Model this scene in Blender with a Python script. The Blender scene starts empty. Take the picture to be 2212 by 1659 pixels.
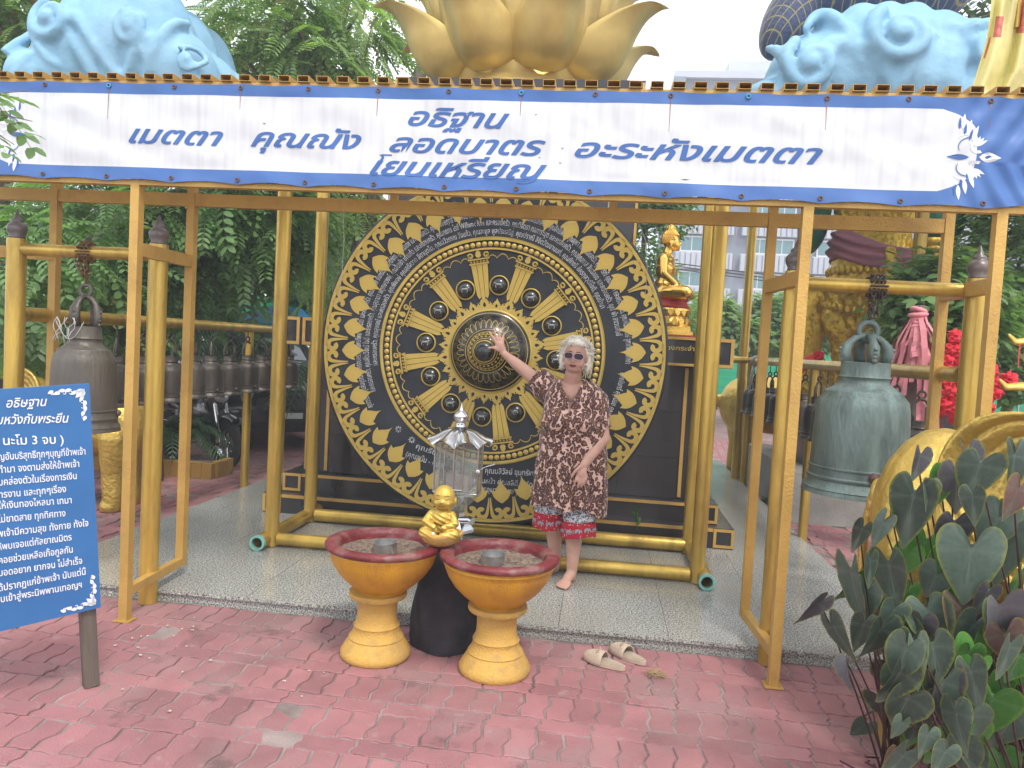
import bpy, math, random
import numpy as np
from mathutils import Vector, Matrix, Euler, noise as mnoise
random.seed(7); NR = np.random.RandomState(5)
C = bpy.context.scene.collection
SC = bpy.context.scene
PI = math.pi
rad = math.radians
# ------------------------------------------------------------------ camera
CAMH = 1.6
HAZE = .0045
_y, _p, _r = rad(6.47), rad(2.89), rad(3.14)
_fwd = Vector((-math.sin(_y)*math.cos(_p), math.cos(_y)*math.cos(_p), -math.sin(_p)))
_r0 = Vector((math.cos(_y), math.sin(_y), 0)); _u0 = _r0.cross(_fwd)
_right = _r0*math.cos(_r) + _u0*math.sin(_r); _up = _u0*math.cos(_r) - _r0*math.sin(_r)
cam_d = bpy.data.cameras.new('camera'); cam_d.sensor_width = 36; cam_d.lens = 36*1650/2212
cam_d.clip_start = .05; cam_d.clip_end = 600
cam = bpy.data.objects.new('camera', cam_d); C.objects.link(cam)
_m = Matrix((_right, _up, -_fwd)).transposed().to_4x4(); _m.translation = (0, 0, CAMH)
cam.matrix_world = _m; SC.camera = cam
def P(u, v, Y=None, Z=None, X=None):
    """world point seen in direction (u, v) at a given depth Y, height Z or side X"""
    d = _fwd + (u-1106)/1650*_right - (v-829.5)/1650*_up
    t = Y/d.y if Y is not None else (Z-CAMH)/d.z if Z is not None else X/d.x
    return Vector((d.x*t, d.y*t, d.z*t+CAMH))
# ------------------------------------------------------------------ world, sun, exposure
SUN_EL, SUN_AZ = rad(58), rad(150)      # sun high, to the right and behind the camera
w = bpy.data.worlds.new('World'); SC.world = w; w.use_nodes = True
nt = w.node_tree; nt.nodes.clear()
n = nt.nodes.new
out = n('ShaderNodeOutputWorld'); bg = n('ShaderNodeBackground'); sky = n('ShaderNodeTexSky')
sky.sky_type = 'NISHITA'; sky.sun_disc = False; sky.sun_elevation = SUN_EL; sky.sun_rotation = SUN_AZ
sky.air_density = 1.2; sky.dust_density = 3.0; sky.ozone_density = 1.0
tc = n('ShaderNodeTexCoord'); nz = n('ShaderNodeTexNoise'); nz.inputs['Scale'].default_value = 2.2
nz.inputs['Detail'].default_value = 6; nz.inputs['Roughness'].default_value = .55
cr = n('ShaderNodeValToRGB'); cr.color_ramp.elements[0].position = .36; cr.color_ramp.elements[1].position = .56
cr.color_ramp.elements[0].color = (.35, .35, .35, 1); cr.color_ramp.elements[1].color = (1, 1, 1, 1)
mx = n('ShaderNodeMix'); mx.data_type = 'RGBA'
L = nt.links.new
L(tc.outputs['Generated'], nz.inputs['Vector']); L(nz.outputs['Fac'], cr.inputs['Fac'])
L(cr.outputs['Color'], mx.inputs[0]); L(sky.outputs['Color'], mx.inputs[6]); mx.inputs[7].default_value = (9.0, 9.4, 10.0, 1)
L(mx.outputs[2], bg.inputs['Color']); bg.inputs['Strength'].default_value = .15
L(bg.outputs[0], out.inputs[0])
sun_d = bpy.data.lights.new('sun', 'SUN'); sun_d.energy = 1.8; sun_d.angle = rad(12); sun_d.color = (1, .95, .88)
sun = bpy.data.objects.new('sun', sun_d); C.objects.link(sun); sun.location = (4, -6, 12)
_sd = Vector((math.sin(SUN_AZ)*math.cos(SUN_EL), math.cos(SUN_AZ)*math.cos(SUN_EL), math.sin(SUN_EL)))
sun.rotation_euler = _sd.to_track_quat('Z', 'Y').to_euler()
SC.view_settings.view_transform = 'Standard'; SC.view_settings.look = 'None'
SC.view_settings.exposure = 0.6; SC.view_settings.gamma = 1
SC.cycles.volume_bounces = 0; SC.render.engine = 'CYCLES'; SC.cycles.max_bounces = 6; SC.cycles.transparent_max_bounces = 8
try: SC.cycles.use_denoising = True
except Exception: pass
# ------------------------------------------------------------------ materials
M = {}
def mat(name, col, rough=.6, metal=0, var=.25, vs=6, bump=0, bs=40, coat=0, dirt=None, dirt_s=3, dirt_amt=.5, rnd=0, spec=.5, transl=0, stretch=None, trans=0, ior=1.45, island=0, alpha=1, world=False, stain=0):
    m = bpy.data.materials.new(name); m.use_nodes = True; M[name] = m
    t = m.node_tree; nd = t.nodes; b = nd['Principled BSDF']; l = t.links.new
    b.inputs['Roughness'].default_value = rough; b.inputs['Metallic'].default_value = metal
    b.inputs['Coat Weight'].default_value = coat; b.inputs['Specular IOR Level'].default_value = spec
    b.inputs['Transmission Weight'].default_value = trans; b.inputs['IOR'].default_value = ior
    b.inputs['Alpha'].default_value = alpha
    tc = nd.new('ShaderNodeTexCoord'); vec = tc.outputs['Object']
    if world: vec = nd.new('ShaderNodeNewGeometry').outputs['Position']
    if stretch:
        mp = nd.new('ShaderNodeMapping'); mp.inputs['Scale'].default_value = stretch; l(vec, mp.inputs['Vector']); vec = mp.outputs[0]
    nz = nd.new('ShaderNodeTexNoise'); nz.inputs['Scale'].default_value = vs; nz.inputs['Detail'].default_value = 5; l(vec, nz.inputs['Vector'])
    mx = nd.new('ShaderNodeMix'); mx.data_type = 'RGBA'
    c = Vector(col)
    mx.inputs[6].default_value = (*(c*(1-var)), 1); mx.inputs[7].default_value = (*[min(1, x) for x in c*(1+var)], 1)
    rp = nd.new('ShaderNodeMapRange'); rp.inputs[1].default_value = .3; rp.inputs[2].default_value = .7
    l(nz.outputs['Fac'], rp.inputs[0]); fac = rp.outputs[0]
    if rnd or island:
        src = nd.new('ShaderNodeObjectInfo').outputs['Random'] if rnd else nd.new('ShaderNodeNewGeometry').outputs['Random Per Island']
        if rnd and island:
            a = nd.new('ShaderNodeMath'); a.operation = 'ADD'; l(src, a.inputs[0]); l(nd.new('ShaderNodeNewGeometry').outputs['Random Per Island'], a.inputs[1])
            f2 = nd.new('ShaderNodeMath'); f2.operation = 'FRACT'; l(a.outputs[0], f2.inputs[0]); src = f2.outputs[0]
        k = max(rnd, island)
        m2 = nd.new('ShaderNodeMix'); m2.data_type = 'FLOAT'; m2.inputs[0].default_value = k; l(fac, m2.inputs[2]); l(src, m2.inputs[3]); fac = m2.outputs[0]
    l(fac, mx.inputs[0]); cout = mx.outputs[2]
    if dirt:
        dn = nd.new('ShaderNodeTexNoise'); dn.inputs['Scale'].default_value = dirt_s; dn.inputs['Detail'].default_value = 8; dn.inputs['Roughness'].default_value = .65; l(vec, dn.inputs['Vector'])
        dr = nd.new('ShaderNodeMapRange'); dr.inputs[1].default_value = .48; dr.inputs[2].default_value = .72; dr.inputs[4].default_value = dirt_amt; l(dn.outputs['Fac'], dr.inputs[0])
        md = nd.new('ShaderNodeMix'); md.data_type = 'RGBA'; l(dr.outputs[0], md.inputs[0]); l(cout, md.inputs[6]); md.inputs[7].default_value = (*dirt, 1); cout = md.outputs[2]
    if stain:
        for sc_, lo_, hi_, cc, am in ((.9, .50, .66, (.10, .065, .06), .55), (3.3, .60, .68, (.05, .045, .04), .8), (9, .62, .70, (.34, .28, .26), .7)):
            dn = nd.new('ShaderNodeTexNoise'); dn.inputs['Scale'].default_value = sc_; dn.inputs['Detail'].default_value = 7; dn.inputs['Roughness'].default_value = .6; l(vec, dn.inputs['Vector'])
            dr = nd.new('ShaderNodeMapRange'); dr.inputs[1].default_value = lo_; dr.inputs[2].default_value = hi_; dr.inputs[4].default_value = am*stain; l(dn.outputs['Fac'], dr.inputs[0])
            md = nd.new('ShaderNodeMix'); md.data_type = 'RGBA'; l(dr.outputs[0], md.inputs[0]); l(cout, md.inputs[6]); md.inputs[7].default_value = (*cc, 1); cout = md.outputs[2]
    l(cout, b.inputs['Base Color'])
    if rough > .08 and not trans:
        rr = nd.new('ShaderNodeMapRange'); rr.inputs[3].default_value = rough*.8; rr.inputs[4].default_value = min(1, rough*1.25); l(nz.outputs['Fac'], rr.inputs[0]); l(rr.outputs[0], b.inputs['Roughness'])
    if bump:
        bn = nd.new('ShaderNodeTexNoise'); bn.inputs['Scale'].default_value = bs; bn.inputs['Detail'].default_value = 4; l(vec, bn.inputs['Vector'])
        bp = nd.new('ShaderNodeBump'); bp.inputs['Strength'].default_value = bump; bp.inputs['Distance'].default_value = .02; l(bn.outputs['Fac'], bp.inputs['Height']); l(bp.outputs[0], b.inputs['Normal'])
    if transl:
        tr = nd.new('ShaderNodeBsdfTranslucent'); ms = nd.new('ShaderNodeMixShader'); ms.inputs[0].default_value = transl
        br = nd.new('ShaderNodeMix'); br.data_type = 'RGBA'; br.blend_type = 'MULTIPLY'; br.inputs[0].default_value = 1; l(cout, br.inputs[6]); br.inputs[7].default_value = (1.6, 1.9, .7, 1)
        l(br.outputs[2], tr.inputs['Color']); l(b.outputs[0], ms.inputs[1]); l(tr.outputs[0], ms.inputs[2]); l(ms.outputs[0], nd['Material Output'].inputs[0])
    return m
gold_pipe = mat('gold_paint_pipe', (.55, .37, .08), .32, .6, .22, 4, .15, 60, dirt=(.17, .095, .035), dirt_s=5, dirt_amt=.7, stretch=(1, 1, .22))
gold_box = mat('gold_paint_box', (.53, .325, .085), .44, .25, .16, 3, .2, 90, dirt=(.24, .11, .035), dirt_s=6, dirt_amt=.5)
gold_leaf = mat('gold_leaf_paint', (.56, .38, .08), .42, .55, .18, 3, .15, 30, dirt=(.3, .18, .04), dirt_s=8, dirt_amt=.35)
gold_flat = mat('gold_relief_paint', (.50, .36, .085), .42, .3, .16, 5, .12, 40, dirt=(.28, .18, .05), dirt_s=9, dirt_amt=.3)
gold_bright = mat('gold_polished', (.78, .5, .12), .25, .85, .1, 4, .05, 40)
gold_worn = mat('gold_worn_statue', (.58, .40, .09), .38, .6, .25, 5, .5, 24, dirt=(.16, .10, .03), dirt_s=5, dirt_amt=.5)
gold_lotus = mat('gold_lotus_satin', (.62, .46, .16), .42, .5, .22, 1.6, .06, 30, dirt=(.26, .17, .07), dirt_s=2, dirt_amt=.4)
gold_carved = mat('gold_carved', (.66, .44, .06), .36, .5, .25, 14, .9, 26, dirt=(.25, .12, .02), dirt_s=12, dirt_amt=.55)
gong_black = mat('gong_black_paint', (.014, .018, .024), .5, 0, .35, 3, .05, 30, dirt=(.05, .06, .07), dirt_s=2.5, dirt_amt=.35)
dome_black = mat('dome_black_gloss', (.010, .012, .012), .25, 0, .3, 6, .04, 30, coat=.5, dirt=(.09, .09, .08), dirt_s=5, dirt_amt=.4)
granite_blk = mat('black_granite_tile', (.026, .024, .026), .28, 0, .5, 2, .02, 80, coat=.3, rnd=.3, dirt=(.06, .05, .055), dirt_s=3, dirt_amt=.5, stretch=(1, 1, .35))
bronze_dk = mat('dark_bronze', (.085, .072, .06), .42, .55, .35, 9, .25, 60, dirt=(.16, .14, .11), dirt_s=7, dirt_amt=.5, stretch=(1, 1, .3))
bronze_gn = mat('green_patina_bronze', (.135, .185, .172), .55, .3, .45, 7, .35, 70, dirt=(.03, .04, .042), dirt_s=6, dirt_amt=.9, stretch=(1, 1, .25))
bronze_big = mat('brown_bronze', (.13, .115, .095), .45, .45, .3, 6, .25, 50, dirt=(.06, .055, .055), dirt_s=4, dirt_amt=.7, stretch=(1, 1, .3))
rust = mat('rusty_iron', (.20, .11, .05), .75, .3, .4, 30, .5, 90, dirt=(.08, .05, .04), dirt_s=20)
chain_dk = mat('dark_chain_iron', (.09, .07, .06), .6, .5, .4, 30, .4, 90)
finial_mat = mat('finial_pewter', (.16, .135, .13), .38, .5, .2, 8, .05, 50)
blue_cloud = mat('blue_cloud_paint', (.21, .40, .54), .62, 0, .13, 2.2, .25, 22, dirt=(.33, .52, .66), dirt_s=1.6, dirt_amt=.6)
blue_scale = None
skin = mat('skin', (.52, .30, .23), .5, 0, .10, 14, .12, 90, dirt=(.46, .21, .16), dirt_s=12, dirt_amt=.4)
skin.node_tree.nodes['Principled BSDF'].inputs['Subsurface Weight'].default_value = .08
skin.node_tree.nodes['Principled BSDF'].inputs['Subsurface Radius'].default_value = (.02, .008, .004)
hair_mat = mat('pale_blonde_hair', (.70, .66, .57), .55, 0, .18, 40, .2, 120, island=.5)
lips_mat = mat('dark_red_lipstick', (.16, .02, .025), .4, 0, .1)
lens_mat = mat('purple_tinted_lens', (.045, .018, .035), .35, 0, .1, spec=.3)
rim_mat = mat('pale_glasses_frame', (.6, .5, .5), .3, .6, .05)
sand = mat('incense_sand', (.24, .175, .135), .95, 0, .4, 60, 1, 110, dirt=(.10, .07, .055), dirt_s=24, dirt_amt=.8)
red_rim = mat('worn_red_rim', (.15, .018, .022), .45, 0, .3, 8, .3, 40, dirt=(.24, .16, .14), dirt_s=9, dirt_amt=.95)
yel_bowl = mat('yellow_glaze_bowl', (.58, .29, .02), .38, 0, .12, 5, .35, 140, dirt=(.30, .13, .03), dirt_s=7, dirt_amt=.7, stretch=(1, 1, .4))
yel_ped = mat('yellow_clay_pedestal', (.55, .32, .07), .72, 0, .15, 4, .35, 90, dirt=(.25, .18, .09), dirt_s=7, dirt_amt=.75)
steel = mat('stainless_steel', (.55, .55, .55), .18, 1, .1, 10)
tin = mat('tin_metal', (.5, .5, .5), .35, .9, .2, 20, dirt=(.2, .18, .16))
cloth_black = mat('black_mesh_cloth', (.022, .018, .024), .75, 0, .4, 14, .5, 200, dirt=(.06, .05, .06), dirt_s=12)
pv = mat('red_paver', (.31, .135, .14), .8, 0, .26, 5, .35, 130, rnd=.6, island=.6, dirt=(.27, .205, .19), dirt_s=1.6, dirt_amt=.75, world=True, stain=.65)
joint = mat('joint_sand', (.27, .21, .195), .95, 0, .25, 8, .5, 120, dirt=(.06, .045, .04), dirt_s=1.9, dirt_amt=1.0)
ground_far = mat('far_ground_red', (.22, .14, .13), .9, 0, .3, 2, .2, 30)
concrete = mat('grey_concrete', (.27, .26, .24), .85, 0, .2, 3, .3, 50, dirt=(.13, .12, .10), dirt_s=2, dirt_amt=.6)
wood_old = mat('weathered_wood', (.10, .08, .065), .85, 0, .5, 18, .7, 60, stretch=(1, 1, .08))
sign_blue = mat('sign_blue_paint', (.035, .145, .36), .42, 0, .1, 3, .03, 60, dirt=(.05, .18, .38), dirt_s=2, dirt_amt=.4)
white_print = mat('white_paint_print', (.74, .76, .8), .6, 0, .04)
white_worn = mat('worn_white_lettering', (.44, .45, .47), .7, 0, .4, 30, dirt=(.05, .06, .07), dirt_s=14, dirt_amt=.95)
blue_print = mat('blue_banner_print', (.045, .12, .34), .5, 0, .1, 8)
bark = mat('bark', (.17, .135, .11), .9, 0, .4, 10, .8, 30, stretch=(1, 1, .3))
leaf_m = mat('tree_leaf', (.15, .25, .10), .42, 0, .45, .9, transl=.4, island=.45)
leaf_d = mat('dark_leaf', (.09, .16, .08), .42, 0, .45, .9, transl=.35, island=.45)
leaf_l = mat('pale_leaf', (.20, .29, .11), .5, 0, .4, 1.2, transl=.4, island=.5)
palm_m = mat('palm_leaf', (.045, .10, .04), .4, 0, .4, 1.5, transl=.15, island=.5)
flower_y = mat('pale_yellow_blossom', (.62, .52, .25), .8, 0, .2, 8, transl=.2, island=.5)
flower_p = mat('pink_blossom', (.62, .22, .18), .8, 0, .25, 8, transl=.2, island=.5)
petal_m = mat('fallen_petal', (.48, .42, .33), .8, 0, .2, 20, rnd=.6)
green_net = mat('green_net', (.012, .32, .16), .7, 0, .25, 3, .3, 14, stretch=(.2, .2, 6))
blue_tarp = mat('blue_tarp', (.03, .28, .55), .6, 0, .15, 2)
red_cloth = mat('red_cloth', (.55, .05, .04), .7, 0, .2, 3)
white_cloth = mat('white_cloth', (.7, .7, .68), .7, 0, .1, 3)
pink_cloth = mat('faded_pink_cloth', (.56, .20, .22), .8, 0, .25, 6, .3, 30, rnd=.7)
sash_m = mat('dusty_pink_sash', (.32, .13, .16), .75, 0, .2, 5, .5, 14, stretch=(.3, .3, 2))
green_arm = mat('deep_green_paint', (.012, .12, .07), .4, 0, .25, 3, .05, 20)
red_flower = mat('red_garland', (.62, .015, .03), .7, 0, .3, 30, .8, 50)
yellow_cloth = mat('pale_yellow_cloth', (.68, .60, .28), .75, 0, .12, 4, .3, 20, transl=.15)
car_dark = mat('dark_car_paint', (.055, .055, .06), .2, .3, .1, 2, coat=1)
car_white = mat('white_car_paint', (.7, .7, .72), .25, 0, .05, 2, coat=1)
tyre_m = mat('tyre_rubber', (.02, .02, .02), .8, 0, .2, 10)
glass_dk = mat('dark_glass', (.02, .025, .03), .06, 0, .1, coat=1)
head_gl = mat('headlamp_glass', (.5, .52, .55), .12, .4, .1)
build_wall = mat('grey_building_wall', (.20, .225, .27), .8, 0, .1, .3)
build_lv = mat('pale_louvre_panel', (.47, .50, .56), .7, 0, .06, .5)
win_frame = mat('white_window_frame', (.75, .76, .78), .6, 0, .04)
curtain = mat('teal_curtain_window', (.10, .22, .24), .25, 0, .3, 14, stretch=(8, 1, .1))
yel_brick = mat('yellow_painted_brick', (.33, .19, .04), .8, 0, .3, 6, .5, 60, rnd=.5, dirt=(.12, .09, .05))
tan_shoe = mat('tan_woven_rubber', (.46, .36, .27), .75, 0, .1, 20)
sole_dk = mat('worn_insole', (.36, .29, .22), .8, 0, .15, 20)
aqua = mat('aqua_paint', (.20, .46, .40), .6, 0, .2, 20)
rope_m = mat('grey_rope', (.42, .41, .40), .9, 0, .2, 30)
maroon = mat('maroon_patch', (.10, .04, .035), .6, 0, .3, 20)
red_paint = mat('red_paint_base', (.42, .04, .03), .45, .1, .2, 6)
dry_grass = mat('dry_grass', (.30, .22, .10), .9, 0, .3, 20)
weed_m = mat('weed_leaf', (.06, .17, .03), .6, 0, .3, 9, transl=.3)
stem_m = mat('dark_red_stem', (.06, .025, .025), .6, 0, .3, 20)
black_m = mat('black_and_tube_shade', (.012, .01, .01), .9, 0, .2)
# clear plastic / glass for the lantern
glass_m = mat('clear_cabinet_glass', (.30, .32, .29), .12, 0, .3, 30, alpha=.42)
# ------------------------------------------------------------------ mesh helpers
class MB:
    def __init__(s): s.v = []; s.f = []; s.mi = []
    def add(s, vs, fs, mi=0):
        o = len(s.v); s.v += [tuple(x) for x in vs]; s.f += [tuple(i+o for i in f) for f in fs]; s.mi += [mi]*len(fs); return s
    def box(s, c, d, rot=None, mi=0, taper=1):
        hx, hy, hz = d[0]/2, d[1]/2, d[2]/2; R = rot if rot is not None else None
        vs = []
        for z in (-1, 1):
            k = taper if z > 0 else 1
            for x, y in ((-1, -1), (1, -1), (1, 1), (-1, 1)):
                p = Vector((x*hx*k, y*hy*k, z*hz)); p = (R @ p) if R else p; vs.append(p+Vector(c))
        return s.add(vs, [(3, 2, 1, 0), (4, 5, 6, 7), (0, 1, 5, 4), (1, 2, 6, 5), (2, 3, 7, 6), (3, 0, 4, 7)], mi)
    def b2(s, x0, x1, y0, y1, z0, z1, mi=0): return s.box(((x0+x1)/2, (y0+y1)/2, (z0+z1)/2), (x1-x0, y1-y0, z1-z0), mi=mi)
    def tube(s, pts, r, n=10, caps=True, mi=0, flat=None):
        pts = [Vector(p) for p in pts]; rs = r if isinstance(r, (list, tuple)) else [r]*len(pts)
        t0 = (pts[1]-pts[0]).normalized(); a = t0.orthogonal().normalized(); rings = []; vs = []
        for i, p in enumerate(pts):
            t = ((pts[min(i+1, len(pts)-1)]-pts[max(i-1, 0)])).normalized()
            a = (a - t*a.dot(t)); a = a.normalized() if a.length > 1e-6 else t.orthogonal().normalized(); b = t.cross(a)
            for k in range(n):
                an = 2*PI*k/n; vs.append(p + (a*math.cos(an) + b*math.sin(an)*(flat or 1))*rs[i])
        fs = []
        for i in range(len(pts)-1):
            for k in range(n): k2 = (k+1) % n; fs.append((i*n+k, i*n+k2, (i+1)*n+k2, (i+1)*n+k))
        if caps: fs.append(tuple(range(n-1, -1, -1))); fs.append(tuple((len(pts)-1)*n+k for k in range(n)))
        return s.add(vs, fs, mi)
    def lathe(s, prof, n=32, c=(0, 0, 0), axis='Z', mi=0, ang=2*PI, mod=None):
        vs = []; m = len(prof); closed = ang > 6.28; cols = n if closed else n+1
        for k in range(cols):
            a = ang*k/n
            for j, (r, z) in enumerate(prof):
                if mod: r, z = mod(r, z, a)
                x, y = r*math.cos(a), r*math.sin(a)
                vs.append((c[0]+x, c[1]+y, c[2]+z) if axis == 'Z' else (c[0]+x, c[1]-z, c[2]+y) if axis == 'Y' else (c[0]+z, c[1]+x, c[2]+y))
        fs = []
        for k in range(n if closed else n):
            k2 = (k+1) % cols
            for j in range(m-1): fs.append((k*m+j, k2*m+j, k2*m+j+1, k*m+j+1))
        return s.add(vs, fs, mi)
    def prism(s, poly, y0, y1, mi=0, plane='XZ'):
        n_ = len(poly)
        g = (lambda a, b, y: (a, y, b)) if plane == 'XZ' else (lambda a, b, y: (a, b, y)) if plane == 'XY' else (lambda a, b, y: (y, a, b))
        vs = [g(a, b, y0) for a, b in poly]+[g(a, b, y1) for a, b in poly]
        return s.add(vs, [tuple(range(n_)), tuple(range(2*n_-1, n_-1, -1))]+[(i, i+n_, (i+1) % n_+n_, (i+1) % n_) for i in range(n_)], mi)
    def ball(s, c, r, nu=12, nv=8, mi=0):
        r = (r, r, r) if not isinstance(r, (tuple, list)) else r; vs = [(c[0], c[1], c[2]-r[2])]
        for j in range(1, nv):
            ph = -PI/2+PI*j/nv
            for k in range(nu): a = 2*PI*k/nu; vs.append((c[0]+r[0]*math.cos(ph)*math.cos(a), c[1]+r[1]*math.cos(ph)*math.sin(a), c[2]+r[2]*math.sin(ph)))
        vs.append((c[0], c[1], c[2]+r[2])); T = len(vs)-1; fs = []
        for k in range(nu): fs.append((0, 1+(k+1) % nu, 1+k)); fs.append((T, 1+(nv-2)*nu+k, 1+(nv-2)*nu+(k+1) % nu))
        for j in range(nv-2):
            for k in range(nu): k2 = (k+1) % nu; fs.append((1+j*nu+k, 1+j*nu+k2, 1+(j+1)*nu+k2, 1+(j+1)*nu+k))
        return s.add(vs, fs, mi)
    def torus(s, c, R, r, n=20, m=8, rot=None, sc=(1, 1, 1), mi=0):
        vs = []; fs = []
        for i in range(n):
            a = 2*PI*i/n
            for j in range(m):
                b = 2*PI*j/m; p = Vector(((R+r*math.cos(b))*math.cos(a)*sc[0], (R+r*math.cos(b))*math.sin(a)*sc[1], r*math.sin(b)*sc[2]))
                if rot: p = rot @ p
                vs.append(p+Vector(c))
        for i in range(n):
            for j in range(m): fs.append((i*m+j, ((i+1) % n)*m+j, ((i+1) % n)*m+(j+1) % m, i*m+(j+1) % m))
        return s.add(vs, fs, mi)
    def mesh(s, name, mats, smooth=False, auto=None):
        me = bpy.data.meshes.new(name); me.from_pydata(s.v, [], s.f)
        for m_ in (mats if isinstance(mats, (list, tuple)) else [mats]): me.materials.append(m_)
        if any(s.mi): me.polygons.foreach_set('material_index', s.mi)
        if smooth or auto:
            me.polygons.foreach_set('use_smooth', [True]*len(me.polygons))
        if auto:
            try: me.set_sharp_from_angle(angle=rad(auto))
            except Exception: pass
        me.update(); return me
    def obj(s, name, mats, parent=None, smooth=False, loc=None, rz=0, world=False, auto=None):
        me = s.mesh(name, mats, smooth, auto)
        if world and parent is not None:
            o0 = parent
            while o0.parent: o0 = o0.parent
            me.transform(Matrix.Translation(-o0.location))
        return link(name, me, parent, loc, rz)
def link(name, me, parent=None, loc=None, rz=0):
    o = bpy.data.objects.new(name, me); C.objects.link(o)
    if parent is not None: o.parent = parent
    if loc is not None: o.location = loc
    if rz: o.rotation_euler = (0, 0, rz)
    return o
def tag(o, label=None, cat=None, group=None, kind=None):
    if label: o['label'] = label
    if cat: o['category'] = cat
    if group: o['group'] = group
    if kind: o['kind'] = kind
    return o
def thing(name, label, cat, loc=(0, 0, 0), rz=0, group=None):
    o = bpy.data.objects.new(name, None); C.objects.link(o); o.empty_display_size = .1
    o.location = loc; o.rotation_euler = (0, 0, rz); return tag(o, label, cat, group)
def kids(o): return list(o.children)
def copy_tree(o, parent=None):
    c = o.copy(); C.objects.link(c); c.parent = parent
    for ch in kids(o): copy_tree(ch, c)
    return c
def dup(o, loc, rz, label, scale=None, group=None):
    c = copy_tree(o); c.location = loc; c.rotation_euler = (0, 0, rz); c['label'] = label
    if scale: c.scale = (scale,)*3 if not isinstance(scale, tuple) else scale
    if group: c['group'] = group
    return c
# ------------------------------------------------------------------ sculpting: overlapping forms fused into one skin
def cap(mb, p0, r0, p1, r1, n=12, flat=1.0, side=None):
    p0, p1 = Vector(p0), Vector(p1); d = (p1-p0); L_ = d.length; t = d.normalized() if L_ > 1e-6 else Vector((0, 0, 1))
    a = (Vector(side)-t*Vector(side).dot(t)).normalized() if side else t.orthogonal().normalized(); b = t.cross(a)
    rings = []
    for k in range(3, 0, -1): ph = PI/2*k/3*.98; rings.append((p0-t*r0*math.sin(ph), r0*math.cos(ph)))
    rings += [(p0, r0), (p1, r1)]
    for k in range(1, 4): ph = PI/2*k/3*.98; rings.append((p1+t*r1*math.sin(ph), r1*math.cos(ph)))
    vs = []; fs = []
    for c, r in rings:
        for k in range(n): an = 2*PI*k/n; vs.append(c+a*math.cos(an)*r+b*math.sin(an)*r*flat)
    m = len(rings)
    for i in range(m-1):
        for k in range(n): k2 = (k+1) % n; fs.append((i*n+k, i*n+k2, (i+1)*n+k2, (i+1)*n+k))
    fs.append(tuple(range(n-1, -1, -1))); fs.append(tuple((m-1)*n+k for k in range(n)))
    mb.add(vs, fs)
def chain(mb, pts, rs, **k):
    for i in range(len(pts)-1): cap(mb, pts[i], rs[i], pts[i+1], rs[i+1], **k)
def ell(mb, c, r, rot=None, nu=16, nv=10):
    t = MB().ball((0, 0, 0), r, nu, nv); R = Euler(rot).to_matrix() if rot else Matrix.Identity(3)
    mb.add([R @ Vector(p)+Vector(c) for p in t.v], t.f)
def fuse(mb, name, material, voxel=.01, smooth=6, warp=None, factor=.5):
    me = mb.mesh(name+'_src', material); o = bpy.data.objects.new(name+'_src', me); C.objects.link(o)
    m = o.modifiers.new('r', 'REMESH'); m.mode = 'VOXEL'; m.voxel_size = voxel; m.use_smooth_shade = True
    if smooth: s = o.modifiers.new('s', 'SMOOTH'); s.iterations = smooth; s.factor = factor
    dg = bpy.context.evaluated_depsgraph_get(); out_ = bpy.data.meshes.new_from_object(o.evaluated_get(dg)); out_.name = name
    bpy.data.objects.remove(o); bpy.data.meshes.remove(me)
    out_.materials.clear(); out_.materials.append(material)
    if warp:
        a = np.empty(len(out_.vertices)*3, dtype=np.float32); out_.vertices.foreach_get('co', a); a = a.reshape(-1, 3)
        a = warp(a.astype(np.float64)); out_.vertices.foreach_set('co', a.astype(np.float32).ravel()); out_.update()
    out_.polygons.foreach_set('use_smooth', [True]*len(out_.polygons))
    return out_
def wob(a, s, seed=0.):
    x, y, z = a[:, 0]*s+seed, a[:, 1]*s+seed*1.7, a[:, 2]*s+seed*.6
    return (np.sin(x*1.1+1.7*np.sin(y*.9+z*.7))+np.sin(y*1.3+1.3*np.sin(z*1.1+x*.5))+np.sin(z*1.2+1.5*np.sin(x*.8+y*.6)))/3
# ------------------------------------------------------------------ lettering
def text_geo(s, size=1, align='CENTER', res=2, off=0, shear=0, space=1):
    cu = bpy.data.curves.new('t', 'FONT'); cu.body = s; cu.size = size; cu.align_x = align; cu.resolution_u = res; cu.offset = off; cu.shear = shear; cu.space_character = space
    o = bpy.data.objects.new('t', cu); C.objects.link(o); dg = bpy.context.evaluated_depsgraph_get()
    me = bpy.data.meshes.new_from_object(o.evaluated_get(dg)); vs = [tuple(v.co) for v in me.vertices]; fs = [tuple(p.vertices) for p in me.polygons]
    bpy.data.objects.remove(o); bpy.data.curves.remove(cu); bpy.data.meshes.remove(me)
    return vs, fs
def fit_text(s, x0, x1, z0, height, **k):
    """text geometry scaled so that it spans x0..x1 with letters about height tall, base line at z0 -> list of (x, z)"""
    vs, fs = text_geo(s, 1, 'LEFT', **k); xs = [v[0] for v in vs]; a, b = min(xs), max(xs)
    sx = (x1-x0)/(b-a); return [(x0+(v[0]-a)*sx, z0+v[1]*height) for v in vs], fs
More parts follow.
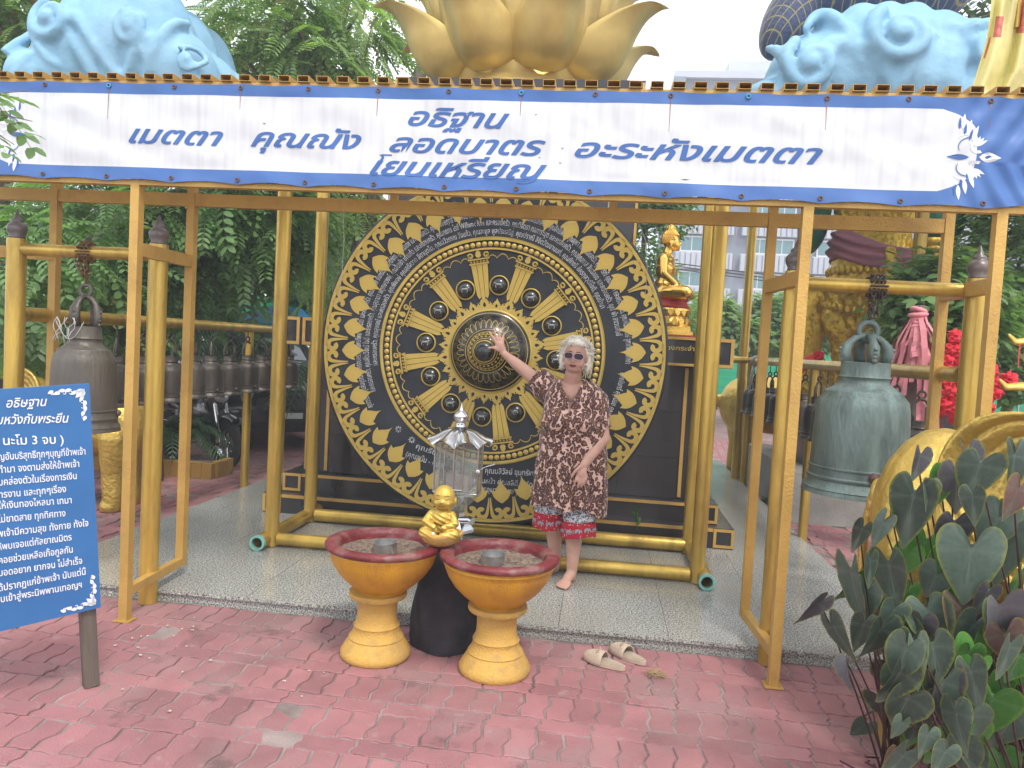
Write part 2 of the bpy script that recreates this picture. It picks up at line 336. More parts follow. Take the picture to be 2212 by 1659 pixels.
# ================================================================== GROUND, PAVING, PLATFORM
g = MB(); g.add([(-200, -20, -.0075), (200, -20, -.0075), (200, 420, -.0075), (-200, 420, -.0075)], [(0, 1, 2, 3)])
ground = g.obj('ground', joint); tag(ground, kind='structure')
g = MB(); g.add([(-200, 15, -.003), (200, 15, -.003), (200, 420, -.003), (-200, 420, -.003)], [(0, 1, 2, 3)])
far = g.obj('far_ground', ground_far); tag(far, kind='structure')
ZV = [(0, 0), (.30, -.010), (.42, -.004), (.58, .012), (.70, .008), (1, 0)]
ZH = [(0, 0), (.3, .005), (.7, -.005), (1, 0)]
def paver_mesh(kind, name, jv):
    g_ = .0032+jv; w_, d_ = (.112, .224) if kind == 'A' else (.224, .112)
    k = 1.0 if kind == 'A' else .8
    lf = [(a*k, t*d_) for t, a in ZV]; n_h = 1 if kind == 'A' else 2
    bt = []
    for q in range(n_h): bt += [((q+t)*.112, a) for t, a in ZH[:-1]]
    bt.append((w_, 0))
    pts = bt[:-1]+[(w_+x, y) for x, y in lf[:-1]]+[(x, d_+y) for x, y in reversed(bt[1:])]+[(x, y) for x, y in reversed(lf[1:])]
    cx_, cy_ = w_/2, d_/2
    def inset(p, e):
        x, y = p; dx, dy = x-cx_, y-cy_; return (x-math.copysign(min(e, abs(dx)), dx)*(1 if abs(dx) > w_*.3 else 0), y-math.copysign(min(e, abs(dy)), dy)*(1 if abs(dy) > d_*.3 else 0))
    a = [inset(p, g_) for p in pts]; b = [inset(p, g_+.004) for p in pts]; n_ = len(pts)
    mb = MB(); vs = [(x, y, -.015) for x, y in a]+[(x, y, -.0035) for x, y in a]+[(x, y, 0) for x, y in b]
    fs = [tuple(range(2*n_, 3*n_))]
    for i in range(n_): j = (i+1) % n_; fs += [(i, j, j+n_, i+n_), (i+n_, j+n_, j+2*n_, i+2*n_)]
    mb.add(vs, fs); return mb
PA = [paver_mesh('A', 'paver', j) for j in (0, .0015, .0035)]; PB = [paver_mesh('B', 'paver', j) for j in (0, .0015, .003)]
PAm = [m.mesh('paver', pv) for m in PA]; PBm = [m.mesh('paver', pv) for m in PB]
spots = []
row = 0; y = 1.55
def in_platform(x, y_): return (-3.41 < x+.11 and x < 1.84 and y_+.2 > 4.13 and y_ < 12.0)
while y < 15:
    A = row % 2 == 0; d_ = .224 if A else .112; w_ = .112 if A else .224
    halfw = (y+.5)*.78+.6; x = -math.floor((halfw+y*.115)/w_)*w_ + (0 if A else .056) - .03*(row % 3)
    while x < halfw:
        if not in_platform(x, y): spots.append((x, y, A))
        x += w_
    y += d_; row += 1
def pscore(s): return s[1]+abs(s[0]-(-.35))*.42
spots.sort(key=pscore)
vis = [s for s in spots if s[1] > 1.95]
near = set(id(s) for s in vis[:300])
rest = MB()
for s in spots:
    x, y, A = s; sink = -abs(mnoise.noise(Vector((x*2, y*2, 0))))*.008; k = random.choice((0, 0, 1, 2)); tilt = (random.gauss(0, .010), random.gauss(0, .010), random.gauss(0, .014))
    if y > 5: tilt = tuple(t*3 for t in tilt)
    if id(s) in near:
        o = link('paver', (PAm if A else PBm)[k], ground, (x, y, sink)); o.rotation_euler = tilt
    else:
        src = (PA if A else PB)[k]; R = Euler(tilt).to_matrix() if y < 9 else Matrix.Identity(3)
        rest.add([R @ Vector(p)+Vector((x, y, sink)) for p in src.v], src.f)
tag(rest.obj('paving', pv, ground), kind='stuff')
# ---- granite platform
gr = mat('speckled_granite', (.29, .29, .275), .2, 0, .1, 2, 0, rnd=.25)
t = gr.node_tree; nd = t.nodes; l = t.links.new; b = nd['Principled BSDF']
vo = nd.new('ShaderNodeTexNoise'); vo.inputs['Scale'].default_value = 100; vo.inputs['Detail'].default_value = 3; vo.inputs['Roughness'].default_value = .8
tc = nd.new('ShaderNodeNewGeometry'); l(tc.outputs['Position'], vo.inputs['Vector'])
rp = nd.new('ShaderNodeValToRGB'); e = rp.color_ramp.elements; e[0].position = .40; e[0].color = (.22, .22, .215, 1); e[1].position = .60; e[1].color = (1.75, 1.75, 1.7, 1)
l(vo.outputs['Fac'], rp.inputs['Fac']); old = b.inputs['Base Color'].links[0].from_socket
mm = nd.new('ShaderNodeMix'); mm.data_type = 'RGBA'; mm.blend_type = 'MULTIPLY'; mm.inputs[0].default_value = 1; l(old, mm.inputs[6]); l(rp.outputs[0], mm.inputs[7])
st = nd.new('ShaderNodeTexNoise'); st.inputs['Scale'].default_value = 1.1; st.inputs['Detail'].default_value = 6; l(tc.outputs['Position'], st.inputs['Vector'])
sr = nd.new('ShaderNodeMapRange'); sr.inputs[1].default_value = .5; sr.inputs[2].default_value = .75; sr.inputs[4].default_value = .45; l(st.outputs['Fac'], sr.inputs[0])
m3 = nd.new('ShaderNodeMix'); m3.data_type = 'RGBA'; l(sr.outputs[0], m3.inputs[0]); l(mm.outputs[2], m3.inputs[6]); m3.inputs[7].default_value = (.33, .30, .24, 1); l(m3.outputs[2], b.inputs['Base Color'])
plat = MB().b2(-3.39, 1.82, 4.16, 11.9, -.01, .05).obj('platform', gr); tag(plat, kind='structure')
xs = [-3.395]+[-3.14+.6*i for i in range(9)]+[1.83]; xs = [x for x in xs if x <= 1.83]
ys = [4.125]+[4.9+.6*i for i in range(12)]
for i in range(len(xs)-1):
    for j in range(len(ys)-1):
        if xs[i+1]-xs[i] < .02: continue
        MB().b2(xs[i]+.0012, xs[i+1]-.0012, ys[j]+.0012, ys[j+1]-.0012, .0505, .07+random.uniform(-.0006, .0006)).obj('slab', gr, plat)
for i in range(len(xs)-1):
    if xs[i+1]-xs[i] > .02: MB().b2(xs[i]+.0012, xs[i+1]-.0012, 4.14, 4.158, -.006, .05).obj('riser', gr, plat)
# ================================================================== CANOPY (box-section steel portal)
can = thing('canopy', 'gold painted steel box-section canopy frame carrying the blue and white banner', 'canopy', (-.7, 4.1, 0))
def cbox(name, x0, x1, y0, y1, z0, z1): return MB().b2(x0, x1, y0, y1, z0, z1).obj(name, gold_box, can, world=True)
FX = [-4.55, -2.47, .937, 1.80]; BX = [-3.385, -2.495, .90, 1.82]
for x in FX: cbox('post', x-.024, x+.024, 3.785, 3.835, 0.0, 2.36)
for x in FX[1:]: MB().b2(x-.045, x+.045, 3.77, 3.85, 0.0, .006).obj('foot_plate', gold_box, can, world=True)
for x in BX: cbox('post', x-.024, x+.024, 4.375, 4.425, .135, 2.86)
for x0, x1, zl in ((-2.47, -2.495, .16), (.937, .90, .16), (1.80, 1.82, .16)):
    for z, hh in ((zl, .048), (2.0, .07)):
        m = MB(); a = [(x0-.022, 3.836), (x0+.022, 3.836), (x1+.022, 4.374), (x1-.022, 4.374)]
        m.prism(a, z-hh/2, z+hh/2, plane='XY'); m.obj('rail', gold_box, can, world=True)
m = MB(); m.prism([(-4.57, 3.95), (-4.53, 3.95), (-3.37, 4.374), (-3.41, 4.374)], 1.965, 2.035, plane='XY'); m.obj('rail', gold_box, can, world=True)
cbox('beam', -4.7, 1.90, 3.786, 3.834, 2.331, 2.359)     # lower front beam
cbox('beam', -4.7, 1.93, 3.786, 3.834, 2.830, 2.866)     # upper front beam
for x in [-4.6+i*.72 for i in range(10)]: cbox('upright', x-.02, x+.02, 3.79, 3.83, 2.36, 2.829)
for i in range(len(BX)-1): cbox('beam', BX[i]+.025, BX[i+1]-.025, 4.38, 4.42, 2.33, 2.405)
cbox('beam', BX[0]-.9, BX[0]-.025, 4.38, 4.42, 2.33, 2.405)
cbox('beam', -4.7, 1.93, 4.38, 4.42, 2.862, 2.866)
for x in (-1.25, .02): cbox('strut', x-.022, x+.022, 4.385, 4.415, 2.406, 2.861)
# rafter tubes, each closed by a black plate that paints the shade inside
def rafter():
    a, b_, t_ = .030, .0155, .0022; m = MB(); y0, y1 = 3.765, 4.46
    for (x0, x1, z0, z1) in ((-a, a, b_-t_, b_), (-a, a, -b_, -b_+t_), (-a, -a+t_, -b_+t_, b_-t_), (a-t_, a, -b_+t_, b_-t_)): m.b2(x0, x1, y0, y1, z0, z1)
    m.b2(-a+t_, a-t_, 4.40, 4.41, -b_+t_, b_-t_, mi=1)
    return m.mesh('rafter', [gold_box, black_m])
RM = rafter(); x = -3.95
while x < 1.93:
    o = link('rafter', RM, can, (x+.7+random.uniform(-.004, .004), -4.1, 2.8825)); x += .1035
# ---- banner
BNX0, BNX1, BNZ0, BNZ1, BNY = -4.55, 1.905, 2.345, 2.853, 3.775
def fold(x, z):
    t = (z-BNZ0)/(BNZ1-BNZ0)
    e = .005*math.sin(x*9+z*14)*math.sin(z*11)+.007*mnoise.noise(Vector((x*5, z*9, 2)))+.0012*mnoise.noise(Vector((x*14+z*9, z*14, 5)))
    sc_ = abs(math.sin((x+.1)*PI/.36)); low = max(0, 1-t*6); hi = max(0, (t-.86)*7)
    e += -.010*sc_*(low+hi*.7)
    if x > 1.5: e += .010*(x-1.5)/.4*math.sin((z*34)+(x-1.9)*(60 if t < .4 else -50))
    return BNY+e-.004
def bnz(x, t):
    s_ = abs(math.sin((x+.1)*PI/.36)); return BNZ0+(BNZ1-BNZ0)*t + .012*s_*max(0, 1-t*4) - .009*s_*max(0, (t-.75)*4) - (.03*max(0, (x-1.80)/.1)*max(0, .4-t)*-1 if x > 1.80 else 0)
ban = thing('banner', 'long white Thai prayer banner with blue border laced to the canopy front', 'banner', (-.7, BNY, BNZ0))
bm_ = bpy.data.materials.new('banner_print'); bm_.use_nodes = True; t = bm_.node_tree; nd = t.nodes; l = t.links.new; b = nd['Principled BSDF']; b.inputs['Roughness'].default_value = .45
geo = nd.new('ShaderNodeTexCoord'); sx = nd.new('ShaderNodeSeparateXYZ'); l(geo.outputs['Object'], sx.inputs[0])
def mth(op, a, b_, c=None):
    q = nd.new('ShaderNodeMath'); q.operation = op
    for i, v_ in enumerate((a, b_, c)):
        if v_ is None: continue
        if isinstance(v_, (int, float)): q.inputs[i].default_value = v_
        else: l(v_, q.inputs[i])
    return q.outputs[0]
# white field: |z-zc|<h and x within ends that taper with height
zc_, hh_ = (BNZ1-BNZ0)/2+.006, .187
az = mth('ABSOLUTE', mth('SUBTRACT', sx.outputs[2], zc_), 0)
inz = mth('LESS_THAN', az, hh_)
def endx(x): return x
rr = mth('MULTIPLY', mth('POWER', mth('DIVIDE', az, hh_), 4), .16)
inx1 = mth('LESS_THAN', mth('ADD', sx.outputs[0], rr), 1.655+.7)
inx0 = mth('GREATER_THAN', mth('SUBTRACT', sx.outputs[0], rr), -3.33+.7)
msk = mth('MULTIPLY', inz, mth('MULTIPLY', inx0, inx1))
nz1 = nd.new('ShaderNodeTexNoise'); mp = nd.new('ShaderNodeMapping'); mp.inputs['Scale'].default_value = (14, 1, .8); l(geo.outputs['Object'], mp.inputs[0]); l(mp.outputs[0], nz1.inputs['Vector']); nz1.inputs['Scale'].default_value = 2; nz1.inputs['Detail'].default_value = 6
cw = nd.new('ShaderNodeValToRGB'); cw.color_ramp.elements[0].position = .3; cw.color_ramp.elements[0].color = (.53, .535, .54, 1); cw.color_ramp.elements[1].position = .55; cw.color_ramp.elements[1].color = (.60, .61, .635, 1); l(nz1.outputs['Fac'], cw.inputs[0])
cb = nd.new('ShaderNodeValToRGB'); cb.color_ramp.elements[0].color = (.035, .10, .32, 1); cb.color_ramp.elements[1].color = (.07, .17, .41, 1); nz2 = nd.new('ShaderNodeTexNoise'); nz2.inputs['Scale'].default_value = 5; l(geo.outputs['Object'], nz2.inputs['Vector']); l(nz2.outputs['Fac'], cb.inputs[0])
mx = nd.new('ShaderNodeMix'); mx.data_type = 'RGBA'; l(msk, mx.inputs[0]); l(cb.outputs[0], mx.inputs[6]); l(cw.outputs[0], mx.inputs[7]); l(mx.outputs[2], b.inputs['Base Color'])
m = MB(); nx, nz_ = 1000, 60
vs = []
for i in range(nx+1):
    x = BNX0+(BNX1-BNX0)*i/nx
    for j in range(nz_+1):
        z = bnz(x, j/nz_); vs.append((x, fold(x, z), z))
fs = [(i*(nz_+1)+j, (i+1)*(nz_+1)+j, (i+1)*(nz_+1)+j+1, i*(nz_+1)+j+1) for i in range(nx) for j in range(nz_)]
m.add(vs, fs); m.obj('cloth', bm_, ban, smooth=True, world=True)
def on_banner(pts, fs, material, name, lift=.0022):
    m_ = MB(); m_.add([(x, fold(x, z)-lift, z) for x, z in pts], fs); return m_.obj(name, material, ban, world=True)
def bpt(u, v): q = P(u, v, Y=BNY-.004); return q.x, q.z
def banner_word(s, u0, v0, u1, v1, h, sh=.42):
    x0, z0 = bpt(u0, v0); x1, z1 = bpt(u1, v1); pts, fs_ = fit_text(s, x0, x1, z0, h, shear=sh, off=.016, res=3); n_ = len(pts); pts = [(x-.0025, z) for x, z in pts]
    on_banner([(x, z+(z1-z0)*(x-x0)/(x1-x0)) for x, z in pts], fs_, blue_print, 'lettering'); on_banner([(x+.0022, z+(z1-z0)*(x-x0)/(x1-x0)-.0015) for x, z in pts], fs_, blue_print, 'lettering', .0026)
HB = .125
banner_word('อธิฐาน', 882, 270, 1100, 278, HB)
banner_word('เมตตา', 278, 307, 482, 315, HB)
banner_word('คุณณัง', 542, 315, 780, 322, HB)
banner_word('ลอดบาตร', 842, 327, 1178, 336, HB)
banner_word('อะระหังเมตตา', 1242, 339, 1775, 354, HB)
banner_word('โยนเหรียญ', 800, 377, 1180, 388, HB)
def scroll_pts(cx_, cz_, r0, r1, a0, a1, w0, w1, n_=18):
    """tapering spiral band -> pts, faces"""
    pts = []
    for i in range(n_+1):
        t_ = i/n_; a = a0+(a1-a0)*t_; r = r0+(r1-r0)*t_; w_ = (w0+(w1-w0)*t_)/2
        pts += [(cx_+(r-w_)*math.cos(a), cz_+(r-w_)*math.sin(a)), (cx_+(r+w_)*math.cos(a), cz_+(r+w_)*math.sin(a))]
    return pts, [(2*i, 2*i+1, 2*i+3, 2*i+2) for i in range(n_)]
def leafpoly(cx_, cz_, L_, w_, ang, n_=7):
    pts = []
    for s_ in (1, -1):
        for i in range(n_+1):
            t_ = i/n_ if s_ > 0 else 1-i/n_; pts.append((t_*L_, s_*w_*math.sin(PI*t_**.8)))
    c_, s2 = math.cos(ang), math.sin(ang); pts = [(cx_+x*c_-z*s2, cz_+x*s2+z*c_) for x, z in pts]
    return pts, [tuple(range(len(pts)))]
def banner_ornament(xc, zc, sgn):
    W = []; B = []
    for s_ in (1, -1):
        W.append(scroll_pts(xc+.02*sgn, zc+s_*.055, .008, .034, 0 if sgn > 0 else PI, s_*sgn*5.2+(0 if sgn > 0 else PI), .006, .014))
        W.append(scroll_pts(xc-.03*sgn, zc+s_*.05, .045, .055, s_*(.2) if sgn > 0 else PI-s_*.2, s_*2.6 if sgn > 0 else PI-s_*2.6, .010, .003))
        for k in range(5):
            a = (s_*(.5+.33*k)); a = a if sgn > 0 else PI-a
            W.append(leafpoly(xc+.012*sgn, zc+s_*.05, .056-.003*k, .008, a))
        for k in range(3):
            a = s_*(1.25+.12*k); a = a if sgn > 0 else PI-a
            W.append(leafpoly(xc-(.005+.022*k)*sgn, zc+s_*(.075+.026*k), .07, .010, a)); B.append(leafpoly(xc-(.018+.022*k)*sgn, zc+s_*(.073+.026*k), .055, .006, a+.12*s_*sgn))
        B.append(scroll_pts(xc-.035*sgn, zc+s_*.028, .02, .06, (PI if sgn > 0 else 0), (PI if sgn > 0 else 0)-s_*sgn*1.8, .003, .006))
    W.append(leafpoly(xc+.03*sgn, zc, .10, .022, 0 if sgn > 0 else PI)); B.append(leafpoly(xc+.055*sgn, zc, .06, .010, 0 if sgn > 0 else PI))
    B.append(leafpoly(xc-.01*sgn, zc, .10, .012, PI if sgn > 0 else 0))
    m1 = [[], []]
    for lst, mt, lf in ((W, white_print, .0018), (B, blue_print, .0025)):
        P_, F_ = [], []
        for p_, f_ in lst: o_ = len(P_); P_ += p_; F_ += [tuple(i+o_ for i in q) for q in f_]
        on_banner(P_, F_, mt, 'ornament', lf)
ox, oz = bpt(2098, 340); banner_ornament(ox, oz, 1)
ox, oz = bpt(18, 290); banner_ornament(ox, oz, -1)
gm = MB().torus((0, 0, 0), .0085, .0035, 12, 6, rot=Euler((PI/2, 0, 0)).to_matrix()).mesh('grommet', rust, True)
gb = MB().torus((0, 0, 0), .0095, .0045, 12, 6, rot=Euler((PI/2, 0, 0)).to_matrix()).mesh('grommet', mat('blue_plastic_washer', (.06, .25, .38), .5), True)
rs = mat('rust_stain', (.33, .16, .09), .8, 0, .3, 20, alpha=.55)
for k in range(18):
    x = -.1+(k-12)*.36
    if x < -4.4 or x > 1.88: continue
    for top in (0, 1):
        z = bnz(x, .96 if top else .045); o = link('grommet', gb if (top and k in (5, 11, 14)) else gm, ban, (x+.7, fold(x, z)-BNY-.004, z-BNZ0))
    if k % 2: 
        L_ = random.uniform(.05, .16); zt = bnz(x, .93); on_banner([(x-.004, zt), (x+.004, zt), (x+.002, zt-L_), (x-.001, zt-L_)], [(0, 3, 2, 1)], rs, 'rust_streak', .002)
# small tears
dk = mat('tear_dark', (.12, .10, .09), .9)
for (u, v, w_) in ((572, 267, 9), (1165, 340, 5), (1215, 320, 6), (1158, 248, 6), (1480, 388, 26), (1210, 352, 7)):
    x, z = bpt(u, v); w2 = w_*.0023/2; on_banner([(x-w2, z+.002), (x, z-.004), (x+w2, z+.003), (x+.1*w2, z+.001)], [(0, 1, 2, 3)], dk, 'tear', .003)
# ================================================================== BELLS AND BELL GATES
def tube_thing_part(parent, name, pts, r, material=gold_pipe, n=20, smooth=True):
    return MB().tube(pts, r, n).obj(name, material, parent, auto=40, world=True)
FIN = [(.0, .125), (.004, .118), (.010, .100), (.014, .092), (.017, .078), (.030, .066), (.033, .060), (.029, .052), (.036, .046), (.052, .030), (.055, .015), (.052, -.005), (.040, -.028), (.044, -.036), (.044, -.044), (.0, -.044)]
def bell_gate(xl, xr, label):
    g_ = thing('bell_gate', label, 'bell frame', ((xl+xr)/2, 4.1, 0))
    for x in (xl, xr):
        p_ = tube_thing_part(g_, 'post', [(x, 4.1, 0), (x, 4.1, 2.06)], .052, n=28)
        MB().lathe(FIN, 24, c=(x, 4.1, 2.105)).obj('finial', finial_mat, g_, smooth=True, world=True)
    tube_thing_part(g_, 'crossbar', [(xl+.045, 4.1, 2.0), (xr-.045, 4.1, 2.0)], .036, n=24)
    return g_
bell_gate(-3.395, -2.52, 'gold pipe frame with pewter finials holding the brown bell behind the blue signboard')
bell_gate(.972, 1.858, 'gold pipe frame with pewter finials holding the green bronze bell')
def bellprof(R, H):
    return [(.0, H*1.0), (R*.40, H*1.0), (R*.44, H*.995), (R*.44, H*.90), (R*.47, H*.885), (R*.44, H*.87), (R*.45, H*.84), (R*.62, H*.79), (R*.68, H*.78), (R*.70, H*.772), (R*.70, H*.762), (R*.80, H*.71), (R*.83, H*.65), (R*.85, H*.5), (R*.865, H*.3), (R*.875, H*.21), (R*.90, H*.205), (R*.90, H*.195), (R*.88, H*.19), (R*.885, H*.14), (R*.92, H*.13), (R*.92, H*.115), (R*.90, H*.105), (R*.93, H*.07), (R*.97, H*.05), (R*.985, H*.04), (R*.97, H*.035), (R, H*.005), (R, 0), (R*.93, 0), (R*.84, H*.15), (R*.80, H*.6), (0, H*.75)]
def chain_link_mesh(s): return MB().torus((0, 0, 0), s*.5, s*.16, 12, 6, sc=(1, .62, 1), rot=Euler((PI/2, 0, 0)).to_matrix() @ Matrix.Identity(3)).mesh('chain_link', chain_dk, True)
def bell(loc, R, H, label, material, small=True, name='bell', crown_h=None, chain=None, group=None, rz=0, cmat=None, nlathe=32, boss=True):
    """loc = centre of the lip"""
    b_ = thing(name, label, 'bell', loc, rz, group)
    MB().lathe(bellprof(R, H), nlathe).obj('bell_body', material, b_, auto=50)
    ch = crown_h or H*.42; r_ = R*.085
    for a in ((0, PI/2) if not small else (0,)):
        ca, sa = math.cos(a), math.sin(a); pts = []
        for i in range(13):
            t_ = PI*i/12; rr_ = R*(.40 if i not in (0, 12) else .34)*(1+.10*math.sin(t_)); x = rr_*math.cos(t_); z = H+ch*.86*math.sin(t_)**.8
            pts.append((x*ca, x*sa, z))
        m_ = MB().tube(pts, [r_*1.25 if i in (0, 1, 2, 10, 11, 12) else r_*.85 for i in range(13)], 8)
        for s_ in (1, -1):
            for k in range(3 if small else 4): m_.ball((s_*R*(.42+.02*k)*ca, s_*R*(.42+.02*k)*sa, H+ch*(.06+.12*k)), R*((.10-.02*k) if small else .065-.008*k), 8, 6)
        m_.obj('crown_loop', material, b_, smooth=True)
    m_ = MB().torus((0, 0, H+ch*1.02), R*.17, R*.06, 16, 8, rot=Euler((PI/2, 0, 0)).to_matrix()); m_.obj('hanging_ring', material, b_, smooth=True)
    if boss:
        for a in (-PI/2, PI*.15): m_ = MB().ball((R*.9*math.cos(a), R*.9*math.sin(a), H*.168), (R*.10,)*3, 10, 8); m_.obj('striking_boss', material if small else maroon if material is bronze_gn else material, b_, smooth=True)
    z = H+ch*1.02+R*.2; top = chain if chain else z+.1
    ls = .032 if not small else .016; lm = MB().torus((0, 0, 0), ls*.5, ls*.17, 10, 5, sc=(.62, 1, 1)).mesh('chain_link', cmat or chain_dk, True)
    k = 0
    while z < top-loc[2]:
        o = link('chain_link', lm, b_, (0, 0, z)); o.rotation_euler = (PI/2, 0, (k % 2)*PI/2); z += ls*.72; k += 1
    return b_
# left big bell
bell((-2.955, 4.1, .975), .20, .60, 'big brown bronze bell hanging behind the blue signboard', bronze_big, small=False, crown_h=.20, chain=1.965, cmat=rust, nlathe=64)
bell((1.352, 4.1, .938), .268, .675, 'big green patinated bell with maroon boss hanging beside the elephant', bronze_gn, small=False, crown_h=.155, chain=1.965, nlathe=64)
# chain wraps round each crossbar
for xx, mt, lb in ((-2.955, rust, 'rusty chain wound round the crossbar above the brown bell'), (1.372, chain_dk, 'dark chain wound round the crossbar above the green bell')):
    tch = thing('chain', lb, 'chain', (xx, 4.1, 2.0)); lm = MB().torus((0, 0, 0), .017, .0055, 10, 5, sc=(.62, 1, 1)).mesh('chain_link', mt, True)
    for k in range(3):
        for j in range(14):
            a = 2*PI*j/14; r_ = .045; o = link('chain_link', lm, tch, ((k-1)*.026+random.uniform(-.006, .006), r_*math.cos(a), r_*math.sin(a))); o.rotation_euler = (a+PI/2*0, 0, (j % 2)*PI/2)
    for s_ in (-1, 1):
        for j in range(4 if mt is rust else 5):
            o = link('chain_link', lm, tch, (s_*.025*(1-j*.18), -.05+.01*j, -.04-.026*j)); o.rotation_euler = (PI/2, 0, (j % 2)*PI/2)
# white thread on left bell crown
m = MB(); base = Vector((-2.955, 4.0, 1.56))
for k in range(7):
    x0 = random.uniform(-.09, .09); pts = [base+Vector((x0+.02*math.sin(i*1.1+k), -.015-.003*i, .06-.03*i*random.uniform(.7, 1.1))) for i in range(6)]; m.tube(pts, .0022, 5)
m.tube([base+Vector((-.085+.17*i/10, -.03, .04-.10*math.sin(PI*i/10))) for i in range(11)], .002, 5)
o = m.obj('thread', rope_m, None, smooth=True); tag(o, 'white cotton thread tied round the crown of the brown bell', 'thread', kind='stuff'); del o['kind']
# ---- bell rows on long pipes
def bell_row(name_lbl, X, y0, y1, z, posts, r=.042):
    g_ = thing('bell_rail', name_lbl, 'pipe rail', (X, (y0+y1)/2, 0)); tube_thing_part(g_, 'crossbar', [(X, y0, z), (X, y1, z)], r, n=20)
    for y_, zb in posts: tube_thing_part(g_, 'post', [(X, y_, zb), (X, y_, z-r+.004)], .04, n=20)
    return g_
bell_row('long gold pipe rail of small bells running back on the left', -3.42, 4.153, 8.0, 1.628, [(7.15, 0), (7.98, 0)])
rr_ = bell_row('long gold pipe rail of small bells running back on the right', 1.845, 4.155, 9.72, 1.575, [(6.86, 0), (9.66, 0)])
tube_thing_part(rr_, 'crossbar', [(1.2, 9.70, 1.575), (1.80, 9.70, 1.575)], .042)
tube_thing_part(rr_, 'post', [(1.2, 9.70, 0.07), (1.2, 9.70, 1.55)], .03)
ordn = ['nearest', 'second', 'third', 'fourth', 'fifth', 'sixth', 'seventh', 'eighth', 'ninth', 'tenth', 'eleventh', 'twelfth', 'thirteenth', 'fourteenth', 'fifteenth', 'sixteenth', 'seventeenth', 'eighteenth', 'nineteenth']
first = bell((-3.42, 4.75, 1.0), .135, .36, 'nearest small dark bell of the row under the left pipe rail', bronze_dk, chain=1.60, group='small bells under the left pipe rail')
for i in range(1, 11):
    y_ = 4.75+.335*i
    if abs(y_-7.15) < .16: y_ += .0
    dup(first, (-3.42+random.uniform(-.01, .01), y_, 1.0+random.uniform(-.012, .012)), random.uniform(0, 6), ordn[i]+' small dark bell from the near end under the left pipe rail')
firstR = bell((1.845, 4.62, .945), .125, .35, 'nearest small dark bell of the row under the right pipe rail', bronze_dk, chain=1.545, group='small bells under the right pipe rail')
for i, y_ in enumerate([4.98, 5.4, 5.75, 6.1, 6.42, 6.66, 7.1, 7.42, 7.72, 8.02, 8.32, 8.62, 8.92, 9.2, 9.45]):
    dup(firstR, (1.845+random.uniform(-.01, .01), y_, .95+random.uniform(-.012, .012)), random.uniform(0, 6), ordn[i+1]+' small dark bell from the near end under the right pipe rail')
dup(firstR, (1.36, 9.70, .95), 1, 'lone small dark bell hanging just behind the black ledge on the right', group='small bells under the right pipe rail')
m = MB()
for k in range(4): m.torus((1.845, 9.3+k*.05, 1.575), .052, .012, 16, 6, rot=Euler((PI/2, 0, .2*k)).to_matrix())
m.tube([(1.83, 9.4, 1.52), (1.80, 9.36, 1.40), (1.79, 9.38, 1.25), (1.80, 9.36, 1.12)], [.02, .018, .016, .008], 8)
m.tube([(1.86, 9.3, 1.52), (1.88, 9.26, 1.44), (1.9, 9.25, 1.36)], [.02, .016, .008], 8)
tag(m.obj('cloth_knot', rope_m, smooth=True), 'grey cloth strip knotted round the far end of the right pipe rail', 'cloth')
# ================================================================== GONG FRAME
GX, GY, GZ, GR = -.80, 5.55, 1.548, 1.283
fr = thing('gong_stand', 'gold pipe frame with four tall posts around the great gong', 'gong frame', (GX, 5.5, .07))
FXL, FXR = -2.265, .735
for x, y_ in ((FXL, 5.2), (FXR, 5.2), (FXL-.02, 5.98), (FXR+.03, 5.98)): tube_thing_part(fr, 'post', [(x, y_, .075), (x, y_, 3.25)], .05, n=28)
tube_thing_part(fr, 'crossbar', [(FXL, 5.2, 3.2), (FXR, 5.2, 3.2)], .045); tube_thing_part(fr, 'crossbar', [(FXL, 5.98, 3.2), (FXR, 5.98, 3.2)], .045)
for x in (FXL, FXR): tube_thing_part(fr, 'crossbar', [(x, 5.2, 3.10), (x, 5.98, 3.10)], .04)
for x, s_ in ((FXL-.035, -1), (FXR+.045, 1)):
    m = MB(); R1, R2 = .052, .040; m.lathe([(R1, 0), (R1, 1.16), (R2, 1.16), (R2, 0), (R1, 0)], 28, axis='Y'); o = m.obj('base_pipe', gold_pipe, fr, auto=40); o.location = (x-GX, 6.2-5.5, .125-.07+.0)
    m = MB(); m.lathe([(.0535, .0), (.0535, .03), (.039, .031), (.039, 0)], 28, axis='Y'); m.obj('pipe_end', aqua, fr, auto=40).location = (x-GX, 5.065-5.5, .055)
tube_thing_part(fr, 'base_pipe', [(FXL+.05, 5.2, .125), (FXR-.05, 5.2, .125)], .045, n=24); tube_thing_part(fr, 'base_pipe', [(FXL+.03, 5.98, .128), (FXR-.0, 5.98, .128)], .052, n=24)
# ================================================================== GREAT GONG  (disc faces the camera side, -Y)
go = thing('gong', 'huge round black gong painted with gold wheel, columns and lotus border', 'gong', (GX, GY, GZ))
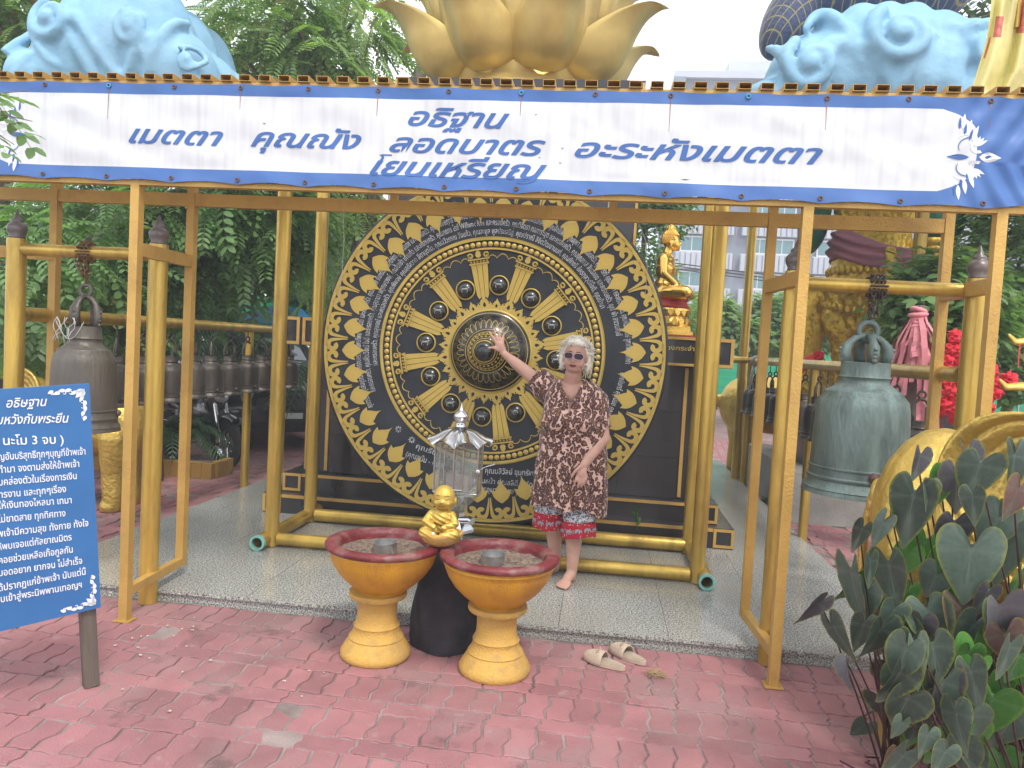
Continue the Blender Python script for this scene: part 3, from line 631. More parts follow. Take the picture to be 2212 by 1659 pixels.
# local frame of every part: x right, y depth, z up, centre of disc = origin, front face at y = 0
m = MB(); m.lathe([(0, 0), (GR-.012, 0), (GR, -.012), (GR, -.10), (GR-.03, -.12), (0, -.12)], 128, axis='Y'); m.obj('disc', gong_black, go, auto=40)
def ring(r0, r1, h=.006, name='gold_ring', mt=gold_flat, n=128, parent=None, y=0):
    m_ = MB(); m_.lathe([(r0, y), (r0, y+h), (r1, y+h), (r1, y)], n, axis='Y'); return m_.obj(name, mt, parent or go, auto=40)
ring(GR*.966, GR*.985); ring(GR*.632, GR*.646, h=.010); ring(GR*.578, GR*.588, h=.010); ring(GR*.648, GR*.651, .004)
def flat(pts, fs, h=.006):
    """pts in (radial up, tangential right) plane -> prism facing -y"""
    m_ = MB(); n_ = len(pts); vs = [(x, 0, z) for x, z in pts]+[(x, -h, z) for x, z in pts]
    F_ = [tuple(i+n_ for i in f) for f in fs]; from collections import Counter
    ed = Counter()
    for f in fs:
        for i in range(len(f)): ed[(f[i], f[(i+1) % len(f)])] += 1
    side = [(a, b_, b_+n_, a+n_) for (a, b_) in ed if (b_, a) not in ed]
    # make front faces point to -y
    a3 = [Vector(vs[i+n_]) for i in fs[0][:3]]; nrm = (a3[1]-a3[0]).cross(a3[2]-a3[0])
    if nrm.y > 0: F_ = [tuple(reversed(f)) for f in F_]
    else: side = [tuple(reversed(f)) for f in side]
    m_.add(vs, F_+side); return m_
def outline(pts, h=.006): return flat(pts, [tuple(range(len(pts)))], h)
def place(me, name, ang, r, parent=go, flip=1, y=0, mt=None, lbl=None, scale=1):
    """clockwise angle from the top in degrees; shape's +z points outward"""
    o = bpy.data.objects.new(name, me); C.objects.link(o); o.parent = parent; a = rad(ang)
    o.location = (r*math.sin(a), y, r*math.cos(a)); o.rotation_euler = (0, a, 0)
    if flip < 0: o.scale = (-1, 1, 1)
    return o
# lily leaf, tip pointing inward (-z)
half = [(0, -.172), (.005, -.146), (.016, -.124), (.032, -.104), (.046, -.086), (.052, -.072), (.080, -.082), (.074, -.056), (.066, -.034), (.048, -.012), (.028, .002), (.012, .012), (0, .018)]
leafm = outline(half+[(-x, z) for x, z in reversed(half[1:-1])]).mesh('gold_leaf', gold_flat)
NB = 38
p_, f_ = scroll_pts(.050, .018, .038, .030, PI*1.18, PI*-.25, .010, .030, 14); q_, g_2 = scroll_pts(.052, .014, .026, .012, -PI*.25, -PI*1.3, .030, .018, 8)
def scroll_shape():
    # an S-like volute: rises from between the leaves and curls under
    cen = [];  n_ = 26
    for i in range(n_+1):
        t_ = i/n_
        if t_ < .38: s_ = t_/.38; x = .006+.010*s_**2; z = -.050+.085*s_; w_ = .005+.016*s_
        else: s_ = (t_-.38)/.62; a = PI-s_*PI*1.75; r = .036-.020*s_; x = .052+r*math.cos(a)*1.0-.0; z = .035+r*math.sin(a)*.95; w_ = .021+.008*math.sin(s_*PI)
        cen.append((x, z, w_))
    pts = []
    for i, (x, z, w_) in enumerate(cen):
        x0, z0, _ = cen[max(0, i-1)]; x1, z1, _ = cen[min(n_, i+1)]; dx, dz = x1-x0, z1-z0; L_ = math.hypot(dx, dz) or 1; nx_, nz2_ = -dz/L_, dx/L_
        pts += [(x+nx_*w_/2, z+nz2_*w_/2), (x-nx_*w_/2, z-nz2_*w_/2)]
    return flat(pts, [(2*i, 2*i+1, 2*i+3, 2*i+2) for i in range(n_)])
volm = scroll_shape().mesh('gold_volute', gold_flat)
volf = MB()
_v = scroll_shape(); volf.v = [(-x, y, z) for x, y, z in _v.v]; volf.f = [tuple(reversed(f)) for f in _v.f]; volfm = volf.mesh('gold_volute', gold_flat)
for k in range(NB):
    a = 360*k/NB+2.0
    place(leafm, 'gold_leaf', a, GR*.862).scale = (.90, 1, 1); place(volm, 'gold_volute', a-360/NB/2, GR*.894).scale = (1.12, 1, 1.30); place(volfm, 'gold_volute', a-360/NB/2, GR*.894).scale = (1.12, 1, 1.30)
dotm = MB().lathe([(0, .009), (.012, .008), (.0185, .004), (.0195, 0)], 12, axis='Y').mesh('gold_dot', gold_flat, True)
ND = 112
for k in range(ND): place(dotm, 'gold_dot', 360*k/ND, GR*.610)
# columns
def column_parts():
    out_ = []
    for x in (-.042, 0, .042):   # three flutes with pointed inner ends
        wI, wO = .014, .019; xi, xo = x*.72, x*1.0
        pts = [(xi-wI, .035 if x > -.01 else .05), (xi, 0 if x == 0 else .02), (xi+wI, .035 if x < .01 else .05), (xo+wO, .27), (xo-wO, .27)]
        out_.append(('column_flute', outline(pts, .012).mesh('column_flute', gold_flat)))
    for z0, z1, hw in ((.272, .284, .072), (.306, .316, .080)): out_.append(('column_band', outline([(-hw, z0), (hw, z0), (hw, z1), (-hw, z1)], .014).mesh('column_band', gold_flat)))
    return out_
cps = column_parts()
dot2 = MB().lathe([(0, .010), (.007, .008), (.0095, 0)], 10, axis='Y').mesh('gold_dot', gold_flat, True)
vv, ff = scroll_pts(0, 0, .006, .019, 0, -2*PI*.95, .006, .011, 16); cvol = flat(vv, ff, .010).mesh('capital_volute', gold_flat)
flame = [(0, 0), (.014, .006), (.022, .020), (.016, .028), (.018, .040), (.008, .048), (0, .066)]; flm = outline(flame+[(-x, z) for x, z in reversed(flame[1:-1])], .009).mesh('capital_flame', gold_flat)
ring3 = flat(*scroll_pts(0, 0, .017, .017, 0, 2*PI, .005, .005, 18), .008).mesh('gold_arc', gold_flat)
def off(me, name, ang, r, dx, dz, parent, **k):
    a = rad(ang); o = bpy.data.objects.new(name, me); C.objects.link(o); o.parent = parent
    R_ = r+dz; o.location = (R_*math.sin(a)+dx*math.cos(a), 0, R_*math.cos(a)-dx*math.sin(a)); o.rotation_euler = (0, a, 0); return o
# swag line between columns
def swag():
    pts = []; n_ = 36; da = 30; r0 = GR*.535
    for i in range(n_+1):
        t_ = i/n_; a = rad(-da/2+4.3+(da-8.6)*t_); bump = .055*abs(math.sin(t_*PI*3))**.8 if .02 < t_ < .98 else 0; r = r0-.03+bump*.55-.028*math.sin(PI*t_)*-1
        pts += [((r-.0028)*math.sin(a), (r-.0028)*math.cos(a)), ((r+.0028)*math.sin(a), (r+.0028)*math.cos(a))]
    return flat(pts, [(2*i, 2*i+1, 2*i+3, 2*i+2) for i in range(n_)], .004)
swm = swag().mesh('swag_line', gold_flat)
animal_names = ['rat', 'ox', 'tiger', 'rabbit', 'dragon', 'snake', 'horse', 'goat', 'monkey', 'rooster', 'dog', 'pig']
def animal(k):
    m_ = MB(); s_ = 1 if k % 2 else -1; q = .9+.2*((k*7) % 5)/5
    if k in (4, 5): m_.tube([(.022*math.cos(i*.75)*(1-i/14), -.004*0, .024*math.sin(i*.75)*(1-i/14)) for i in range(12)], [.0045]*11+[.002], 5)
    else:
        m_.tube([(-.022*s_, 0, .004), (0, 0, .006*q), (.020*s_, 0, .006)], [.009, .0075, .009*q], 6)
        m_.tube([(.020*s_, 0, .008), (.030*s_, 0, .018*q), (.038*s_, 0, .015)], [.006, .005, .002], 5)
        for x in (-.024, -.014, .014, .022): m_.tube([(x*s_, 0, .002), ((x+.004*((k+int(x*1e3)) % 3-1))*s_, 0, -.022)], [.0035, .0018], 5)
        m_.tube([(-.028*s_, 0, .008), (-.038*s_, 0, .016*q)], [.0025, .001], 4)
    return m_
silver = mat('worn_silver_relief', (.36, .37, .38), .55, .2, .4, 40, .3, 60, dirt=(.05, .05, .06), dirt_s=60, dirt_amt=.9)
domem = MB().lathe([(0, .044), (.02, .042), (.04, .034), (.054, .018), (.060, 0)], 28, axis='Y').mesh('medallion', dome_black, True)
ringm = MB().lathe([(.0635, 0), (.0635, .012), (.0655, .014), (.0725, .012), (.0735, 0)], 32, axis='Y').mesh('medallion_ring', gold_flat, True)
for k in range(12):
    a = 19.5+30*k
    for nm, me in cps: off(me, nm, a, GR*.285, 0, 0, go)
    for x in (-.060, -.036, -.012, .012, .036, .060): off(dot2, 'gold_dot', a, GR*.285, x, .295, go)
    for s_ in (-1, 1): o = off(cvol, 'capital_volute', a, GR*.285, s_*.058, .340, go); o.scale = (s_, 1, 1)
    off(flm, 'capital_flame', a, GR*.285, 0, .322, go)
    for s_ in (-1, 1): off(ring3, 'gold_arc', a, GR*.285, s_*.058, .340, go)
    place(swm, 'swag_line', a+15, 0)
    b_ = place(domem, 'medallion', a-15, GR*.378); o = link('medallion_ring', ringm, b_); 
    an = animal(k).mesh('zodiac_animal', silver, True); o = link('zodiac_animal', an, b_, (0, -.041, 0)); o.rotation_euler = (0, -rad(a-15), 0); o.scale = (.95, .5, .95)
# flames round the hub
hf = [(0, 0), (.020, .004), (.036, .022), (.038, .040), (.030, .048), (.040, .058), (.026, .064), (.026, .076), (.014, .082), (0, .112)]
hole = [(0, .022), (.012, .032), (.010, .046), (0, .062)]
def flame_big(s_=1.0, thin=False):
    m_ = []
    for sg in (1, -1):
        o_ = [(sg*x*s_, z*s_) for x, z in hf]; i_ = [(sg*x*s_, z*s_) for x, z in hole]
        pts = [o_[0]]+o_[1:]+[i_[3], i_[2], i_[1], i_[0]]
        m_.append(outline(pts, .010))
    r_ = MB(); [r_.add(q.v, q.f) for q in m_]; return r_.mesh('hub_flame', gold_flat)
fb, fs_ = flame_big(1.0), flame_big(.78)
for k in range(12): place(fb, 'hub_flame', 4.5+30*k+15, GR*.236); place(fs_, 'hub_flame', 4.5+30*k, GR*.236); 
for k in range(24): place(flm, 'small_flame', 12+15*k, GR*.232)
# hub boss
HR = GR*.232
hub = MB(); prof = [(HR, 0), (HR*.99, .03), (HR*.97, .045), (HR*.95, .050), (HR*.93, .052), (HR*.86, .085), (HR*.78, .118), (HR*.70, .145), (HR*.60, .170), (HR*.50, .188), (HR*.47, .190), (HR*.44, .205), (HR*.40, .235), (HR*.385, .262), (HR*.36, .275), (HR*.30, .285), (HR*.27, .290), (HR*.25, .305), (HR*.22, .335), (HR*.18, .352), (HR*.10, .362), (0, .364)]
hubo = hub.lathe(prof, 72, axis='Y').obj('hub', dome_black, go, smooth=True)
def hring(r, y_, w_, h=.006, mt=gold_flat, nm='gold_ring'): m_ = MB(); m_.torus((0, 0, 0), r, w_, 72, 8, rot=Euler((PI/2, 0, 0)).to_matrix()); o = m_.obj(nm, mt, hubo, smooth=True); o.location = (0, -y_, 0); return o
hring(HR*1.0, .012, .011); hring(HR*.93, .053, .003); hring(HR*.52, .186, .003); hring(HR*.455, .198, .003); hring(HR*.40, .240, .003); hring(HR*.30, .286, .003); hring(HR*.245, .308, .006); 
def hub_y(rf):
    for (a, b_), (c, d) in zip(prof[::-1], prof[::-1][1:]):
        if a <= rf*HR <= c: return b_+(d-b_)*(rf*HR-a)/(c-a+1e-9)
    return 0
# scalloped petals on the dome
m = MB(); NPt = 30
for k in range(NPt):
    a0 = 2*PI*k/NPt; dA = 2*PI/NPt; pts = []
    for i in range(9):
        t_ = i/8; ang = a0+dA*(t_-.5)*.94; rf = .56+.20*math.sin(PI*t_)**.35 if 0 < t_ < 1 else .56; pts.append((rf*HR*math.sin(ang), -hub_y(rf)-.003, rf*HR*math.cos(ang)))
    m.tube(pts, .0022, 4)
o = m.obj('petal_band', gold_flat, hubo); tag(o, kind='stuff')
d3 = MB().ball((0, 0, 0), (.0055, .004, .0055), 8, 6).mesh('gold_bead', gold_flat, True); d4 = MB().ball((0, 0, 0), (.009, .005, .006), 8, 6).mesh('gold_bead', gold_flat, True)
for k in range(22):
    a = 2*PI*k/22; o = link('gold_bead', d4, hubo, (.35*HR*math.sin(a), -.280, .35*HR*math.cos(a))); o.rotation_euler = (0, a, 0)
for k in range(28):
    a = 2*PI*k/28; o = link('gold_bead', d3, hubo, (.425*HR*math.sin(a), -.222, .425*HR*math.cos(a))); o.rotation_euler = (0, a, 0)
# white names written round the rim
def ring_text(s, r, a0, a1, h, name='inscription'):
    vs, fs = text_geo(s, 1, 'LEFT', res=1, off=.008); xs_ = [v[0] for v in vs]; x0, x1 = min(xs_), max(xs_)
    m_ = MB(); vv_ = []
    for v in vs:
        a = rad(a0+(a1-a0)*(v[0]-x0)/(x1-x0)); rr2 = r+v[1]*h; vv_.append((rr2*math.sin(a), -.004, rr2*math.cos(a)))
    m_.add(vv_, fs); return m_.obj(name, white_worn, go)
ring_text('คุณวรรณี สุขสมบูรณ์ และครอบครัว, คุณพรทิพย์ แก้วมณี และครอบครัว, คุณสมเดช จันทร์ดี, คุณสุธีภัทร ภูเจริญเดช และครอบครัว, คุณทรงชัยฤทธิ์ นาคพงษ์ และครอบครัว, คุณลาภีณี เพ็ชรพรม และครอบครัว, คุณสิทธิพิชัย คุณยุพา และครอบครัว, คุณวาริณี คุณะอาษา และครอบครัว, คุณพัฒนพงษ์ จูฑาทิพย์ เสือขำ', GR*.765, -118, 92, .062)
ring_text('และครอบครัว, คุณพีระวิชญ์ ใจดี และครอบครัว, คุณสุชาดา พฤกษาวงษ์, คุณส้มเช้า เทาแก้ว และครอบครัว, คุณกชกร ไรซ์ Williamc Rice และครอบครัว, คุณวิจิตรา กอการะมุด และครอบครัว, คุณบุญกาส สินฉลอง และครอบครัว, คุณ ฟ้า สงวนสัตย์', GR*.715, -112, 80, .060)
ring_text('และครอบครัว, คุณสุพจน์ และครอบครัว, คุณพิพงษ์ คุณสุทัสวาท สีตาบุตโต, คุณฉวีวรรณ วังแก้ว, คุณละมูล พูลประเสริฐ, คุณปราณี ลิขิตวัฒขานนท์, คุณภัทชรี อั้ครกุลวุฒิโชติ, คุณน้ำนา', GR*.668, -100, 66, .056)
ring_text('แสงจันทร์ คุณน้อย คุณเล็ก และครอบครัว', GR*.745, 96, 128, .058)
def flat_text(s, u0, v0, u1, v1, h):
    p0, p1 = P(u0, v0, Y=GY), P(u1, v1, Y=GY); pts, fs = fit_text(s, 0, (p1-p0).length, 0, h, res=2, off=.008)
    d = (p1-p0).normalized(); up_ = Vector((-d.z, 0, d.x)); m_ = MB(); m_.add([p0-Vector((GX, GY, GZ))+d*x+up_*z+Vector((0, -.004, 0)) for x, z in pts], fs); m_.obj('inscription', white_worn, go)
flat_text('(คุณสนั่น - คุณเวิน', 876, 985, 968, 1016, .06); flat_text('คุณรัชนี ล้วน', 898, 968, 985, 998, .055)
flat_text('คุณมลิวัลย์ ขุมทรัพย์', 1048, 1022, 1160, 1028, .058); flat_text('หมื่นหน้า คุณชลิดี เบิร์ด', 1024, 1042, 1150, 1052, .055); flat_text('ส์ อรอุมา ลิ้มกุล )', 1024, 1060, 1118, 1068, .055)
m = MB()
for (u, v) in ((861, 927), (890, 950)):
    p0 = P(u, v, Y=GY)-Vector((GX, GY, GZ))
    for k in range(8):
        a = k*PI/4; pts_, f_ = leafpoly(p0.x+.008*math.cos(a), p0.z+.008*math.sin(a), .02, .005, a); m.add([(x, -.004, z) for x, z in pts_], [tuple(reversed(f)) for f in f_])
m.obj('flower_mark', white_worn, go)
for s_ in (-.8, .8):   # ropes by which the gong hangs, and the cradle that steadies it
    MB().tube([(s_, -.06, .98), (s_, -.02, 1.6)], .012, 8).obj('hanging_rope', rope_m, go)
# ================================================================== SHRINE WALL BEHIND THE GONG
sh = thing('shrine_wall', 'black granite shrine wall with gold trim behind the gong', 'shrine', (-.8, 7, .07))
def gb_(name, mt, *a): return MB().b2(*a).obj(name, mt, sh, world=True)
gb_('step', granite_blk, -2.78, 1.14, 6.18, 9.2, .071, .235); gb_('step', granite_blk, -2.66, 1.02, 6.30, 9.1, .2355, .40)
gb_('core', granite_blk, -2.52, .88, 6.43, 9.0, .401, 1.505)
gb_('ledge', granite_blk, -2.70, 1.06, 6.29, 9.05, 1.506, 1.745)
gb_('tower', granite_blk, -1.90, .24, 6.55, 8.9, 1.746, 3.86)
gb_('upper_slab', concrete, -7.2, 4.3, 6.9, 8.2, 3.42, 3.73)   # carries the blue clouds, hidden by the banner
for x in [-2.52+.68*i for i in range(5)]:
    for z0, z1 in ((.405, .74), (.745, 1.12), (1.125, 1.5)): gb_('panel', granite_blk, x+.004, x+.676, 6.414, 6.429, z0, z1)
def trim(x0, x1, z0, z1, y_, t_=.026):
    gb_('gold_trim', gold_box, x0, x1, y_-.008, y_, z1-t_, z1); gb_('gold_trim', gold_box, x0, x1, y_-.008, y_, z0, z0+t_); gb_('gold_trim', gold_box, x0, x0+t_, y_-.008, y_, z0+t_, z1-t_); gb_('gold_trim', gold_box, x1-t_, x1, y_-.008, y_, z0+t_, z1-t_)
gb_('gold_trim', gold_box, -2.52, -2.492, 6.404, 6.413, .42, 1.49); gb_('gold_trim', gold_box, .85, .878, 6.404, 6.413, .42, 1.49); gb_('gold_trim', gold_box, -2.34, -2.312, 6.404, 6.413, .42, 1.49); gb_('gold_trim', gold_box, .70, .728, 6.404, 6.413, .42, 1.49)
trim(-2.78, -2.62, .08, .23, 6.178, .022); trim(.98, 1.14, .08, .23, 6.178, .022); gb_('gold_trim', gold_box, -2.615, .975, 6.170, 6.178, .205, .232)
trim(-2.66, -2.50, .245, .395, 6.298, .022); trim(.86, 1.02, .245, .395, 6.298, .022); gb_('gold_trim', gold_box, -2.495, .855, 6.29, 6.298, .372, .397)
trim(-2.70, -2.56, 1.51, 1.743, 6.288); trim(-2.535, -2.43, 1.51, 1.743, 6.288); trim(.80, 1.06, 1.51, 1.743, 6.288); gb_('gold_trim', gold_box, -2.425, .795, 6.28, 6.288, 1.72, 1.744); gb_('gold_trim', gold_box, -2.425, .795, 6.28, 6.288, 1.51, 1.53)
gb_('gold_trim', gold_box, 1.061, 1.067, 6.30, 9.0, 1.72, 1.744)
for x in (.0, .215): gb_('gold_trim', gold_box, x, x+.022, 6.54, 6.549, 1.75, 3.84)
for x in (-1.90, -1.68): gb_('gold_trim', gold_box, x, x+.022, 6.54, 6.549, 1.75, 3.84)
gb_('gold_trim', gold_box, .023, .213, 6.54, 6.549, 2.40, 2.424)
p0, p1 = P(1440, 752, Y=6.285), P(1510, 757, Y=6.285); pts, fs = fit_text('ทองกระจ่าง', p0.x-.04, p1.x, p0.z-.012, .05, off=.012)
m = MB(); m.add([(x, 6.283, z) for x, z in pts], fs); m.obj('lettering', gold_flat, sh, world=True)
# weed growing from a crack
w_ = thing('weed', 'small green weed sprouting from a crack in the black steps', 'weed', (.37, 6.15, .2))
for k in range(7):
    a = k*.9; m = MB(); pp, ff = leafpoly(0, 0, .05, .014, 0, 4); m.add([(x, y_, .2*x) for x, y_ in pp], ff); o = m.obj('leaf', weed_m, w_); o.rotation_euler = (random.uniform(-.6, .6)+1.0, -.5+random.uniform(-.5, .5), a); o.location = (.01*math.sin(a), -.02, .02+.022*k)
MB().tube([(0, 0, -.02), (.004, -.02, .06), (-.004, -.03, .16)], .003, 5).obj('stem', weed_m, w_)
# ================================================================== STATUES ABOVE
lo = thing('golden_lotus', 'giant satin gold lotus pedestal rising above the banner centre', 'lotus pedestal', (-.93, 7.55, 3.86))
m = MB(); m.lathe([(.0, 0), (.86, 0), (.88, .03), (.76, .10), (.66, .18), (.66, .30), (.70, .5), (.78, .8), (.8, 1.6), (.0, 1.7)], 48); m.obj('base', gold_lotus, lo, smooth=True)
def petal(W_, cl, name='petal', thick=.022):
    """cl: centre line (radius, height) from base to curled tip"""
    m_ = MB(); ns, nt_ = 26, 16; vs = []; ss = [i/(len(cl)-1) for i in range(len(cl))]
    for side in (0, 1):
        for i in range(ns+1):
            s_ = i/ns; r = float(np.interp(s_, ss, [c[0] for c in cl])); z = float(np.interp(s_, ss, [c[1] for c in cl]))
            wid = W_*(math.sqrt(max(0, 1-(1-s_/.32)**2)) if s_ < .32 else math.cos((s_-.32)/.68*PI/2)**1.0)+.003
            for j in range(nt_+1):
                t_ = (j/nt_*2-1); x = wid*t_; rr2 = r-1.05*(wid*t_)**2/W_-side*thick; vs.append((x, -rr2, z+.55*(wid*t_)**2/W_*(1-s_)**2))
    q = nt_+1; N_ = (ns+1)*q; fs = []
    for i in range(ns):
        for j in range(nt_):
            a, b_, c, d = i*q+j, i*q+j+1, (i+1)*q+j+1, (i+1)*q+j; fs += [(a, b_, c, d), (N_+a, N_+d, N_+c, N_+b_)]
    for i in range(ns): fs += [(i*q, (i+1)*q, N_+(i+1)*q, N_+i*q), (i*q+nt_, N_+i*q+nt_, N_+(i+1)*q+nt_, (i+1)*q+nt_)]
    m_.add(vs, fs); me = m_.mesh(name, gold_lotus, True); return me
def smooth_cl(pts, n_=30):
    out_ = []
    for k in range(n_+1):
        t_ = k/n_*(len(pts)-1); i = min(int(t_), len(pts)-2); f = t_-i; p0, p1, p2, p3 = pts[max(0, i-1)], pts[i], pts[i+1], pts[min(len(pts)-1, i+2)]
        out_.append(tuple(.5*((2*p1[c])+(-p0[c]+p2[c])*f+(2*p0[c]-5*p1[c]+4*p2[c]-p3[c])*f*f+(-p0[c]+3*p1[c]-3*p2[c]+p3[c])*f**3) for c in (0, 1)))
    return out_
pA = petal(.345, smooth_cl([(.70, .0), (.86, .03), (1.00, .13), (1.10, .28), (1.17, .43), (1.26, .56), (1.37, .63), (1.46, .59)]))
pB = petal(.44, smooth_cl([(.60, .26), (.74, .32), (.86, .50), (.93, .74), (.98, .96), (1.10, 1.12), (1.26, 1.16)]))
pC = petal(.40, smooth_cl([(.66, .5), (.80, .55), (.92, .85), (.98, 1.2), (1.0, 1.45), (1.06, 1.65), (1.16, 1.7)]))
for k in range(8):
    a = 2*PI*(k+.5)/8; link('petal', pA, lo, (0, 0, .19), a); link('petal', pB, lo, (0, 0, .02), a+PI/8); link('petal', pC, lo, (0, 0, 0), a)
def cloud(name, label, x0, x1, y_, z0, hts, spirals, seed, base_drop=.1):
    """hts: list of (fraction across, height) giving the skyline"""
    c_ = thing(name, label, 'cloud statue', ((x0+x1)/2, y_, z0)); mb = MB(); n_ = 9; x0_ = x0
    for i in range(n_):
        f_ = i/(n_-1); h_ = np.interp(f_, [a for a, b in hts], [b for a, b in hts]); x = (f_-.5)*(x1-x0)*.80
        for yy in (-.35, .1, .5): ell(mb, (x, yy, h_*.42), ((x1-x0)*.14, .40, h_*.56), (0, 0, .3*math.sin(i)))
    for (fx, fz, R_, dirn) in spirals:
        x, z = (fx-.5)*(x1-x0), fz; pts = []; rs_ = []
        for i in range(20):
            t_ = i/19; a = 2.2+dirn*t_*PI*2.9; r = R_*(1-.86*t_); xx, zz = x+r*math.cos(a), z+r*math.sin(a)*.95; hloc = np.interp((xx/(x1-x0))+.5, [a_ for a_, b in hts], [b for a_, b in hts])
            q = max(-1, min(1, (zz-hloc*.42)/(hloc*.56+.05))); pts.append((xx, -.40-.40*math.sqrt(max(0, 1-q*q))*.96+.03-.05*t_, zz)); rs_.append(R_*.25*(1-.25*t_))
        chain(mb, pts, rs_, n=8)
        ell(mb, (x, pts[-1][1], z), (R_*.22,)*3)
    rr_ = random.Random(seed)
    for k in range(9):   # flowing ridges between the swirls
        x0 = rr_.uniform(-.42, .42)*(x1-x0_); z0_ = rr_.uniform(.1, .5); pts = []; rs_ = []
        for i in range(9):
            t_ = i/8; xx = x0+(.35*(t_-.5))*(x1-x0_)*.5; zz = z0_+.30*math.sin(PI*t_*.9+k)+.12*t_; hloc = float(np.interp(xx/(x1-x0_)+.5, [a_ for a_, b in hts], [b for a_, b in hts])); q = max(-1, min(1, (zz-hloc*.42)/(hloc*.56+.05)))
            pts.append((xx, -.33-.40*math.sqrt(max(0, 1-q*q))*.96, max(.03, zz))); rs_.append(.055*math.sin(PI*(.15+.7*t_))+.012)
        chain(mb, pts, rs_, n=8)
    def warp(a):
        d = wob(a, 3.2, seed)*.05+wob(a, 8, seed)*.012; a = a.copy(); a[:, 1] += d*(a[:, 1] < .2); a[:, 2] += wob(a, 2.5, seed+3)*.04; lo_ = a[:, 2] < 0; a[lo_, 2] *= .15; return a
    link('cloud_body', fuse(mb, 'cloud_body', blue_cloud, .024, 7, warp), c_); return c_
cl = cloud('cloud_statue', 'sky blue sculpted cloud with swirls above the left end of the banner', -6.15, -3.72, 7.5, 3.74, [(0, .12), (.08, .42), (.25, .95), (.45, 1.25), (.75, 1.15), (.9, .62), (1, .2)], [(.34, .72, .23, 1), (.70, .60, .17, 1), (.92, .30, .14, -1)], 1.)
cr_ = cloud('cloud_statue', 'pale blue sculpted cloud with three round swirls above the right end of the banner', 1.17, 3.45, 7.5, 3.74, [(0, .35), (.06, .62), (.18, .80), (.35, 1.0), (.6, 1.05), (.85, .95), (1, .75)], [(.19, .36, .23, 1), (.50, .60, .27, 1), (.82, .50, .25, -1)], 4.)
blue_scale = mat('indigo_scaled_robe', (.07, .09, .15), .45, .1, .3, 10, .6, 30)
t_ = blue_scale.node_tree; b = t_.nodes['Principled BSDF']; vo = t_.nodes.new('ShaderNodeTexWave'); vo.wave_type = 'BANDS'; vo.bands_direction = 'DIAGONAL'; vo.inputs['Scale'].default_value = 5.5
t2 = t_.nodes.new('ShaderNodeTexCoord'); t_.links.new(t2.outputs['Object'], vo.inputs['Vector']); rr = t_.nodes.new('ShaderNodeValToRGB'); rr.color_ramp.elements[0].position = .96; rr.color_ramp.elements[0].color = (.06, .08, .15, 1); rr.color_ramp.elements[1].position = .985; rr.color_ramp.elements[1].color = (.32, .27, .12, 1)
mp_ = t_.nodes.new('ShaderNodeMapping'); mp_.inputs['Scale'].default_value = (-1, 1, 1); t_.links.new(t2.outputs['Object'], mp_.inputs['Vector']); v2 = t_.nodes.new('ShaderNodeTexWave'); v2.wave_type = 'BANDS'; v2.bands_direction = 'DIAGONAL'; v2.inputs['Scale'].default_value = 5.5; t_.links.new(mp_.outputs[0], v2.inputs['Vector'])
mxx = t_.nodes.new('ShaderNodeMath'); mxx.operation = 'MAXIMUM'; t_.links.new(vo.outputs['Fac'], mxx.inputs[0]); t_.links.new(v2.outputs['Fac'], mxx.inputs[1]); t_.links.new(mxx.outputs[0], rr.inputs[0]); t_.links.new(rr.outputs[0], b.inputs['Base Color'])
def robe(label, X, z, w_, armx, Y=7.7):
    r_ = thing('seated_figure_robe', label, 'statue', (X, Y, z)); mb = MB()
    ell(mb, (0, 0, .35), (w_, .45, .38)); ell(mb, (-w_*.78, -.15, .08), (.24, .26, .46), (0, .45, 0)); ell(mb, (w_*.6, -.2, .3), (.4, .32, .3)); ell(mb, (0, .1, 1.0), (w_*.55, .35, .8))
    link('robe', fuse(mb, 'robe', blue_scale, .04, 4), r_)
    mb = MB(); chain(mb, [(-w_*.9, -.42, .34), (-w_*.5, -.55, .50), (-.1, -.5, .62)], [.07, .06, .05]); chain(mb, [(armx, -.52, .55), (armx+.04, -.56, .30), (armx+.12, -.50, .16)], [.09, .07, .04])
    link('gold_hem', fuse(mb, 'gold_hem', gold_carved, .02, 2), r_)
robe('indigo scaled robe with gold hem of the figure seated on the right cloud', 2.25, 4.75, .85, .75)
robe('blue scaled robe of the figure riding the left cloud', -4.45, 5.12, .45, .2, 7.75)
# ================================================================== GOLDEN BUDDHA ON THE LEDGE (profile, faces right)
bu = thing('buddha_statue', 'golden seated Buddha in profile on a red and gold lotus base', 'statue', (.545, 6.62, 1.75))
m = MB(); m.b2(-.30, .30, -.22, .22, .0, .015, 0); m.obj('red_plinth', red_paint, bu)
def sqr(prof, name, mt, sides=4):
    m_ = MB(); m_.lathe([(r*1.28, z) for r, z in prof], 4); m_.v = [((x*math.cos(PI/4)-y_*math.sin(PI/4)), (x*math.sin(PI/4)+y_*math.cos(PI/4))*.8, z) for x, y_, z in m_.v]; return m_.obj(name, mt, bu)
sqr([(0, .016), (.30, .016), (.30, .05), (.27, .06), (.27, .10), (.245, .115), (.0, .115)], 'base', gold_bright)
ptm = MB(); pp, ff = leafpoly(0, 0, .085, .032, PI/2, 6); ptm.add([(x*(1), -.012*math.sin(PI*min(1, z/.085)), z) for x, z in pp], ff); ptm = ptm.mesh('base_petal', gold_bright, True)
m = MB(); m.lathe([(.0, .115), (.25, .115), (.235, .16), (.20, .20), (.20, .21), (.24, .25), (.25, .29), (.22, .30), (0, .30)], 32); m.v = [(x, y_*.85, z) for x, y_, z in m.v]; m.obj('lotus_base', gold_bright, bu, smooth=True)
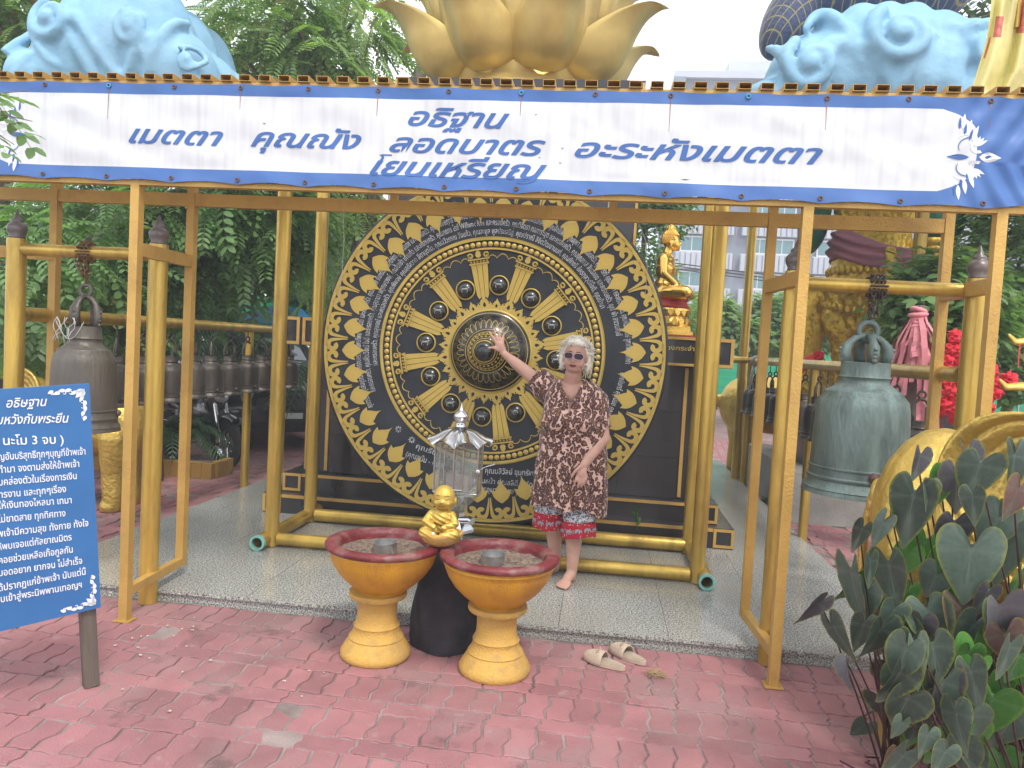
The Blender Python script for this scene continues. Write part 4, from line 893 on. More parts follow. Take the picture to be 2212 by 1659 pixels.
for k in range(20):
    a = 2*PI*k/20; o = link('base_petal', ptm, bu, (.245*math.cos(a), .21*math.sin(a), .118)); o.rotation_euler = (0, 0, a+PI/2); o = link('base_petal', ptm, bu, (.25*math.cos(a+.15), .215*math.sin(a+.15), .295)); o.rotation_euler = (PI, 0, -(a+.15)+PI/2); o.rotation_euler = (PI, 0, a+.15+PI/2)
m = MB(); m.lathe([(0, .30), (.235, .30), (.21, .33), (.19, .36), (.205, .40), (0, .40)], 32); m.v = [(x, y_*.9, z) for x, y_, z in m.v]; m.obj('red_cushion', red_paint, bu, smooth=True)
mb = MB()   # +x = forward
ell(mb, (0.02, 0, .46), (.19, .26, .075)); chain(mb, [(-.06, -.12, .46), (.17, -.24, .45)], [.09, .075]); chain(mb, [(-.06, .12, .46), (.17, .24, .45)], [.09, .075]); chain(mb, [(.17, -.22, .45), (.23, 0, .44)], [.06, .05]); chain(mb, [(.17, .22, .45), (.23, 0, .44)], [.06, .05])
ell(mb, (-.06, 0, .55), (.10, .13, .10)); ell(mb, (-.05, 0, .70), (.105, .16, .14)); ell(mb, (-.055, 0, .80), (.095, .18, .08)); cap(mb, (-.05, 0, .84), .055, (-.03, 0, .93), .05)
for s_ in (-1, 1): chain(mb, [(-.07, s_*.18, .80), (-.06, s_*.225, .64), (.06, s_*.20, .54)], [.052, .042, .038]); chain(mb, [(.06, s_*.20, .54), (.16, s_*.10, .50), (.20, s_*.02, .50)], [.036, .03, .022])
ell(mb, (-.005, 0, 1.0), (.085, .072, .10)); ell(mb, (.03, 0, .965), (.055, .055, .06)); cap(mb, (.075, 0, 1.0), .012, (.092, 0, .975), .014); ell(mb, (.075, 0, .945), (.016, .025, .010)); ell(mb, (.06, 0, .925), (.024, .03, .022))
for s_ in (-1, 1): ell(mb, (-.01, s_*.078, .965), (.014, .010, .055))
link('body', fuse(mb, 'body', gold_bright, .009, 3), bu)
m = MB(); hairm = MB()
for i in range(12):
    th = PI*.5*(i+.5)/12*1.25
    for j in range(max(4, int(24*math.sin(th)))):
        a = 2*PI*j/max(4, int(24*math.sin(th)))+i*.4; x, y_, z = math.sin(th)*math.cos(a), math.sin(th)*math.sin(a), math.cos(th)
        if x > .55 and z < .45: continue
        if z < -.1 and x > .1: continue
        hairm.ball((-.018+.092*x, .080*y_, 1.015+.105*z), .0125, 6, 5)
hairm.ball((-.02, 0, 1.12), (.045, .045, .05), 14, 8)
for k in range(30): a = k*2.4; h_ = k/30; hairm.ball((-.02+.045*math.cos(a)*math.sqrt(1-h_*h_), .045*math.sin(a)*math.sqrt(1-h_*h_), 1.12+.05*h_), .010, 6, 4)
hairm.lathe([(.018, 1.165), (.010, 1.18), (.012, 1.19), (0, 1.22)], 10, c=(-.02, 0, 0)); o = hairm.obj('hair_curls', gold_bright, bu, smooth=True); tag(o, kind='stuff')
m = MB(); m.tube([(-.03, -.20, .75), (.06, -.17, .70), (.07, 0, .66), (.02, .17, .74)], .006, 6); m.tube([(-.16, -.1, .74), (-.12, -.21, .72), (-.02, -.235, .70)], .005, 6); m.obj('robe_fold', gold_bright, bu)
bu.rotation_euler = (0, 0, rad(-6)); bu.scale = (.80,)*3
# ================================================================== LARGE GOLDEN DEITY, RIGHT
de = thing('deity_statue', 'large gold carved standing deity with dark green arms and pink sash', 'statue', (2.97, 9, 1.2))
mb = MB()
chain(mb, [(0, 0, .1), (0, 0, .5), (0, 0, .95), (0, 0, 1.3), (0, 0, 1.55)], [.18, .30, .50, .50, .40]); 
for s_ in (-1, 1): chain(mb, [(s_*.35, -.1, 1.3), (s_*.42, -.15, .9), (s_*.28, -.2, .4), (s_*.05, -.25, .05)], [.15, .14, .12, .06]); cap(mb, (s_*.16, 0, .0), .12, (s_*.2, 0, .4), .16)
ell(mb, (0, 0, 1.75), (.40, .32, .30)); ell(mb, (0, 0, 2.1), (.46, .34, .34)); ell(mb, (0, 0, 2.35), (.5, .32, .25)); cap(mb, (0, 0, 2.4), .14, (0, 0, 2.75), .14); ell(mb, (0, -.02, 2.85), (.19, .2, .24))
chain(mb, [(0, 0, 3.0), (0, 0, 3.15), (0, 0, 3.35)], [.18, .10, .03]); chain(mb, [(0, -.45, 1.6), (.02, -.5, 1.1), (-.05, -.45, .5), (-.1, -.40, .1)], [.07, .08, .09, .05])
def dw(a):
    a = a.copy(); ang = np.arctan2(a[:, 1], a[:, 0]); k = .012*np.sin(ang*26)*np.sin(a[:, 2]*38)+.012*np.sin(a[:, 2]*16+2*np.abs(np.sin(ang*2))); a[:, 0] += np.cos(ang)*k; a[:, 1] += np.sin(ang)*k; return a
link('body', fuse(mb, 'body', gold_carved, .022, 2, dw), de)
m = MB()
for z, r in ((1.22, .56), (1.02, .55), (1.50, .47)): 
    m = MB()
    for k in range(44):
        a = 2*PI*k/44; m.ball((r*math.cos(a), r*math.sin(a)*.96, z+.10*math.cos(a*1)**2*(1 if z < 1.4 else 0)-.08), (.035, .035, .05), 6, 5)
    tag(m.obj('skirt_beads', gold_carved, de, smooth=True), kind='stuff')
def sash_w(a):
    a = a.copy(); ang = np.arctan2(a[:, 1], a[:, 0]); k = .02*np.sin(a[:, 2]*60+3*np.sin(ang*2)); a[:, 0] += np.cos(ang)*k; a[:, 1] += np.sin(ang)*k; a[:, 2] += -.10*np.cos(ang)+.05*np.cos(2*ang); return a
m = MB(); m.lathe([(.0, 1.42), (.45, 1.42), (.50, 1.50), (.49, 1.60), (.46, 1.72), (.42, 1.74), (0, 1.74)], 48); link('sash', fuse(m, 'sash', sash_m, .018, 2, sash_w), de)
mb = MB(); chain(mb, [(.35, -.35, 1.5), (.6, -.3, 1.35), (.9, -.2, 1.3), (1.15, -.1, 1.25)], [.10, .08, .06, .05], flat=.4); link('sash_tail', fuse(mb, 'sash_tail', sash_m, .015, 3), de)
for (x, z, rx, rz_, yy) in ((-.66, 2.0, .17, .40, 0.05), (-.5, 2.5, .2, .3, 0), (.16, 2.45, .22, .36, -.42), (.62, 2.1, .28, .38, -.1), (.62, 2.5, .22, .3, .1)):
    mb = MB(); ell(mb, (x, yy, z), (rx, .18, rz_), (0, .15 if x < 0 else -.1, 0)); link('arm', fuse(mb, 'arm', green_arm, .02, 3), de)
m = MB()
for x, z in ((.58, 1.70), (.60, 1.62), (.62, 1.54)): m.lathe([(.17, 0), (.20, .03), (.20, .07), (.17, .09)], 20, c=(x, -.1, z+.02))
m.obj('bracelet', gold_carved, de, smooth=True)
m = MB()
for s_ in (-1, 1): m.lathe([(.0, 0), (.16, 0), (.15, .05), (.10, .06), (0, .06)], 16, c=(s_*.2, -.1, 0.0))
m.obj('foot_ring', gold_carved, de)
# big curled wing of carved gold beside the deity
wg = thing('flame_ornament', 'curled gold flame ornament carved with scrolls left of the deity', 'ornament', (2.35, 8.95, 1.2)); mb = MB()
chain(mb, [(.28, 0, .0), (.02, 0, .15), (-.08, 0, .5), (.02, 0, .78), (-.04, 0, 1.0), (.0, 0, 1.2), (-.10, 0, 1.38)], [.12, .17, .20, .13, .08, .10, .03], flat=.35, side=(1, 0, 0)); chain(mb, [(.06, 0, 1.15), (.16, 0, 1.05), (.14, 0, .95)], [.06, .05, .03]); link('body', fuse(mb, 'body', gold_carved, .018, 2), wg)
for i in range(10):
    pts, f_ = scroll_pts(-.04+.05*math.sin(i), .15+i*.085, .01, .05, 0, 5, .014, .02, 12); mm_ = flat(pts, f_, .03); mm_.v = [(x, y_-.055, z) for x, y_, z in mm_.v]; mm_.obj('scroll', gold_carved, wg)
for i, (x0, y0, z0) in enumerate(((2.22, 8.4, 1.55), (2.3, 8.35, 1.35), (2.36, 8.35, 1.2))):
    pass
pe = MB().b2(2.2, 3.9, 8.25, 9.8, .505, 1.2).obj('pedestal', granite_blk); tag(pe, 'black granite pedestal block under the gold deity', 'pedestal')
pl = MB(); pl.prism([(1.96, 7.75), (4.6, 7.75), (4.6, 10.2), (1.96, 10.2)], 0, .5, plane='XY'); pl = pl.obj('plinth', concrete); tag(pl, 'low grey concrete plinth carrying the black pedestal', 'plinth')
# ================================================================== GOLDEN ELEPHANTS
def elephant(label, loc, rz, sc=(1, 1, 1), group='golden elephant statues', ear=(.66, 1.20, .36, .40)):
    e_ = thing('elephant_statue', label, 'elephant statue', loc, rz, group); e_.scale = sc; mb = MB()
    ell(mb, (-.02, 0, .98), (.62, .36, .40)); ell(mb, (-.42, 0, .95), (.34, .34, .40)); ell(mb, (.34, 0, 1.0), (.34, .33, .38))
    ell(mb, (.74, 0, 1.14), (.27, .26, .30)); ell(mb, (.72, 0, 1.26), (.22, .24, .22)); ell(mb, (.92, 0, 1.02), (.17, .18, .24))
    chain(mb, [(.98, 0, 1.05), (1.10, 0, .78), (1.12, 0, .52), (1.12, 0, .33), (1.20, 0, .22), (1.30, 0, .25)], [.17, .13, .105, .085, .07, .055])
    for x, y_ in ((.36, .2), (.40, -.2), (-.46, .2), (-.42, -.2)): chain(mb, [(x, y_, .85), (x+.02, y_, .42), (x, y_, .12), (x+.02, y_, .05)], [.19, .125, .12, .135])
    chain(mb, [(-.78, 0, 1.05), (-.85, 0, .8), (-.84, 0, .5)], [.04, .03, .03]); ell(mb, (.80, 0, .86), (.15, .12, .10))
    def ew(a):
        a = a.copy(); a[:, 1] += wob(a, 9)*.008; tr = (a[:, 0] > .95) & (a[:, 2] < .85); a[tr, 0] += .004*np.sin(a[tr, 2]*110); a[a[:, 2] < .0, 2] = 0; return a
    link('body', fuse(mb, 'body', gold_worn, .018, 4, ew), e_)
    for s_ in (-1, 1):
        m_ = MB(); n1, n2 = 40, 40; vs = []
        for side in (0, 1):
            for i in range(n1+1):
                for j in range(n2+1):
                    t_ = i/n1; a = -PI*.62+PI*1.30*j/n2; R_ = (1+.10*math.sin(a*2)); x = -ear[2]*R_*t_*math.cos(a*.9); z = ear[3]*R_*t_*math.sin(a); wv = .012*(math.sin(t_*40+2*math.sin(a*2.2))+.5*math.sin(t_*77+3*math.sin(a*3)))*t_+.05*t_*t_
                    vs.append((ear[0]+x, s_*(.30+.11*t_+wv-side*.022), ear[1]+z))
        q = n2+1; N_ = (n1+1)*q; fs_ = []
        for i in range(n1):
            for j in range(n2): a, b_, c, d = i*q+j, i*q+j+1, (i+1)*q+j+1, (i+1)*q+j; fs_ += [(a, b_, c, d), (N_+a, N_+d, N_+c, N_+b_)]
        for j in range(n2): fs_.append((n1*q+j, n1*q+j+1, N_+n1*q+j+1, N_+n1*q+j))
        for i in range(n1): fs_ += [(i*q, (i+1)*q, N_+(i+1)*q, N_+i*q), (i*q+n2, N_+i*q+n2, N_+(i+1)*q+n2, (i+1)*q+n2)]
        m_.add(vs, fs_); m_.obj('ear', gold_worn, e_, smooth=True)
        MB().tube([(.90, s_*.13, .92), (1.05, s_*.17, .80), (1.20, s_*.16, .78), (1.30, s_*.13, .84)], [.04, .035, .025, .008], 8).obj('tusk', gold_bright, e_, smooth=True)
        MB().ball((.93, s_*.19, 1.17), .022, 8, 6).obj('eye', black_m, e_, smooth=True)
    return e_
E_R = elephant('big gold elephant statue in the right foreground behind the dark heart-shaped leaves', (1.72, 3.25, 0), -PI/4, (.75, 1, 1), ear=(.30, 1.15, .50, .31))
E_S = elephant('far gold elephant statue seen under the right row of small bells', (2.42, 10.75, 0), 0)
dup(E_S, (-4.40, 6.2, 0), PI, 'gold elephant statue mostly hidden behind the brown bell and signboard', .74)
# ================================================================== INCENSE BOWLS
def pedestal(X, Y, label, s_=1.0, dirty=0):
    p_ = thing('pedestal', label, 'pedestal', (X, Y, 0)); H = .335
    pr = [(0, 0), (.168, 0), (.176, .012), (.176, .03), (.168, .045), (.150, .075), (.136, .095), (.138, .102), (.132, .110), (.118, .130), (.112, .155), (.116, .162), (.110, .170), (.100, .195), (.098, .24), (.100, .285), (.104, .300), (.142, .306), (.146, .316), (.144, .332), (.12, .335), (0, .335)]
    MB().lathe([(r*s_, z) for r, z in pr], 56).obj('foot', yel_ped, p_, auto=50); return p_
def bowl(X, Y, z, label, canpos, ridges=False, tilt=0):
    b_ = thing('incense_bowl', label, 'incense bowl', (X, Y, z)); R = .285
    pr = [(.0, 0), (.118, 0), (.122, .012), (.135, .018), (.175, .05), (.215, .09), (.245, .135), (.262, .175), (.268, .198)]
    if ridges: pr += [(.272, .200), (.272, .206), (.268, .209), (.273, .213), (.273, .219), (.268, .222)]
    else: pr += [(.271, .205), (.270, .212), (.268, .218)]
    MB().lathe(pr, 72).obj('bowl', yel_bowl, b_, auto=60)
    MB().lathe([(.262, .215), (.282, .219), (.291, .228), (.293, .240), (.285, .250), (.262, .254), (.245, .252), (.228, .244), (.222, .225), (.218, .16), (.20, .12)], 72).obj('rim', red_rim, b_, smooth=True)
    def sw(a): return a
    m_ = MB(); n_ = 26; vs = []; fs_ = []
    for i in range(n_+1):
        for j in range(48):
            r = .221*i/n_; a = 2*PI*j/48; x, y_ = r*math.cos(a), r*math.sin(a); zz = .195+.010*mnoise.noise(Vector((x*14, y_*14, X)))+.006*mnoise.noise(Vector((x*45, y_*45, X)))+.012*(i/n_)**3
            vs.append((x, y_, zz))
    for i in range(n_):
        for j in range(48): fs_.append((i*48+j, i*48+(j+1) % 48, (i+1)*48+(j+1) % 48, (i+1)*48+j))
    m_.add(vs, fs_); m_.obj('sand', sand, b_, smooth=True)
    c_ = MB().lathe([(.0, 0), (.064, 0), (.064, .066), (.0665, .068), (.0665, .071), (.062, .071), (.061, .01), (0, .008)], 36).obj('tin_can', tin)
    tag(c_, canpos[2], 'tin'); c_.location = (X+canpos[0], Y+canpos[1], z+.197); c_.rotation_euler = (rad(3), rad(canpos[3]), 0); c_.scale = (.92, .92, .72)
    for k in range(44):   # burnt sticks and leaves on the sand
        a = random.uniform(0, 6.28); r = random.uniform(.05, .19); l_ = random.uniform(.015, .05); q = random.uniform(0, 3.1); x, y_ = r*math.cos(a), r*math.sin(a); ll = MB().tube([(x, y_, .210), (x+l_*math.cos(q), y_+l_*math.sin(q), .212)], .0016, 4).obj('incense_stick', dry_grass if k % 2 else chain_dk, b_)
    return b_
PL = Vector((-1.02, 3.70)); PR_ = Vector((-.425, 3.66))
pedestal(PL.x-.02, PL.y, 'yellow clay pedestal under the left incense bowl'); pedestal(PR_.x, PR_.y, 'pitted yellow clay pedestal under the right incense bowl, nearest the slippers')
bowl(PL.x, PL.y, .336, 'yellow incense bowl with plain red rim, left of the baby monk figure', (.01, -.01, 'tin can standing in the sand of the left incense bowl', -4))
bowl(PR_.x-.005, PR_.y, .336, 'yellow incense bowl with grooved neck and red rim, right of the baby monk figure', (-.03, -.01, 'tin can standing in the sand of the right incense bowl', 0), ridges=True)
# ---- baby monk
bm = thing('baby_monk_figurine', 'small gold laughing baby monk sitting in a half-shell bowl between the two incense bowls', 'figurine', (-.733, 3.69, .590)); mb = MB()
m = MB(); m.lathe([(0, .0), (.05, .002), (.085, .022), (.104, .052), (.110, .072), (.100, .074), (.09, .06), (.05, .04), (0, .038)], 32, mod=lambda r, z, a: (r*(1+.03*math.sin(a*7)), z)); m.v = [(x, y_*.9, z) for x, y_, z in m.v]; m.obj('half_shell', yel_ped, bm, smooth=True)
ell(mb, (0, .02, .10), (.062, .05, .06)); ell(mb, (0, .0, .14), (.055, .045, .05)); ell(mb, (0, .02, .175), (.045, .036, .02))
for s_ in (-1, 1): chain(mb, [(s_*.05, 0, .155), (s_*.075, -.03, .12), (s_*.025, -.06, .105)], [.022, .020, .014]); chain(mb, [(s_*.03, -.01, .075), (s_*.075, -.045, .07), (s_*.02, -.075, .065)], [.03, .028, .018])
link('body', fuse(mb, 'body', gold_leaf, .004, 2, lambda a: a+np.stack([0*a[:, 0], .0025*np.sin(a[:, 2]*260+a[:, 0]*120)*(a[:, 2] < .17), 0*a[:, 0]], 1)), bm)
mb = MB(); ell(mb, (.008, 0, .243), (.056, .054, .060)); ell(mb, (.008, -.015, .222), (.052, .045, .038))
for s_ in (-1, 1): ell(mb, (.008+s_*.024, -.040, .218), (.018, .014, .014)); ell(mb, (.008+s_*.055, .005, .225), (.010, .014, .022))
ell(mb, (.008, -.056, .226), (.009, .009, .008)); link('head', fuse(mb, 'head', gold_leaf, .003, 2), bm)
fdk = mat('dark_face_line', (.10, .05, .02), .7)
m = MB()
for s_ in (-1, 1): m.tube([(.008+s_*.012, -.0535, .241), (.008+s_*.022, -.0515, .2385), (.008+s_*.034, -.044, .241)], .0016, 5); m.tube([(.008+s_*.010, -.054, .256), (.008+s_*.022, -.051, .259), (.008+s_*.034, -.043, .256)], .0012, 5)
m.tube([(-.008, -.0575, .209), (.008, -.060, .206), (.024, -.0575, .209)], .0022, 5); m.obj('face_lines', fdk, bm)
m = MB(); m.ball((-.02, -.092, .078), .008, 6, 5); m.obj('crumb', white_cloth, bm)
# ---- lantern cabinet of stainless steel and glass
la = thing('lantern', 'stainless steel and glass offering lantern with petal roof behind the bowls', 'lantern', (-.722, 4.03, 0))
def petal_roof():
    m_ = MB(); n_ = 96; prof_ = [(.03, 1.150), (.045, 1.142), (.06, 1.135), (.09, 1.118), (.13, 1.085), (.165, 1.068)]
    def md(r, z, a):
        k = abs(math.sin(a*4)); q = max(0, (r-.05)/.115); return (r*(1+.10*q*k), z-.018*q*(1-k)+.02*q*k)
    m_.lathe(prof_, n_, mod=md); return m_
petal_roof().obj('roof', steel, la, smooth=True)
MB().lathe([(0, 1.285), (.004, 1.262), (.012, 1.245), (.016, 1.236), (.034, 1.225), (.042, 1.205), (.036, 1.185), (.02, 1.175), (.028, 1.165), (.03, 1.15)], 28).obj('finial', steel, la, smooth=True)
m = MB()
for k in range(6):
    a = k*PI/3; pts_, f_ = leafpoly(0, 0, .05, .018, 0, 5); R_ = Euler((0, -.25, a)).to_matrix(); m.add([R_ @ Vector((x+.02, y_, -4*x*x))+Vector((0, 0, 1.172)) for x, y_ in pts_], f_)
m.obj('collar', steel, la, smooth=True)
for k in range(6):
    a0, a1 = PI/6+k*PI/3, PI/6+(k+1)*PI/3; R_ = .135
    x0, y0, x1, y1 = R_*math.cos(a0), R_*math.sin(a0), R_*math.cos(a1), R_*math.sin(a1)
    MB().tube([(x0, y0, .80), (x0, y0, 1.075)], .006, 6).obj('frame_bar', steel, la)
    m = MB(); m.add([(x0, y0, .80), (x1, y1, .80), (x1, y1, 1.072), (x0, y0, 1.072)], [(0, 1, 2, 3)]); m.obj('glass_pane', glass_m, la)
    for z in (.80, 1.07): MB().tube([(x0, y0, z), (x1, y1, z)], .005, 6).obj('frame_bar', steel, la)
m = MB()
for x in (-.05, .05): m.tube([(x, -.139, .83), (x, -.139, 1.04)], .004, 6)
for z in (.83, 1.04): m.tube([(-.05, -.139, z), (.05, -.139, z)], .004, 6)
m.obj('door_frame', steel, la); MB().torus((-.035, -.142, .945), .010, .0028, 14, 6, rot=Euler((PI/2, 0, 0)).to_matrix()).obj('lock_ring', chain_dk, la)
MB().lathe([(0, .80), (.13, .80), (.128, .79), (.10, .76), (.06, .72), (.05, .70), (.05, .69), (0, .69)], 24).obj('cup_base', glass_m, la, smooth=True)
m = MB()
for k in range(9):
    a = 2*PI*k/9; pts_, f_ = leafpoly(0, 0, .11, .045, PI/2, 6); R_ = Euler((-.45, 0, a)).to_matrix(); q = MB(); q.add([R_ @ Vector((x, -.055, z))+Vector((0, 0, .70)) for x, z in pts_], f_); q.obj('lotus_petal', tin if k % 3 == 0 else glass_m, la)
MB().lathe([(.0, .69), (.045, .69), (.05, .66), (.085, .62), (.10, .60), (.10, .585), (0, .585)], 6).obj('base_collar', steel, la)
MB().tube([(0, 0, 0.0), (0, 0, .586)], .05, 12).obj('post', steel, la, auto=40)
m = MB(); m.tube([(.03, -.03, .65), (.085, -.05, .66), (.10, -.06, .655)], .022, 10); m.obj('spout', steel, la, auto=40)
m = MB(); m.tube([(.06, -.06, .53), (.13, -.08, .535)], .008, 6); m.ball((.135, -.08, .535), .016, 8, 6); m.ball((.115, -.08, .525), (.02, .02, .03), 8, 6); m.obj('tap', tin, la, smooth=True)
m = MB(); m.tube([(.12, -.06, .93), (.16, -.07, .955), (.205, -.07, .97), (.20, -.07, .985), (.19, -.07, .975)], .0022, 5); m.ball((.12, -.09, .925), (.013, .004, .016), 10, 6); m.obj('hasp', steel, la)
m = MB(); m.b2(-.06, .06, -.03, .09, .805, .90); m.obj('inner_box', mat('inner_card', (.30, .22, .20), .8), la)
# ---- black mesh sheet
bc = thing('black_mesh_sheet', 'dark mesh sheet draped like a cone round the lantern post', 'cloth', (-.722, 4.0, 0)); m = MB(); n_ = 72; prof_ = [(.05+.175*(1-(i/20)**2.0)**.8, .0+.54*i/20) for i in range(21)]
m.lathe([(r, z) for r, z in prof_], n_, mod=lambda r, z, a: (r*(1+.06*math.sin(a*3+z*9)+.03*math.sin(a*7+z*20))*(1 if math.sin(a) < 0 else .55), z)); m.obj('sheet', cloth_black, bc, smooth=True)
m = MB(); m.add([(-.10, -.135, .05), (.20, -.16, .12), (.22, -.10, .02), (.10, -.19, .01), (-.08, -.20, .01)], [(0, 1, 2, 3, 4)]); m.obj('flap', cloth_black, bc)
# ================================================================== SLIPPERS
def slipper(loc, rz, label):
    s_ = thing('slipper', label, 'slipper', loc, rz, 'woven slippers'); out_ = []
    for i in range(28):
        a = 2*PI*i/28; x = .042*math.sin(a)*(1+.18*math.cos(a)) ; y_ = .118*math.cos(a); out_.append((x, y_))
    m_ = MB(); m_.prism(out_, .0, .020, plane='XY'); m_.obj('sole', tan_shoe, s_)
    m_ = MB(); m_.prism([(x*.86, y_*.93) for x, y_ in out_], .0202, .023, plane='XY'); m_.obj('insole', sole_dk, s_)
    m_ = MB(); n1, n2 = 12, 14; vs = []
    for i in range(n1+1):
        y_ = .002+.112*i/n1; hw = .046*math.sqrt(max(0.02, 1-(y_/.120)**2))*1.02+.001; h_ = .052*math.sqrt(max(.02, 1-(y_/.122)**2.4))*(.9 if i == 0 else 1)
        for j in range(n2+1): a = PI*j/n2; vs.append((hw*math.cos(a), y_, .012+h_*math.sin(a)))
    fs_ = []; fh = []
    for i in range(n1):
        for j in range(n2):
            if i > 1 and 1 < j < n2-2 and (i+j) % 2 == 0:   # woven holes
                a, b_, c, d = i*(n2+1)+j, i*(n2+1)+j+1, (i+1)*(n2+1)+j+1, (i+1)*(n2+1)+j; cx_ = [sum(vs[q][k] for q in (a, b_, c, d))/4 for k in range(3)]
                o_ = len(vs); vs += [tuple(cx_[k]+(vs[q][k]-cx_[k])*.45 for k in range(3)) for q in (a, b_, c, d)]
                fs_ += [(a, b_, o_+1, o_), (b_, c, o_+2, o_+1), (c, d, o_+3, o_+2), (d, a, o_, o_+3)]
            else: fs_.append((i*(n2+1)+j, i*(n2+1)+j+1, (i+1)*(n2+1)+j+1, (i+1)*(n2+1)+j))
    m_.add(vs, fs_); o = m_.obj('upper', tan_shoe, s_); md = o.modifiers.new('t', 'SOLIDIFY'); md.thickness = .003
    m_ = MB(); m_.tube([(.046*math.cos(PI*j/14), .002, .012+.050*math.sin(PI*j/14)) for j in range(15)], .0035, 6); m_.obj('edge_roll', tan_shoe, s_)
    m_ = MB()
    for q in (-1, 1): m_.tube([(0, .03, .062), (q*.018, .035, .075), (q*.03, .03, .066), (q*.012, .028, .063)], .0022, 5); m_.tube([(0, .03, .062), (q*.02, .02, .058), (q*.03, .01, .052)], .002, 5)
    m_.obj('lace_bow', tan_shoe, s_); return s_
s1 = P(1305, 1436, Z=0); s2 = P(1356, 1422, Z=0)
slipper((s1.x, s1.y, .003), rad(62), 'beige woven slip-on slipper with bow, the left and nearer one of the pair'); slipper((s2.x, s2.y, .003), rad(48), 'beige woven slip-on slipper with bow, the right one nearest the step')
# ---- fallen petals, grass tufts
for k in range(64):
    if k < 26: u, v = random.uniform(230, 420), random.uniform(1250, 1420)
    elif k < 40: u, v = random.uniform(330, 700), random.uniform(1080, 1300)
    elif k < 50: u, v = random.uniform(560, 660), random.uniform(930, 1010)
    else: u, v = random.uniform(230, 1000), random.uniform(1290, 1560)
    q = P(u, v, Z=0)
    onp = (-3.39 < q.x < 1.82 and q.y > 4.13); z = .0735 if onp else .004
    if onp: q = P(u, v, Z=.0735)
    if (q.xy-PL).length < .2 or (q.xy-PR_).length < .2 or abs(q.x+2.47) < .1: continue
    m = MB(); a = random.uniform(0, 6); s_ = random.uniform(.006, .011); pts_ = [(s_*math.cos(a+t)*(1 if i % 2 else .75), s_*.7*math.sin(a+t), .002*math.sin(i*2)+.002) for i, t in enumerate([j*PI/4 for j in range(8)])]
    m.add(pts_+[(0, 0, .004)], [(i, (i+1) % 8, 8) for i in range(8)]); o = m.obj('fallen_petal', petal_m, None, loc=(q.x, q.y, z)); tag(o, 'small cream petal fallen on the red paving' if not onp else 'small cream petal fallen on the granite platform', 'petal', group='fallen petals on the red paving' if not onp else 'fallen petals on the granite platform')
def tuft(loc, n_, L_, mt, label, nm='grass_tuft', flat_=False):
    m_ = MB()
    for k in range(n_):
        a = random.uniform(0, 6.28); l_ = L_*random.uniform(.5, 1); h_ = random.uniform(.02, .25) if flat_ else random.uniform(.5, 1.2); x, y_ = math.cos(a), math.sin(a)
        p0 = Vector((x*.01, y_*.01, .002)); p1 = p0+Vector((x*l_*.5, y_*l_*.5, l_*h_*.6)); p2 = p0+Vector((x*l_, y_*l_, l_*h_*.5)); sd = Vector((-y_, x, 0))*.0028*(.45 if flat_ else 2.2)
        m_.add([p0-sd, p0+sd, p1+sd, p1-sd, p2], [(0, 1, 2, 3), (3, 2, 4)])
    o = m_.obj(nm, mt, None, loc=loc); tag(o, label, 'plant'); return o
q = P(1415, 1458, Z=0); tuft((q.x, q.y, .003), 90, .075, dry_grass, 'dry straw-coloured grass tuft lying on the paving right of the slippers', flat_=True)
for (u, v, lb) in ((1792, 1425, 'pale grass tuft at the right front corner of the platform'), (1830, 1112, 'small green weed beside the concrete plinth behind the green bell'), (1650, 1085, 'small green weed at the right edge of the platform by the plinth'), (1690, 1120, 'small weed between plinth and bell rail post'), (1820, 1225, 'green weed at the right platform edge near the dark leaves')):
    q = P(u, v, Z=0); tuft((q.x, q.y, .0), 26, .09, weed_m if 'green' in lb or 'weed' in lb else dry_grass, lb, 'weed' if 'weed' in lb else 'grass_tuft')
# ================================================================== SIGNBOARD
sgTR, sgBR = P(193, 829, Y=2.99), P(218, 1312, Y=3.06)
cr2 = P(0, 1350, Y=2.78); ux = (sgBR-cr2).normalized(); uz = (sgTR-sgBR); HS = uz.length; uz = uz.normalized(); uy = uz.cross(ux).normalized()*-1; ux = uy.cross(uz).normalized()
if ux.x < 0: ux = -ux
uy = uz.cross(ux).normalized()
WS = .62
sg = thing('signboard', 'blue wooden signboard with white Thai prayer text on timber post', 'signboard', tuple(sgBR))
Rm = Matrix((ux, uy, uz)).transposed()
sg.rotation_euler = Rm.to_euler()
def slab3(name, mt, x0, x1, y0, y1, z0, z1): return MB().b2(x0, x1, y0, y1, z0, z1).obj(name, mt, sg)
slab3('board', sign_blue, -WS, 0, 0, .018, 0, HS)
slab3('post', wood_old, -.075, -.015, .019, .065, -.36, HS*.9); slab3('post', wood_old, -WS+.02, -WS+.08, .019, .065, -.36, HS*.9)
nf = -.003 if (Rm @ Vector((0, -1, 0))).dot(Vector((0, 0, 1.6))-sgBR) > 0 else .021
def board_xy(u, v):
    d = (_fwd + (u-1106)/1650*_right - (v-829.5)/1650*_up); o_ = Vector((0, 0, CAMH)); nn = uy; t_ = (sgBR-o_).dot(nn)/d.dot(nn); q = Rm.inverted() @ (o_+d*t_-sgBR); return q.x, q.z
def board_text(s, ub, vb, ue, ve, h, shear=0, off=.012):
    x0, z0 = board_xy(ub, vb); x1, z1 = board_xy(ue, ve); pts, fs_ = fit_text(s, x0, x1, 0, h, shear=shear, off=off); m_ = MB(); m_.add([(x, nf, z0+(z1-z0)*(x-x0)/(x1-x0)+z) for x, z in pts], fs_); m_.obj('lettering', white_print, sg)
KX = lambda x: x*.7234*.54  # measured from an enlargement
def bl(s, xb, yb, xe, ye, h, **k): board_text(s, KX(xb), (1400+yb*.7234)*.54, KX(xe), (1400+ye*.7234)*.54, h, **k)
